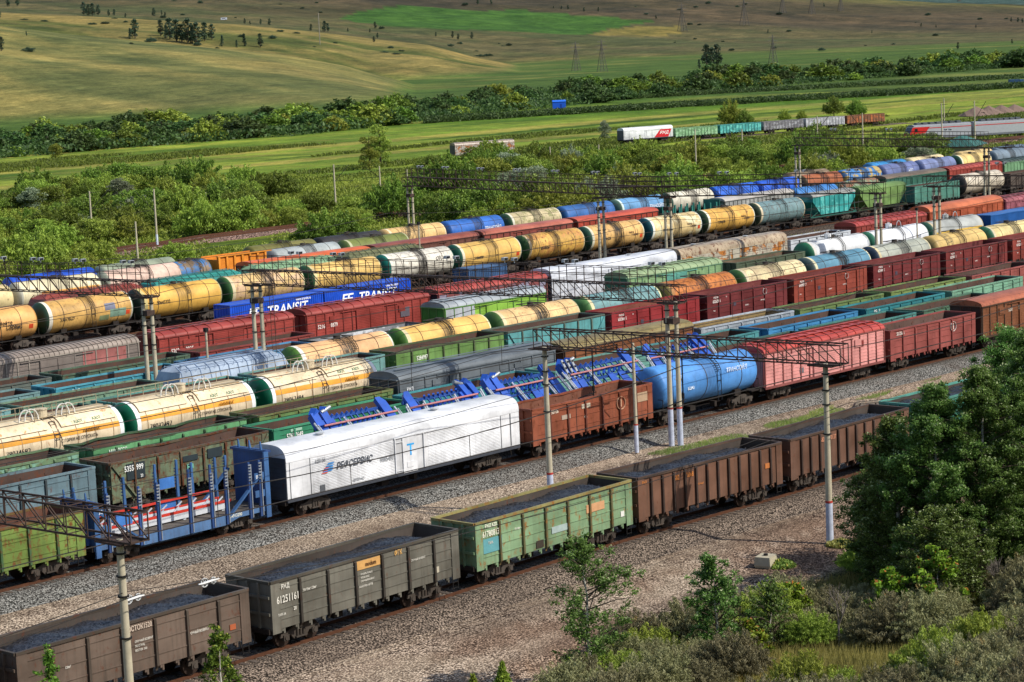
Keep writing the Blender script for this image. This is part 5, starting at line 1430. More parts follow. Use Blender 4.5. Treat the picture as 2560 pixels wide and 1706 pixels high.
# ------------------------------------------------------------------ masts and gantries
def pole(parent, x, y, z0, z1, r0=.205, r1=.14, painted=False):
    def f(): return MB().cyl((0,0,z0), (0,0,z1), r0, 14, r1).mesh('pole', True)
    o = obj('pole', cached(('pole', z0, z1, r0), f), CONC, parent, loc=(x, y, 0))
    if painted:
        obj('painted_base', cached(('pb', r0, z0), lambda: MB().cyl((0,0,z0), (0,0,z0+2.6), r0+.006, 14, r0-.01).mesh('painted_base', True)), plain('#b9bfd0', .8), parent, loc=(x, y, 0))
        obj('red_band', cached(('rb2', r0, z0), lambda: MB().cyl((0,0,z0+2.6), (0,0,z0+2.72), r0+.004, 14).mesh('red_band')), plain('#b03a30', .7), parent, loc=(x, y, 0))
    cm = cached(('clamp', r0), lambda: MB().cyl((0,0,0), (0,0,.06), r0+.03, 10).mesh('clamp'))
    for z in (z0+(z1-z0)*.62, z1-2.3, z1-1.5, z1-.6): obj('clamp', cm, BLACK, parent, loc=(x, y, z))
    return o
def gantry(label, A, B, zb, ends, rail=True, h=1.15, w=.9, step=1.25, lamps=(), painted=(), zg=-.6, extA=0, extB=0, open_end=None, thick=1.0):
    """box truss from A to B (plan), poles listed at ends"""
    t = thing('overhead_gantry', label, 'gantry', (A[0], A[1], 0))
    d = Vector((B[0]-A[0], B[1]-A[1], 0)); L = d.length; d.normalize(); n = Vector((-d.y, d.x, 0))
    def P(s, o, z): v = d*s+n*o; return (v.x, v.y, z)
    m = MB(); cnt = int((L+extA+extB)/step); a0 = -extA; st = (L+extA+extB)/cnt; k = .06*thick
    for o in (-w/2, w/2):
        for z in (zb, zb+h): m.beam(P(a0, o, z), P(L+extB, o, z), k*1.25)
        for i in range(cnt+1):
            s = a0+i*st; m.beam(P(s, o, zb), P(s, o, zb+h), k*.7)
            if i < cnt: m.beam(P(s, o, zb), P(s+st, o, zb+h), k*.7)
    for i in range(cnt+1):
        s = a0+i*st
        for z in (zb, zb+h): m.beam(P(s, -w/2, z), P(s, w/2, z), k*.6)
        if i < cnt: m.beam(P(s, -w/2, zb+h), P(s+st, w/2, zb+h), k*.5)
    obj('truss', m, STEEL, t)
    if rail:
        m = MB(); cnt2 = int((L)/1.5)
        for i in range(cnt2+1):
            s = i*L/cnt2
            for o in (-w/2, w/2): m.beam(P(s, o, zb+h), P(s, o, zb+h+1.15), .045)
        for o in (-w/2, w/2):
            for z in (.6, 1.15): m.beam(P(0, o, zb+h+z), P(L, o, zb+h+z), .045)
        m.box(-.01, .01, -.01, .01, zb+h, zb+h+.01)
        obj('railing', m, STEEL, t)
        m = MB(); m.add([P(0, -w/2, zb+h+.06), P(L, -w/2, zb+h+.06), P(L, w/2*.2, zb+h+.06), P(0, w/2*.2, zb+h+.06)], [(0,1,2,3)]); obj('walkway', m, STEEL, t)
    for s in lamps:
        for ds in (-.55, .35):
            for o in (-w/2,):
                m = MB(); p = P(s+ds, o, zb+h+1.15)
                m.beam(p, (p[0], p[1], p[2]+.2), .05); m.box(p[0]-.22, p[0]+.22, p[1]-.14, p[1]+.14, p[2]+.18, p[2]+.4)
                lo = obj('floodlight', m, plain('#b9bcc0', .4, .3), t)
                m = MB(); m.box(p[0]-.18, p[0]+.18, p[1]-.16, p[1]-.145, p[2]+.2, p[2]+.37); obj('lamp_glass', m, plain('#25282c', .2), lo)
    for s, dbl in ends:
        for q in ((-.45, .45) if dbl else (0,)):
            v = d*s+Vector((q, 0, 0)) if dbl else d*s
            if dbl: v = d*(s+q*.5)+n*(q*.5)
            pole(t, v.x, v.y, zg, zb+(.0), painted=s in painted)
        m = MB(); v = d*s
        m.box(v.x-.6, v.x+.6, v.y-.8, v.y+.8, zb-.12, zb-.04); obj('cap_plate', m, STEEL, t)
        if dbl: m = MB(); m.box(v.x-.38, v.x+.38, v.y-.42, v.y+.42, zb-1.5, zb-1.1); obj('collar_plate', m, STEEL, t)
    return t, d, n
gantry('rusty truss beam and mast at the lower left over the coal train', (51.8,68.8), (50.6,92), 9.5, [(0,0)], rail=False, h=1.1, extA=1.2, extB=2, zg=-.9)
gantry('truss beam spanning the second train between two single masts', (101.3,70.1), (99.7,89.3), 9.5, [(0,0),(19.3,0)], rail=False, h=1.1, extA=1.2, extB=.5, painted=(0,19.3), zg=-.9)
gantry('long lamp gantry with railing over the middle of the yard', (120.8,96.3), (117.7,136.2), 9.5, [(0,1),(40,1)], lamps=(1.5,9,14.5,20,31.5,36), painted=(0,), extA=1.0, extB=1.0)
gantry('lamp gantry with railing on a double mast at the left edge', (108.4,138.4), (104.5,178), 9.5, [(0,1)], lamps=(2.5,8,13,17.5,22,30), extA=1.0)
gantry('far gantry in front of the bushes with its left mast pair', (202.6,161.5), (213.5,214.5), 9.3, [(0,1),(54,1)], lamps=(6,14,22,30,38,46,52), extA=1, extB=1)
gantry('gantry from the central mast pair to the right mast pair', (209.8,137.6), (198.8,168.4), 9.5, [(0,1),(32.7,1)], lamps=(3,9,18,24), extA=.8, extB=.8)
gantry('gantry leaving the picture at the right edge', (219.8,136.3), (224.5,104), 9.5, [(0,1)], lamps=(8,), rail=False, extA=1.4)
gantry('distant gantry in front of the locomotive', (288.3,170.2), (296,209), 9.5, [(0,1),(39.7,1)], lamps=(8,20,32), extA=.8, extB=.8)
gantry('distant gantry at the upper right edge', (288.9,169.0), (295,128), 9.5, [], lamps=(), rail=False)
# ladder on the right-hand mast of the long gantry
m = MB()
for dx in (0, .4): m.beam((118.2+dx, 135.2, .5), (118.2+dx, 135.2, 9.5), .03)
for i in range(24): m.beam((118.2, 135.2, .8+i*.36), (118.6, 135.2, .8+i*.36), .025)
tag(obj('mast_ladder', m, STEEL), 'thin steel ladder on the left mast pair of the long lamp gantry', 'ladder')
# thin single masts inside the yard
def mast(u, v0, v1, label, zg, arm=0, rad=.16, dbase=None, group='line masts', red=0):
    x, y, z, d = pixel_to_ground(u, v0) if dbase is None else dbase
    hgt = (v0-v1)/FPX*d
    t = thing('line_mast', label, 'mast', (x, y, z), 0, group)
    obj('pole', MB().cyl((0,0,0), (0,0,hgt), rad*(1.15), 10, rad*.8).mesh('pole', True), CONC, t)
    m = MB()
    if arm == 1 or arm == -1:
        m.beam((0,0,hgt*.62), (arm*2.4,-arm*1.6,hgt*.98), .09); m.beam((0,0,hgt*.66), (arm*2.9,-arm*1.9,hgt*.62), .07)
        m.beam((-.3,.2,hgt*.97), (.9*arm,-.6*arm,hgt*.97), .07)
    else:
        for k in (.86, .78): m.beam((-1.1*.7,1.1*.7,hgt*k), (1.1*.7,-1.1*.7,hgt*k), .08)
    obj('bracket', m, BLACK, t)
    if red: obj('painted_base', MB().cyl((0,0,0), (0,0,2.2), rad*1.2, 10).mesh('painted_base'), plain('#c8d0dc', .8), t)
    return t
mast(232,605,480,'concrete line mast in the bushes at the left, arm to the right',-1,1)
mast(394,622,475,'concrete line mast beside the far track with pale base',-1,-1,red=1)
mast(345,656,556,'concrete mast without top arm just behind the left gantry',-1,0)
mast(433,536,484,'thin cross armed post in the bushes, left of a similar one',-1,0,.12)
mast(518,543,482,'thin cross armed post in the bushes, right of a similar one',-1,0,.12)
mast(840,527,412,'line mast with slanted bracket amid the middle bushes',-1,1)
mast(952,492,416,'line mast with bracket right of the tall poplar',-1,-1)
mast(1021,498,424,'thin post left of the far gantry end',-1,0,.12)
mast(1377,427,368,'line mast with bracket below the rusty shed wagon',-1,1)
mast(1499,424,362,'line mast left of the twin wooden posts',-1,-1)
mast(1579,494,416,'post standing behind the far gantry middle',-1,0)
mast(1741,434,326,'line mast under the green open wagons of the siding',-1,1)
mast(1857,405,325,'second line mast under the siding wagons',-1,-1)
mast(2045,388,292,'line mast in front of the grey siding wagons',-1,1)
mast(2158,390,285,'line mast right of the rust coloured siding wagon',-1,-1)
mast(2356,386,262,'line mast in front of the locomotive nose',-1,1)
mast(2361,318,248,'post behind the locomotive roof',-1,0)
mast(2438,378,256,'line mast beside the green pyramid roof',-1,1)
mast(1593,1131,0,'',-1) if 0 else None
t = thing('line_mast', 'slim pale mast with red ring beside the rusty orange brown wagon', 'mast', (117.2,96.9,-.55), 0)
obj('pole', MB().cyl((0,0,0), (0,0,7.6), .14, 10, .10).mesh('pole', True), CONC, t); obj('painted_base', MB().cyl((0,0,0), (0,0,1.9), .15, 10).mesh('painted_base'), plain('#c0c6d6', .8), t); obj('red_band', MB().cyl((0,0,1.9), (0,0,2.0), .155, 10).mesh('red_band'), plain('#b03a30', .7), t)
m = MB(); m.beam((-1.3,0,5.6), (1.0,0,5.6), .07); m.beam((0,0,5.5), (1.0,0,4.6), .05); obj('bracket', m, BLACK, t)
for u, v, hh, lb in ((178,877,6.5,''),): pass
for x, y, hh, lb in ((113.6,137.8,6.6,'short grey post behind the light blue hopper'),(226.2,143.0,6.6,'dark slim post between the white and grey tank wagons'),(188.0,187.6,7.4,'slim signal mast in front of the cream tank wagon')):
    t = thing('signal_post', lb, 'post', (x, y, -.5)); obj('pole', MB().cyl((0,0,0), (0,0,hh), .11, 8, .09).mesh('pole', True), CONC, t)
    m = MB(); m.box(-.15,.15,-.15,.15,hh-.02,hh+.3); obj('head', m, BLACK, t)

# overhead wires
def wire(name, pts, label, r=.021, mat=None, sag=0):
    m = MB()
    for a, b in zip(pts, pts[1:]):
        n = 10; pr = None
        for i in range(n+1):
            t_ = i/n; p = Vector(a).lerp(Vector(b), t_); p.z -= sag*4*t_*(1-t_)
            if pr is not None: m.beam(pr, p, r*2)
            pr = p
    return tag(obj(name, m, mat or plain('#3b3632', .6, .3)), label, 'wire', 'overhead wires above the two nearest tracks')
for y, z, sg in ((79.4,6.6,0),(79.4,8.9,1.3),(100.6,6.6,0),(100.6,8.9,1.3)):
    wire('contact_wire', [(2,y,z),(51,y,z),(100.5,y,z),(150,y,z),(200,y,z)], 'thin overhead wire running along the '+('nearest' if y < 90 else 'second')+' train', sag=sg)
for y in (79.4, 100.6):
    m = MB()
    for k_ in range(22):
        x = 6+k_*8.5; q_ = ((x-2)/49) % 1; m.beam((x, y, 6.6), (x, y, 8.9-1.3*4*q_*(1-q_)), .025)
    tag(obj('wire_droppers', m, plain('#3b3632', .6, .3)), 'thin vertical droppers between the two wires over the '+('nearest' if y < 90 else 'second')+' train', 'wire', 'overhead wires above the two nearest tracks')
for y in (111, 130, 145.5, 154, 184.5):
    wire('contact_wire', [(60,y,6.6),(119,y,6.6),(180,y,6.6),(240,y,6.6),(300,y,6.6)], 'thin wire stretched over the middle of the yard', r=.02); wire('carrier_wire', [(60,y,9.0),(119,y,9.0),(180,y,9.0),(240,y,9.0),(300,y,9.0)], 'thin sagging wire over the middle of the yard', r=.02, sag=1.4)
for y in (94.3, 95.3, 84.2): wire('feeder_wire', [(2,y,8.7),(51,y,8.7),(100.5,y,8.7),(150,y,8.7),(200,y,8.7)], 'thin feeder wire strung between the two nearest trains', sag=1.0, r=.013)
for y in (67.9, 68.7): wire('feeder_wire', [(2,y,7.4),(51.8,y,7.4),(101.3,y,7.4),(150,y,7.4)], 'thin feeder wire strung in front of the nearest train', sag=1.2, r=.013)
for x, y in ((50.9,79.4),(100.4,79.4),(50.8,90),(100.2,86)):
    m = MB(); m.beam((x, y, 6.7), (x, y, 9.5), .06); m.beam((x-1.4, y, 6.75), (x+.2, y, 6.9), .05); m.cyl((x,y,7.0),(x,y,7.3),.09,8)
    tag(obj('wire_hanger', m, BLACK), {50.9:'dark wire hanger under the lower left truss over the coal train',100.4:'dark wire hanger under the right truss over the coal train',50.8:'dark wire hanger at the far end of the lower left truss',100.2:'dark wire hanger near the middle of the right truss'}[x], 'wire hanger')
for x, y, z, lb in ((59.3,78.1,4.25,'left white tensioning pulley pair above the coal wagon'),(63.2,77.6,4.25,'right white tensioning pulley pair above the coal wagon')):
    t = thing('tensioning_pulley', lb, 'pulley', (x, y, z))
    for dx, rr in ((-.22,.2),(.3,.15)):
        m = MB(); pr = None
        for i in range(17):
            a = 2*PI*i/16; p = (dx+rr*math.cos(a), 0, rr*math.sin(a))
            if pr: m.beam(pr, p, .035)
            pr = p
        for a in (0, 1.05, 2.1): m.beam((dx-rr*math.cos(a),0,-rr*math.sin(a)), (dx+rr*math.cos(a),0,rr*math.sin(a)), .025)
        obj('wheel', m, plain('#c4c6c4', .6), t)
    m = MB(); m.beam((-.6,-.04,-.02), (.6,-.04,.05), .07); obj('bar', m, WHITE, t)

# ------------------------------------------------------------------ background vehicles and buildings
def far_line(x0, y0, dirx, diry, s): return (x0+dirx*s, y0+diry*s)
dx_, dy_ = 97.5/100.5, -24.2/100.5; ang = math.atan2(dy_, dx_)
def farw(kind, s, L, label, cat):
    p = far_line(486.5, 402.2+1.6, dx_, dy_, s+L/2)
    return thing(kind, label, cat, (p[0], p[1], -1.9), ang, 'wagons on the far siding')
r = farw('refrigerator_wagon', 0, 17.4, 'white refrigerator wagon with red emblem field on the far siding', 'refrigerator wagon'); reefer(r, 17.4, '#dfe0e0', nlines=4, endc='#55595c')
m = MB(); m.ext_y([(2.0, 1.35), (7.0, 1.35), (8.2, 3.5), (4.2, 3.5)][::-1], -1.6, -1.56); obj('red_field', m, plain('#c8202c', .5), r); lettering(r, 'РЖД', 3.9, 2.2, .85, '#f0f0f0', y=-1.62, shear=.3, stretch=1.1)
for i, (c_, lb, pt) in enumerate((('#7aa67a','pale green open wagon beside the white refrigerator wagon on the siding','#9ac09a'),('#3f9a9a','turquoise patched open wagon on the far siding','#6ac0b8'),('#77757c','grey streaked open wagon on the far siding','#a0a0a8'),('#a8a8b0','whitish open wagon on the far siding','#c0c0c8'),('#7a4f38','brown and orange open wagon at the end of the far siding','#a86038'))):
    r = farw('gondola_wagon', 18.4+16.3*i, 15.2, lb, GW); gondola(r, L=15.2, col=c_, posts=12, ridges=2, patch=pt, detail=1, rust=.4, top=3.4)
m = MB(); m.box(-10, 110, -2.6, 2.6, -1.2, -.15); o = obj('railway_embankment', m, GRAV_BRN, loc=(486.5, 404.2, -1.9), rz=ang); o['kind'] = 'structure'
x, y, z, d = pixel_to_ground(1142, 398)
t = thing('old_refrigerator_wagon', 'rusty abandoned white wagon body lying in the tall weeds', 'wagon body', (x+8.5, y-1.5, z-.3), -.33)
reefer(t, 18, '#b8b2a8', roofc='#a89888', rust=.8, dirt=.3, nlines=8, patch='#a86a3c', endc='#5a5650')
for c in list(t.children):
    if c.name.startswith(('bogie', 'underframe')):
        for g in list(c.children): bpy.data.objects.remove(g)
        bpy.data.objects.remove(c)
# locomotive
def loco(x, y, z, rz, L, label, front):
    t = thing('electric_locomotive', label, 'locomotive', (x, y, z), rz); h = L/2; t.scale = (1, 1.12, 1.18)
    gm = plain('#a4a6aa', .5, 0, .1); rd = plain('#c42420', .45, 0, .1)
    m = MB()
    if front:
        m.ext_y([(-h+.1, 1.2), (h, 1.2), (h, 3.9), (-h+1.5, 3.9), (-h+.9, 3.7), (-h+.25, 2.5)][::-1], -1.5, 1.5)
    else: m.box(-h, h, -1.5, 1.5, 1.2, 3.9)
    obj('body', m, gm, t)
    m = MB(); m.ext_x(arch(1.48, 3.9, 4.2, 8)[::-1], -h+(1.2 if front else 0), h); obj('roof', m, plain('#8a8d92', .6), t)
    m = MB()
    for i in range(7): xx = -h+3+i*(L-4)/7; m.box(xx-.6, xx+.6, -.7, .7, 4.2, 4.6)
    obj('roof_equipment', m, plain('#5a5d62', .6), t)
    m = MB(); m.beam((-h+3, 0, 4.5), (-h+4.6, 0, 5.3), .08); m.beam((-h+4.6, 0, 5.3), (-h+3.4, 0, 6.0), .08); m.beam((-h+3.4, -.9, 6.0), (-h+3.4, .9, 6.0), .1); obj('pantograph', m, BLACK, t)
    m = MB()
    if front:
        m.ext_y([(-h+.05, 1.5), (-h+3.4, 1.5), (-h+5.6, 3.7), (-h+.88, 3.72), (-h+.2, 2.5)][::-1], -1.53, -1.505); m.box(-h+.02, -h+.09, -1.45, 1.45, 1.3, 2.4)
        obj('red_front', m, rd, t)
        m = MB(); m.ext_y([(-h+.22, 2.5), (-h+.3, 2.45), (-h+.92, 3.6), (-h+.84, 3.65)], -1.3, 1.3); m.box(-h+1.4, -h+2.2, -1.56, -1.53, 2.7, 3.4); obj('window', m, plain('#20242a', .15), t)
        for yy in (-1.0, 1.0): m = MB(); m.cyl((-h-.05, yy, 1.5), (-h+.05, yy, 1.5), .28, 12); obj('headlight', m, plain('#c84030', .3), t)
    m = MB(); m.box(-h+(5 if front else 0), h, -1.53, -1.505, 3.35, 3.5); obj('red_stripe', m, rd, t)
    m = MB(); m.box(-h+.3, h, -1.52, -1.502, 1.2, 1.6); obj('dark_skirt', m, plain('#6a6d72', .6), t)
    bogies(t, h-3.5)
    return t
loco(489.5, 302.9, -2.1, -.55, 17, 'red nosed grey electric locomotive at the upper right', True)
loco(504.0, 293.9, -2.1, -.55, 15.5, 'second grey locomotive section coupled behind the red nosed one', False)
# far running line behind the bushes
tr = TRK['far']; m = MB(); rl = MB(); n = 70; vs = []
xs = [160+i*340/n for i in range(n+1)]
for xx in xs:
    yy = tr.y(xx); zz = tz(xx, yy)
    for dy, dz in ((-5,-.3),(-3,.55),(3,.55),(5,-.3)): vs.append((xx, yy+dy, zz+dz))
fs = [(i*4+j, (i+1)*4+j, (i+1)*4+j+1, i*4+j+1) for i in range(n) for j in range(3)]
m.add(vs, fs); struct('track_ballast', m, gravel_mat('ballast_pink', '#8f7468', 5))
for i in range(n):
    for s_ in (-2.6,-1.1,1.1,2.6):
        rl.beam((xs[i], tr.y(xs[i])+s_, tz(xs[i], tr.y(xs[i]))+.66), (xs[i+1], tr.y(xs[i+1])+s_, tz(xs[i+1], tr.y(xs[i+1]))+.66), .09, .16)
struct('railway_rails', rl, RAILM)
# green pyramid roofed hut
x, y, z, d = pixel_to_ground(2405, 388)
t = thing('track_hut', 'low hut with teal green pyramid roof behind the last tank row', 'hut', (x, y, z), .3)
m = MB(); m.box(-5,5,-3.5,3.5,0,2.2); obj('wall', m, plain('#8f8c80', .9), t)
m = MB(); m.add([(-6,-4.5,2.2),(6,-4.5,2.2),(6,4.5,2.2),(-6,4.5,2.2),(-1.5,0,4.4),(1.5,0,4.4)], [(0,1,5,4),(1,2,5),(2,3,4,5),(3,0,4),(3,2,1,0)]); obj('roof', m, plain('#35635c', .7), t)
m = MB(); m.box(-1,.2,-3.56,-3.5,0,1.9); obj('door', m, plain('#5a5040', .8), t)
# small blue tent cabin by the river belt
x, y, z, d = pixel_to_ground(1398, 272)
t = thing('field_cabin', 'small bright blue cabin at the edge of the river bushes', 'cabin', (x, y, z), -.8)
m = MB(); m.box(-3,3,-2,2,0,3.2); obj('wall', m, plain('#1c5cd0', .5), t); m = MB(); m.ext_x([(-2.2,3.2),(2.2,3.2),(1.6,3.9),(-1.2,3.9)], -3.1, 3.1); obj('roof', m, plain('#2c70e0', .5), t)
m = MB(); m.box(.4,1.2,-2.05,-2.0,0,2.2); obj('door', m, plain('#16409a', .5), t)
x, y, z, d = pixel_to_ground(2540, 213)
t = thing('parked_truck', 'dark blue truck parked in the field at the right edge', 'truck', (x, y, z), -.8)
m = MB(); m.box(-3.5,1.5,-1.2,1.2,1,2.8); obj('cargo_box', m, plain('#2c4a6a', .5), t); m = MB(); m.box(1.7,3.6,-1.2,1.2,.8,2.6); obj('cab', m, plain('#304f78', .5), t)
for a in (-2.6,-1.4,2.6): m = MB(); m.cyl((a,-1.3,.5),(a,1.3,.5),.5,14); obj('wheel', m, BLACK, t)
x, y, z, d = pixel_to_ground(560, 51, 1500)
t = thing('camper_van', 'tiny white bus with dark window on the hill track', 'bus', (x, y, z), -.8)
k = d/1500
m = MB(); m.box(-5,5,-1.4,1.4,.7,4.2); obj('body', m, plain('#d4d8e0', .5), t); m = MB(); m.box(-3,2.6,-1.45,-1.4,2.3,3.4); m.box(-5.05,-5,-1.1,1.1,2,3.4); obj('window', m, plain('#3a3f48', .3), t)
for a in (-3.2,3.2): m = MB(); m.cyl((a,-1.45,.6),(a,1.45,.6),.6,14); obj('wheel', m, BLACK, t)
# concrete marker block in the foreground
t = thing('concrete_block', 'weathered concrete cable block on a short foot beside the bushes', 'concrete block', (95.0,69.9,-.95), .25)
m = MB(); m.box(-.38,.38,-.28,.28,0,.35); obj('foot', m, CONC, t)
m = MB(); m.add([(-.5,-.4,.35),(.5,-.4,.35),(.5,.4,.35),(-.5,.4,.35),(-.56,-.46,.5),(.56,-.46,.5),(.56,.46,.5),(-.56,.46,.5),(-.52,-.42,.95),(.52,-.42,.95),(.52,.42,.95),(-.52,.42,.95)],
   [(3,2,1,0),(0,1,5,4),(1,2,6,5),(2,3,7,6),(3,0,4,7),(4,5,9,8),(5,6,10,9),(6,7,11,10),(7,4,8,11),(8,9,10,11)]); obj('top_block', m, CONC, t)
m = MB(); m.cyl((0,0,.95),(0,0,1.05),.12,8); obj('knob', m, BLACK, t)
# planks and sleepers lying between the trains
for (x, y, a, n_, lb) in ((117.8,91.2,.15,5,'small pile of old planks beside the slim mast'),(141.0,93.5,.5,6,'heap of discarded sleepers below the pink covered wagon')):
    t = thing('plank_pile', lb, 'planks', (x, y, -.6), a)
    for i in range(n_): m = MB(); m.box(-1.6+R.uniform(-.4,.4), 1.4, -.11, .11, 0, .14); o = obj('plank', m, WOODM, t, loc=(R.uniform(-.2,.2), i*.38-.9, .0+.02*i), rz=R.uniform(-.25,.25))
for i in range(4):
    x, y, z, d = pixel_to_ground(2440+i*32, 290-i*2)
    m = MB(); n = 14; vs = [(0,0,3.0)]
    for k in (1, 2, 3):
        for j in range(n): a = 2*PI*j/n; rr = 1.9*k*(1+R.uniform(-.1,.1)); vs.append((rr*math.cos(a), rr*math.sin(a), 3.0*(1-k/3)+R.uniform(0,.15)))
    fs = [(0, 1+j, 1+(j+1) % n) for j in range(n)]
    for k in (0, 1): fs += [(1+k*n+j, 1+(k+1)*n+j, 1+(k+1)*n+(j+1) % n, 1+k*n+(j+1) % n) for j in range(n)]
    m.add(vs, fs); tag(obj('gravel_heap', m, plain('#7d685c', .95), loc=(x, y, z)), 'brownish gravel heap behind the locomotive at the upper right', 'gravel heap', 'gravel heaps behind the locomotive')
# power pylons on the hills
def pylon(u, v0, v1, lb, dmin=1000):
    x, y, z, d = pixel_to_ground(u, v0, dmin); H = (v0-v1)/FPX*d
    t = thing('power_pylon', lb, 'pylon', (x, y, z), -.4, 'power pylons on the hills'); w = H*.13; k = max(.25, d*.00016)
    m = MB()
    for sx in (-1, 1):
        for sy in (-1, 1):
            m.beam((sx*w, sy*w, -2), (sx*w*.16, sy*w*.16, H*.72), k); m.beam((sx*w*.16, sy*w*.16, H*.72), (0,0,H), k*.8)
    for i in range(7):
        z0_, z1_ = H*.72*i/7, H*.72*(i+1)/7; a = w*(1-.84*i/7); b = w*(1-.84*(i+1)/7)
        for s_ in (-1, 1):
            m.beam((-a, s_*a, z0_), (b, s_*b, z1_), k*.6); m.beam((a, s_*a, z0_), (-b, s_*b, z1_), k*.6)
    obj('tower', m, plain('#5a5650', .7), t)
    for q, wd in ((.66,.16),(.78,.2),(.9,.14)):
        m = MB(); m.beam((-H*wd,0,H*q), (H*wd,0,H*q), k*.8); m.beam((-H*wd,0,H*q), (0,0,H*(q+.04)), k*.5); m.beam((H*wd,0,H*q), (0,0,H*(q+.04)), k*.5); obj('cross_arm', m, plain('#5a5650', .7), t)
for u, v0, v1, lb in ((1441,178,104,'left one of the two near lattice pylons at the hill foot'),(1506,180,98,'right one of the two near lattice pylons at the hill foot'),(1706,79,8,'lattice pylon right of the bright green field'),(1861,64,-6,'lattice pylon second right of the green field'),
    (1957,34,-20,'lattice pylon cut by the top edge, third from the field'),(2030,36,-16,'lattice pylon cut by the top edge, fourth from the field'),(2102,28,-18,'lattice pylon cut by the top edge above a bush'),(1933,160,88,'narrow pylon above the river bushes'),(2398,5,-20,'lattice pylon foot at the top right edge')):
    pylon(u, v0, v1, lb, 1100 if v0 > 100 else 2500)
x, y, z, d = pixel_to_ground(800, 112, 1500); H = 78/FPX*d
t = thing('wooden_pole', 'single thin pole on the middle hill', 'pole', (x, y, z)); obj('pole', MB().cyl((0,0,0),(0,0,H),.45,6).mesh('pole'), plain('#8a8478', .9), t); m = MB(); m.beam((-2,0,H*.95),(2,0,H*.95),.4); obj('cross_arm', m, BARKD, t)

# ------------------------------------------------------------------ vegetation
def leaf_mesh(name, pts, size, tint, rng, elong=1.0, droop=0.0, up=0.0, width=.55):
    n = len(pts)
    a = rng.normal(size=(n, 3)); a /= np.linalg.norm(a, axis=1)[:, None]
    if up: a = a*(1-up); a[:, 2] = np.abs(a[:, 2])+up; a /= np.linalg.norm(a, axis=1)[:, None]
    if droop: a[:, 2] = a[:, 2]*(1-droop)-droop*.8; a /= np.linalg.norm(a, axis=1)[:, None]
    b = rng.normal(size=(n, 3)); b -= (b*a).sum(1)[:, None]*a; b /= np.linalg.norm(b, axis=1)[:, None]
    s = (size*rng.uniform(.6, 1.3, n))[:, None]
    A = a*s*elong; B = b*s*width
    v = np.stack([pts-A*.5, pts+B*.5, pts+A*.5, pts-B*.5], 1).reshape(-1, 3)
    me = bpy.data.meshes.new(name)
    me.vertices.add(len(v)); me.vertices.foreach_set('co', v.ravel())
    me.loops.add(4*n); me.loops.foreach_set('vertex_index', np.arange(4*n, dtype=np.int32))
    me.polygons.add(n); me.polygons.foreach_set('loop_start', np.arange(0, 4*n, 4, dtype=np.int32))
    me.update(calc_edges=True)
    at = me.attributes.new('tint', 'FLOAT', 'POINT'); at.data.foreach_set('value', np.repeat(np.clip(tint, 0, 1), 4).astype(np.float32))
    return me
def clump_points(rng, clumps, per, dome=.8, shell=.62):
    P = []; T_ = []
    for (cx_, cy_, cz, r) in clumps:
        k = max(4, int(per*(r**1.6)))
        d = rng.normal(size=(k, 3)); d /= np.linalg.norm(d, axis=1)[:, None]
        rr = r*rng.uniform(shell, 1.06, k)[:, None]
        d[:, 2] = np.abs(d[:, 2])*np.where(rng.rand(k) < dome, 1, -1)
        P.append(np.array([cx_, cy_, cz])+d*rr*np.array([1, 1, .8])); T_.append(np.clip(.28+.3*d[:, 2]+rng.uniform(-.2,.45,k)+rng.uniform(-.12,.12), 0, 1))  # upward side of each clump tinted lighter, top light put into colour
    return np.concatenate(P), np.concatenate(T_)
def bush_mesh(seed, rad, hgt, ncl, leaf, nleaf, flat=.9):
    rng = np.random.RandomState(seed); cl = []
    for i in range(ncl):
        a = rng.uniform(0, 2*PI); q = rng.uniform(0, 1)**.6*rad*.8
        top = hgt*(1-.55*(q/rad)**2); z = rng.uniform(.15, 1)*top*.82; cl.append((math.cos(a)*q, math.sin(a)*q, z, rng.uniform(.16,.34)*rad))
    tot = sum(c[3]**1.6 for c in cl)
    P, T_ = clump_points(rng, cl, nleaf/tot)
    P[:, 2] = np.maximum(P[:, 2], .02)
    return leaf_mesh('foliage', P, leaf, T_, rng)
def sprig_mesh(seed, rad, hgt, nspr, per, leaf, spread=.13, width=.4):
    rng = np.random.RandomState(seed); P = []; T_ = []
    for i in range(nspr):
        a = rng.uniform(0, 2*PI); q = rng.uniform(0, 1)**.55; 
        e = np.array([math.cos(a)*q*rad, math.sin(a)*q*rad, hgt*(1-.62*q*q)*rng.uniform(.62, 1.12)]); b = e*np.array([.35, .35, .05])
        k = int(per*rng.uniform(.5, 1.4)); t = rng.uniform(.2, 1, k)**.8
        p = b+(e-b)*t[:, None]; p[:, 2] += .12*hgt*np.sin(t*PI)
        p += rng.normal(size=(k, 3))*spread*rad*(1.15-t)[:, None]*np.array([1, 1, .7])
        P.append(p); T_.append(np.clip(.1+.5*t*rng.uniform(.5, 1.1)+.25*(p[:, 2]/hgt)+rng.uniform(-.2, .25)*1+rng.uniform(-.15, .15, k), 0, .92+.08*(rng.rand() < .04)))  # lighter tips and tops, darker heart: light and shade put into tint
    P = np.concatenate(P); P[:, 2] = np.maximum(P[:, 2], .02)
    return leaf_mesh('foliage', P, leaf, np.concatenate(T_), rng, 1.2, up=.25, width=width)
def stems_mesh(seed, rad, hgt, n=7, w=.09):
    rr = random.Random(seed); m = MB()
    for i in range(n):
        a = rr.uniform(0, 2*PI); q = rr.uniform(.2,.7)*rad
        m.beam((0,0,0), (math.cos(a)*q, math.sin(a)*q, hgt*rr.uniform(.5,.85)), w, r2=w*.4)
    return m.mesh('branches')
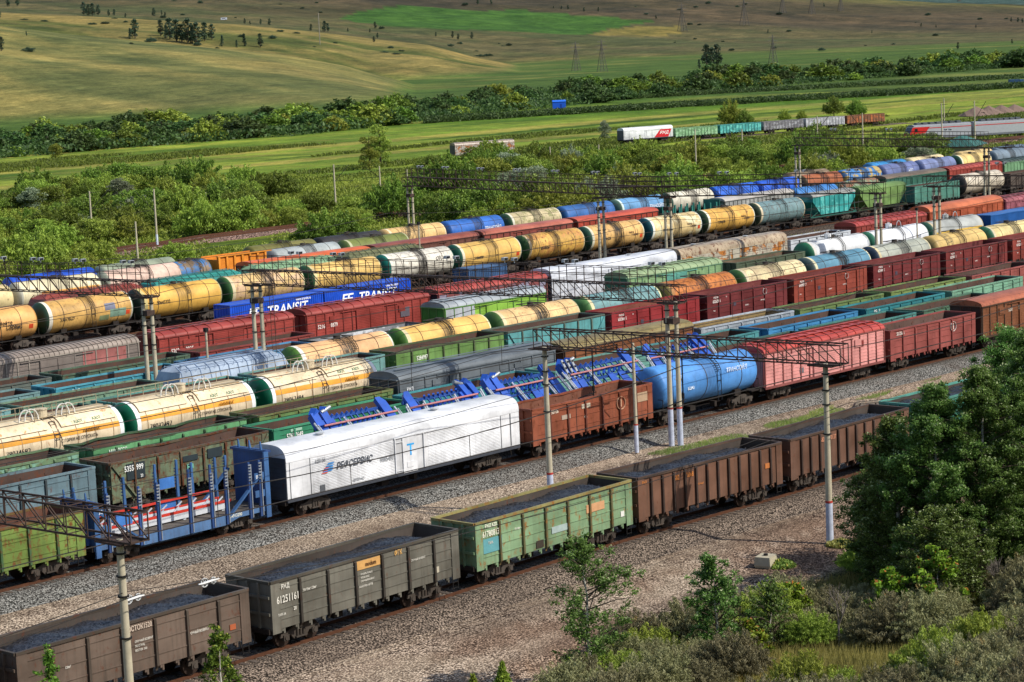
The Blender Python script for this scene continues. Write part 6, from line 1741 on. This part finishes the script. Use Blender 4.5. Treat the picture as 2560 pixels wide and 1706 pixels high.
def tree_proto(seed, hgt, rad, leaf, nleaf, z_lo=.25, shape='oval', trunk=.16):
    rng = np.random.RandomState(seed); cl = []
    n = 46; m = MB()
    m.cyl((0,0,-.3), (0,0,hgt*.55), trunk, 8, trunk*.6); m.cyl((0,0,hgt*.55), (0,0,hgt*.93), trunk*.6, 6, trunk*.15)
    for i in range(n):
        t_ = rng.uniform(0, 1)**.9; z = hgt*(z_lo+(1-z_lo)*t_)*.95
        if shape == 'oval': R_ = rad*math.sin(PI*min(.97, .16+.84*t_))**.7
        elif shape == 'cone': R_ = rad*(1.05-t_)
        else: R_ = rad*(.75+.25*math.sin(t_*7))
        a = rng.uniform(0, 2*PI); q = R_*rng.uniform(.25, .85); c = (math.cos(a)*q, math.sin(a)*q, z)
        cl.append((*c, rad*rng.uniform(.2,.36)))
        m.beam((0,0,max(.2, z-hgt*.12)), c, .06, r2=.02)
    tot = sum(c[3]**1.6 for c in cl)
    P, T_ = clump_points(rng, cl, nleaf/tot)
    return leaf_mesh('crown', P, leaf, T_, rng), m.mesh('trunk')
def place_bush(x, y, z, me, st, mat, name, label, cat, group, sc=1, rz=0, sz=1):
    o = thing(name, label, cat, (x, y, z), rz, group)
    o.scale = (sc, sc, sc*sz)
    obj('foliage', me, mat, o)
    if st: obj('branches', st, BARKD, o)
    return o
protoB = [(bush_mesh(100+i, 3.6, 3.9, 38, .25, 6500) if i < 2 else sprig_mesh(100+i, 3.8, 4.3, 120, 70, .3, .12), stems_mesh(i, 3.0, 3.6)) for i in range(6)]
# scrub belt between the yard and the meadow
bs = [('willow_bush','rounded mid green willow bush in the scrub behind the yard',LEAF_MD,'green bushes behind the yard'),('dark_bush','dark green dense bush in the scrub behind the yard',LEAF_DK,'dark bushes behind the yard'),('silver_bush','silvery grey leaved bush in the scrub behind the yard',LEAF_SV,'silvery bushes behind the yard')]
AZL = (sight(2325, 340)[0], sight(2640, 330)[0], sight(1540, 350)[0], sight(2235, 310)[0])
def belt_ok(x, y):
    if abs(y-TRK['far'].y(x)) < (6 if x < 245 else 3.6): return False
    # siding and abandoned wagon stay visible
    t_ = (x-486.5)*dx_+(y-403.8)*dy_; nn = -(x-486.5)*dy_+(y-403.8)*dx_
    if -16 < t_ < 120 and -26 < nn < 7: return False
    d_ = math.hypot(x, y); a_ = math.atan2(x, y)
    if AZL[0] < a_ < AZL[1] and d_ > 455: return False
    if AZL[2] < a_ < AZL[3] and d_ > 548: return False
    return True
cnt = 0; tries = 0
while cnt < 298 and tries < 20000:
    tries += 1
    az = math.radians(R.uniform(33.2, 61.2)); d_ = math.sqrt(R.uniform(258**2, 620**2))
    x = math.sin(az)*d_; y = math.cos(az)*d_
    frac = (math.degrees(az)-33.2)/28
    dmax = 505+70*frac+30*math.sin(az*40); 
    if y < 224 or d_ > dmax or not belt_ok(x, y): continue
    if x > 330 and y < 240 and R.random() < .5: continue
    if vnoise(np.array([x/28.]), np.array([y/28.]), 9)[0] < (.30 if d_ < dmax-70 else .48): continue
    # keep the nearest strip low and the far running line open at the left
    if y < TRK['far'].y(x) and y > TRK['far'].y(x)-34 and 203 < x < 238: continue
    q = R.random(); b = bs[1] if q < .38 else (bs[0] if q < .94 else bs[2])
    me, st = protoB[R.randrange(6)]
    sc = R.uniform(.8, 1.65)*(1.2 if b[0] == 'dark_bush' else 1)*(.6 if y < 238 else 1)
    place_bush(x, y, tz(x, y)-.3, me, st, b[2], b[0], b[1], 'bush', b[3], sc, R.uniform(0, 6.3), R.uniform(.75, 1.15))
    cnt += 1
# low tangle under the belt: weeds that nobody could count
def scatter_stuff(name, label, n, sampler, size, mat, elong, seed, hh, up=0, width=.55):
    rng = np.random.RandomState(seed); X = np.zeros(0); Y = np.zeros(0)
    while len(X) < n:
        x, y = sampler(rng, n); X = np.concatenate([X, x]); Y = np.concatenate([Y, y])
    X = X[:n]; Y = Y[:n]; z = terrain_z(X, Y)
    pts = np.column_stack([X, Y, z+rng.uniform(0, 1, n)*hh])
    me = leaf_mesh(name, pts, size, np.clip(rng.uniform(0, .6, n)+vnoise(X/3., Y/3., 2)*.6-.1, 0, 1), rng, elong, up=up, width=width)
    o = obj(name, me, mat); o['kind'] = 'stuff'; o['label'] = label; o['category'] = 'ground cover'
    return o
def polar(rng, n, a0, a1, d0, d1):
    az = np.radians(rng.uniform(a0, a1, n)); d_ = np.sqrt(rng.uniform(d0**2, d1**2, n)); return np.sin(az)*d_, np.cos(az)*d_, az, d_
FARY = lambda x: np.interp(x, [150,212,235,520], [274.5,276.5,281,282])
def s_belt(rng, n):
    x, y, az, d_ = polar(rng, n, 32.5, 62, 250, 600)
    k = (y > 221) & (abs(y-FARY(x)) > 5) & (d_ < 520+80*(np.degrees(az)-33)/28+25*np.sin(x/17.)) & (vnoise(x/11., y/11., 4) > .28)
    return x[k], y[k]
scatter_stuff('weeds', 'tall green weeds and low scrub filling the ground behind the yard', 190000, s_belt, .5, LEAF_MD, 1.2, 3, .9, .3, .4)
def s_mead(rng, n):
    x, y, az, d_ = polar(rng, n, 33, 61.5, 480, 760)
    k = vnoise(x/120., (y-.1*x)/13., 14) > .58
    return x[k], y[k]
scatter_stuff('reeds', 'darker reed stripes growing across the meadow', 120000, s_mead, .7, LEAF_DK, 1.3, 5, .7, .4, .4)

# tall trees in the middle distance
pop, popt = tree_proto(31, 11, 3.2, .34, 5200, .06, 'col', .2)
rnd, rndt = tree_proto(32, 9, 4.0, .42, 4600, .15, 'oval', .2)
def place_tree(x, y, z, proto, mat, name, label, group, sc, rz=0, bark=None, w=1):
    o = thing(name, label, 'tree', (x, y, z-.2), rz, group); o.scale = (sc*w, sc*w, sc)
    obj('crown', proto[0], mat, o); obj('trunk', proto[1], bark or BARKD, o); return o
def tree_at(u, v0, v1, proto, H0, mat, name, label, group, w=1, dmin=150):
    x, y, z, d = pixel_to_ground(u, v0, dmin); sc = (v0-v1)/FPX*d/H0
    return place_tree(x, y, z, proto, mat, name, label, group, sc, R.uniform(0, 6), w=w)
P1_, P2_ = (pop, popt), (rnd, rndt); P3_ = (sprig_mesh(77, 5.0, 8.8, 150, 60, .45, .15, .5), rndt)
for u, v0, v1, pr, H0, mt, nm_, lb, w in ((952,412,298,P1_,11,LEAF_MD,'poplar_tree','tall loose poplar standing at the meadow edge left of centre',1.25),(925,425,330,P1_,11,LEAF_MD,'poplar_tree','lower companion tree left of the tall loose poplar',1.2),(1512,352,302,P2_,9,LEAF_SV,'willow_tree','silvery willow left of the white siding wagon',.9),
    (1828,320,248,P3_,9,LEAF_MD,'poplar_tree','pale green tree behind the siding wagons',.9),(1862,320,272,P3_,9,LEAF_DK,'alder_tree','darker low tree beside the pale green one',1),(2085,292,240,P3_,9,LEAF_DK,'alder_tree','broad dark tree behind the whitish siding wagon',1.1),(2140,296,246,P3_,9,LEAF_DK,'alder_tree','broad tree right of the dark one behind the siding',1.1),
    (1962,305,272,P3_,9,LEAF_MD,'alder_tree','small tree above the grey siding wagon',1),(2005,302,274,P3_,9,LEAF_MD,'alder_tree','small tree above the whitish siding wagon',1),(140,398,360,P2_,9,LEAF_MD,'round_bush','single round bush on the meadow at the left',1.4),
    (300,500,446,P2_,9,LEAF_SV,'silver_bush','large silvery bush at the left meadow edge',1.7),(268,498,450,P2_,9,LEAF_MD,'round_bush','green bush beside the large silvery one',1.2),(80,528,470,P2_,9,LEAF_SV,'silver_bush','grey green bush at the far left of the meadow edge',1.6),(122,512,478,P2_,9,LEAF_DK,'round_bush','dark bush behind the grey green one at the far left',1.6),
    (470,440,424,P2_,9,LEAF_MD,'round_bush','small bush in the meadow right of the silvery one',2.2)):
    tree_at(u, v0, v1, pr, H0, mt, nm_, lb, None, w)
# river belt
mid = [(sprig_mesh(40+i, 5.0, 8.4, 110, 26, .85, .17, .6), tree_proto(40+i, 9, 4.6, .95, 20, .05, 'oval', .2)[1]) for i in range(5)]
def belt_lines(u):
    base = np.interp(u, [0,300,800,1300,1800,2560], [396,372,334,278,228,168]); top = np.interp(u, [0,300,800,1300,1800,2560], [338,310,282,222,182,142])
    return base, top
k = 0
while k < 290:
    u = R.uniform(-60, 2620); b_, t_ = belt_lines(u); v = R.uniform(t_+18, b_)
    if 1290 < u < 1500 and v > 262: continue
    x, y, z, d = pixel_to_ground(u, v)
    if d > 2300: continue
    q = R.random(); hh = R.uniform(28, 62)*(1.0 if u < 1000 else .8)
    sc = max(.5, min(1.9, hh/FPX*d/9)); mt, nm_, lb, gp = (LEAF_FAR,'river_tree','dark tree in the belt along the river','dark trees along the river') if q < .6 else ((LEAF_DK,'river_willow','mid green willow in the belt along the river','green willows along the river') if q < .88 else (LEAF_MD,'river_shrub','light green shrub in the belt along the river','light shrubs along the river'))
    place_tree(x, y, z-.8, mid[R.randrange(5)], mt, nm_, lb, gp, sc, R.uniform(0, 6), w=R.uniform(1.5, 2.2)); k += 1
def s_river(rng, n):
    m_ = 3000; u = rng.uniform(-100, 2660, m_); b_, t_ = belt_lines(u); v = t_+12+(b_-t_-14)*rng.uniform(0, 1, m_)
    q = [sight(a, b) for a, b in zip(u, v)]; az = np.array([p[0] for p in q]); sl = np.minimum(np.array([p[1] for p in q]), -.0001); d = (CAMH+3.0)/-sl; k = d < 2300
    az = az+rng.uniform(-.001,.001,m_); return (np.sin(az)*d)[k], (np.cos(az)*d)[k]
scatter_stuff('undergrowth', 'dark undergrowth between the river trees', 60000, s_river, 1.5, LEAF_FAR, 1.1, 6, 3.5)
def s_hedge(rng, n):
    m_ = 4000; u = rng.uniform(1060, 2640, m_); v = np.interp(u, [1060,1750,2640], [306,263,213])+rng.uniform(-2.6,2.6,m_)
    k2 = rng.rand(m_) < .35; v = np.where(k2, np.interp(u, [1060,1750,2640], [276,236,190])+rng.uniform(-1.5,1.5,m_)+40*0, v)
    q = [sight(a, b) for a, b in zip(u, v)]; az = np.array([p[0] for p in q]); d = (CAMH+3.2)/-np.array([p[1] for p in q])
    return np.sin(az)*d, np.cos(az)*d
scatter_stuff('hedge_reeds', 'dark reed and willow strips between the far meadows', 60000, s_hedge, 1.0, LEAF_FAR, 1.2, 16, 2.2)
# hill trees
hp = [tree_proto(50, 10, 2.6, .8, 900, .1, 'oval', .3), tree_proto(51, 10, 2.4, .8, 900, .05, 'cone', .3)]
hl = [(338,97,48,0),(326,98,70,1),(402,90,50,0),(425,100,45,0),(442,105,48,0),(470,108,46,0),(492,112,56,0),(512,104,56,0),(530,100,60,0),(455,106,60,0),(416,96,62,1),(482,110,62,1),(556,117,88,1),(592,120,100,1),(611,116,84,1),(651,119,84,0),(210,38,5,0),(232,40,8,0),(246,38,12,0),(222,40,10,0),
      (272,40,24,0),(286,40,23,0),(314,45,33,0),(385,42,20,0),(404,38,26,0),(413,42,30,0),(612,60,46,0),(625,62,52,0),(652,62,48,0),(674,64,46,0),(718,58,57,0),(778,78,60,0),(812,80,52,0),(820,80,58,0),(20,18,-8,0),(45,16,-10,0),(0,45,28,0),(66,89,77,1),(4,128,92,0),
      (938,72,54,0),(944,96,82,0),(925,82,72,0),(870,80,70,0),(935,106,90,0),(1180,98,80,0),(1132,96,78,0),(1146,100,84,0),(1090,92,80,0),(1195,12,-4,0),(1228,12,-2,0),(1767,165,110,0),(1793,165,110,0),(1780,168,118,0),(1748,172,148,1),(2060,18,8,0),(2303,68,58,0),(2395,124,106,0),(2530,110,98,0),(2545,56,44,0),(2528,55,44,0),(2556,58,46,0),
      (1404,24,14,0),(1420,24,12,0),(1460,30,18,0),(1496,30,18,0),(1384,22,15,0),(1640,48,38,0),(1920,84,74,0),(2180,84,76,0),(2340,70,62,0),(2440,70,62,0)]
for i, (u, v0, v1, sh) in enumerate(hl):
    tree_at(u, v0, v1, hp[sh], 10, LEAF_HAZE, 'hill_tree' if not sh else 'hill_spruce', 'dark rounded tree standing on the distant hillside' if not sh else 'dark pointed tree standing on the distant hillside', 'rounded trees on the hills' if not sh else 'pointed trees on the hills', 1.0, 1100)
for i in range(60):
    u = R.uniform(20, 2540); v = R.uniform(8, 130)
    b_, t_ = belt_lines(u)
    if v > t_-30: continue
    x, y, z, d = pixel_to_ground(u, v, 1250)
    if inpoly(np.array([u]), np.array([v]), [(848,46),(905,28),(1010,12),(1290,26),(1640,54),(1470,87),(1060,70)])[0]: continue
    me, st = protoB[i % 6]
    place_bush(x, y, z-.5, me, None, LEAF_HAZE, 'hill_bush', 'small dark bush dotted on the distant hillside', 'bush', 'bushes dotted on the hills', R.uniform(.6, 1.7)*max(1, d/3500), R.uniform(0, 6), .7)
for u, v, w_ in ((60,50,5),(110,54,5),(230,62,6),(262,60,6),(285,47,4),(700,80,6),(740,84,5),(960,132,6),(990,136,6),(1002,128,5),(1200,142,7),(1220,140,6),(1190,128,3),(1256,116,3),(700,12,3),(435,4,4)):
    x, y, z, d = pixel_to_ground(u, v, 1250); me, st = protoB[u % 6]
    place_bush(x, y, z-1, me, None, LEAF_HAZE, 'hill_thicket', 'wide low thicket patch on the distant hillside', 'bush', 'low thickets on the hills', w_*d/9000, R.uniform(0, 6), .45)

# ------------------------------------------------------------------ foreground plants
def birch(x, y, H, rad, label, nleaf, seed, lean=(0,0), bare=0, mat=LEAF_BR, leaf=.13, z_lo=.18, dense=1):
    rng = np.random.RandomState(seed); rr = random.Random(seed); z = tz(x, y)-.1
    t = thing('birch_tree', label, 'tree', (x, y, z))
    m = MB(); pts = [Vector((lean[0]*k_/8+rr.uniform(-.08,.08), lean[1]*k_/8+rr.uniform(-.08,.08), H*k_/8)) for k_ in range(9)]
    pts[0] = Vector((0,0,-.3))
    r0 = .017*H
    for a in range(8): m.cyl(pts[a], pts[a+1], r0*(1-a/8.6), 9, r0*(1-(a+1)/8.6))
    obj('trunk', m.mesh('trunk', True), BARK, t)
    br = MB(); cl = []
    nb = int((46 if nleaf < 20000 else 130)*dense)
    for i in range(nb):
        tt = z_lo+(1-z_lo)*(i+rr.random())/nb; k_ = min(7, int(tt*8)); p = pts[k_].lerp(pts[k_+1], tt*8-k_)
        a = rr.uniform(0, 2*PI); ln = rad*(math.sin(PI*min(.96, .22+.78*(tt-z_lo)/(1-z_lo)))**.8)*rr.uniform(.55, 1.1)
        e = p+Vector((math.cos(a)*ln, math.sin(a)*ln, ln*rr.uniform(.15,.75)))
        br.cyl(p, p.lerp(e, .6)+Vector((0,0,.1)), .035, 5, .02); br.cyl(p.lerp(e, .6)+Vector((0,0,.1)), e, .02, 4, .008)
        for q in range(5):
            c = p.lerp(e, .35+.65*q/4); cl.append((c.x+rr.uniform(-.35,.35)*rad*.25, c.y+rr.uniform(-.35,.35)*rad*.25, c.z+rr.uniform(-.5,.25), rr.uniform(.2,.42)*(rad/2.6)**.6))
    obj('branches', br, BARKD, t)
    tot = sum(c[3]**1.6 for c in cl); P, T_ = clump_points(rng, cl, nleaf/tot, .6, .1)
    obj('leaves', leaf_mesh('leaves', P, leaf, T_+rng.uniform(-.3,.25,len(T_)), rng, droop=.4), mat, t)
    return t
BIR = [(91.3,60.0,8.8,2.5,'broad birch forming the left of the big right hand group',90000,1,(0,0)),(90.5,57.3,10.3,2.7,'tall dense birch in the middle of the big right hand group',100000,2,(0,0)),(95.0,54.6,11.8,3.4,'tallest birch with visible pale trunk at the right edge',100000,3,(0,0)),(92.3,55.8,10.8,2.8,'birch right of the middle one in the big group',90000,15,(0,0)),(100.4,58.9,12.0,3.4,'birch behind the big group at the right edge',60000,8,(0,0)),(93.6,62.4,6.6,2.3,'low leafy birch skirting the left foot of the big group',50000,9,(0,0)),(88.0,55.4,4.6,2.6,'low birch at the front of the big group',40000,14,(0,0))]
for x, y, H, rd, lb, nl, sd, ln in BIR: birch(x+1.15, y-.1, H, rd, lb, nl, sd, ln, z_lo=.06, leaf=.125)
birch(72.6, 63.0, 6.7, 2.5, 'slender sparse birch with white stem at the bottom centre', 12500, 5, (-.3,.2), z_lo=.08)
birch(79.0, 60.8, 4.6, 1.6, 'slim young birch right of the bottom centre one', 12000, 6, (-.2,.2), z_lo=.05)
birch(53.2, 64.9, 6.9, 1.15, 'small bushy birch top at the bottom left of centre', 12000, 7, (0,0), z_lo=.1, mat=LEAF_YB)
birch(46.7, 66.8, 7.6, .9, 'small birch top at the bottom left corner', 8000, 10, (0,0), z_lo=.1, mat=LEAF_YB)
birch(81.0, 59.4, 3.0, 1.2, 'low leafy sapling beside the slim young birch', 3800, 12, (0,0), z_lo=.05)
# maple saplings
for i, (x, y, H, rd, lb) in enumerate(((85.6,56.0,2.8,1.2,'bright yellow green maple sapling with reddish tips in front of the dark birch'),(86.9,54.2,3.4,1.4,'taller bright maple sapling right of the reddish one'),(84.6,60.4,2.2,1.1,'light green sapling behind the dead branches'),(77.6,58.0,1.9,.9,'small light green sapling in the bushes'))):
    birch(x, y, H, rd, lb, 5200, 60+i, (0,0), z_lo=.03, mat=LEAF_YG, leaf=.2, dense=.6)
# dead branching shrub
def dead(x, y, H, lb, seed):
    rr = random.Random(seed); t = thing('dead_shrub', lb, 'shrub', (x, y, tz(x, y)-.1)); m = MB()
    def br(p, d, ln, w, dep):
        e = p+d*ln; m.cyl(p, e, w, 5, w*.6)
        if dep == 0: return
        for q in range(rr.randint(2, 4)):
            nd = (d+Vector((rr.uniform(-.8,.8), rr.uniform(-.8,.8), rr.uniform(-.1,.5)))).normalized(); br(p+(e-p)*rr.uniform(.4,1), nd, ln*rr.uniform(.55,.8), w*.6, dep-1)
    br(Vector((0,0,0)), Vector((0,0,1)), H*.42, .06, 4); obj('branches', m, plain('#7d746a', .9), t)
dead(82.0, 56.4, 3.7, 'bare grey dead shrub rising from the bushes', 3); dead(90.5, 53.4, 2.4, 'small bare dead shrub right of the larger one', 5)
# sea buckthorn thicket on the slope
protoS = [(sprig_mesh(300+i, 1.8, 2.0, 210, 95, .12, .1, .28), stems_mesh(60+i, 1.3, 1.7, 9, .05)) for i in range(5)]
cnt = 0; tries = 0; used = []
while cnt < 240 and tries < 40000:
    tries += 1
    az = math.radians(R.uniform(44, 63)); d_ = R.uniform(60, 126); x = math.sin(az)*d_; y = math.cos(az)*d_
    edge = 64.6+1.6*math.sin(x*.35)-max(0, 80-x)*.18
    if y > edge or y < 30: continue
    if x < 68: continue
    if vnoise(np.array([x/5.]), np.array([y/5.]), 19)[0] < .35: continue
    if 88 < x < 97 and 58 < y: continue
    if any((x-a)**2+(y-b)**2 < 1.6 for a, b in used): continue
    used.append((x, y)); me, st = protoS[R.randrange(5)]
    mt = LEAF_SB if R.random() < .86 else LEAF_MD
    place_bush(x, y, tz(x, y)-.15, me, st, mt, 'buckthorn_bush' if mt is LEAF_SB else 'green_shrub', 'grey green thorny bush in the thicket on the near slope' if mt is LEAF_SB else 'fresher green shrub among the thorny bushes', 'bush', 'thorny bushes on the slope' if mt is LEAF_SB else 'green shrubs on the slope', R.uniform(.65, 1.25), R.uniform(0, 6), R.uniform(.8, 1.1))
    cnt += 1
# young pines at the bottom
for x, y, s, lb in ((65.7,63.7,.8,'tip of a small green conifer at the bottom edge'),(67.0,63.2,.9,'tip of a taller small conifer at the bottom edge'),(64.5,64.2,.65,'tip of the smallest conifer at the bottom edge')):
    rng = np.random.RandomState(int(x*7)); n = 2600; t_ = rng.uniform(0, 1, n); a = rng.uniform(0, 2*PI, n); rr_ = (1-t_)*1.0*rng.uniform(.2, 1, n)
    P = np.column_stack([np.cos(a)*rr_, np.sin(a)*rr_, t_*2.6*s]); t = thing('young_pine', lb, 'tree', (x, y, tz(x, y))); obj('needles', leaf_mesh('needles', P, .16, rng.uniform(.3, 1, n), rng, 1.6), LEAF_MD, t); obj('trunk', MB().cyl((0,0,0),(0,0,2.5*s),.05,6,.01).mesh('trunk'), BARKD, t)
# grasses
def s_slope(rng, n):
    x, y, az, d_ = polar(rng, n, 42, 63, 58, 132)
    k = (y < 66.5+1.3*np.sin(x*.5)-np.maximum(0, 78-x)*.25) & (y > 28)
    return x[k], y[k]
scatter_stuff('dry_grass', 'dry yellowish grass covering the near slope', 200000, s_slope, .3, GRASSY, 1.8, 8, .25, .75, .07)
def s_weed(rng, n):
    x = rng.uniform(112, 175, n); y = rng.uniform(84, 96, n)
    k = ~((x < 112) & (y < 92)) & (vnoise(x/3.2, y/2.2, 23) > .56+.25*np.clip((122-x)/10, 0, 1)+.1*np.abs(y-90)/6)
    return x[k], y[k]
scatter_stuff('trackside_weeds', 'yellow green weeds between the two nearest trains', 70000, s_weed, .16, GRASSG, 1.5, 9, .12, .6, .12)
for i, (cx_, cy_, rr_) in enumerate(((76.2,91.2,.9),(77.9,92.0,1.1),(74.4,90.2,.55),(79.6,91.0,.4),(101.2,69.3,.8),(95.5,69.3,.8),(75.2,91.6,.45))):
    rng = np.random.RandomState(i+70); n = int(1500*rr_); a = rng.uniform(0, 2*PI, n); q = rr_*np.sqrt(rng.uniform(0, 1, n)); zz = rng.uniform(0, .45, n)*(1-q/rr_*.7)
    x = cx_; y = cy_
    me = leaf_mesh('weed_tuft', np.column_stack([np.cos(a)*q, np.sin(a)*q, zz]), .15, rng.uniform(0, 1, n), rng, 1.5)
    o = obj('weed_tuft', me, GRASSG if i % 2 else GRASSY, loc=(x, y, tz(x, y)))
    tag(o, ['yellowish weed tuft on the ballast left of the green one','bright green weed tuft on the ballast near the lower left mast','small yellow weed tuft left on the ballast','tiny weed tuft right of the bright green one','grass tuft around the foot of the right single mast','grass tuft around the concrete block','small yellow green weed tuft in front on the ballast'][i], 'weeds')
def s_grain(rng, n):
    x = rng.uniform(170, 300, n); y = rng.uniform(158, 182, n); k = vnoise(x/6., y/3., 29) > .45
    return x[k], y[k]
scatter_stuff('yard_grass', 'dry grass between the far tracks', 9000, s_grain, .3, GRASSY, 1.5, 10, .25)
flush_texts()

# ------------------------------------------------------------------ light, sky, camera
SUN_AZ = math.atan2(.36, -.93); SUN_EL = math.radians(43)   # direction toward the sun: right of and behind the viewpoint
w = bpy.data.worlds.new('World'); scene.world = w; w.use_nodes = True
nt = w.node_tree; nt.nodes.clear()
sky = nt.nodes.new('ShaderNodeTexSky'); sky.sky_type = 'NISHITA'; sky.sun_disc = False
sky.sun_elevation = SUN_EL; sky.sun_rotation = SUN_AZ; sky.air_density = 1.0; sky.dust_density = 1.2
bg = nt.nodes.new('ShaderNodeBackground'); bg.inputs[1].default_value = .15
out = nt.nodes.new('ShaderNodeOutputWorld'); nt.links.new(sky.outputs[0], bg.inputs[0]); nt.links.new(bg.outputs[0], out.inputs[0])
sl = bpy.data.lights.new('sun', 'SUN'); sl.energy = 4.6; sl.angle = math.radians(.5); sl.color = (1, .95, .86)
so = bpy.data.objects.new('sun', sl); COL.objects.link(so)
sd = Vector((math.sin(SUN_AZ)*math.cos(SUN_EL), math.cos(SUN_AZ)*math.cos(SUN_EL), math.sin(SUN_EL)))
so.rotation_euler = sd.to_track_quat('Z', 'Y').to_euler(); so.location = (60, 0, 120)
cam = bpy.data.cameras.new('camera'); cam.sensor_width = 36; cam.lens = FPX/2560*36; cam.clip_start = .5; cam.clip_end = 30000
co = bpy.data.objects.new('camera', cam); COL.objects.link(co)
M = Matrix(((cR.x, cU.x, -cF.x, 0), (cR.y, cU.y, -cF.y, 0), (cR.z, cU.z, -cF.z, CAMH), (0, 0, 0, 1)))
co.matrix_world = M
scene.camera = co
scene.view_settings.view_transform = 'Standard'; scene.view_settings.look = 'None'; scene.view_settings.exposure = 0
scene.cycles.max_bounces = 5; scene.cycles.diffuse_bounces = 2; scene.cycles.transmission_bounces = 2
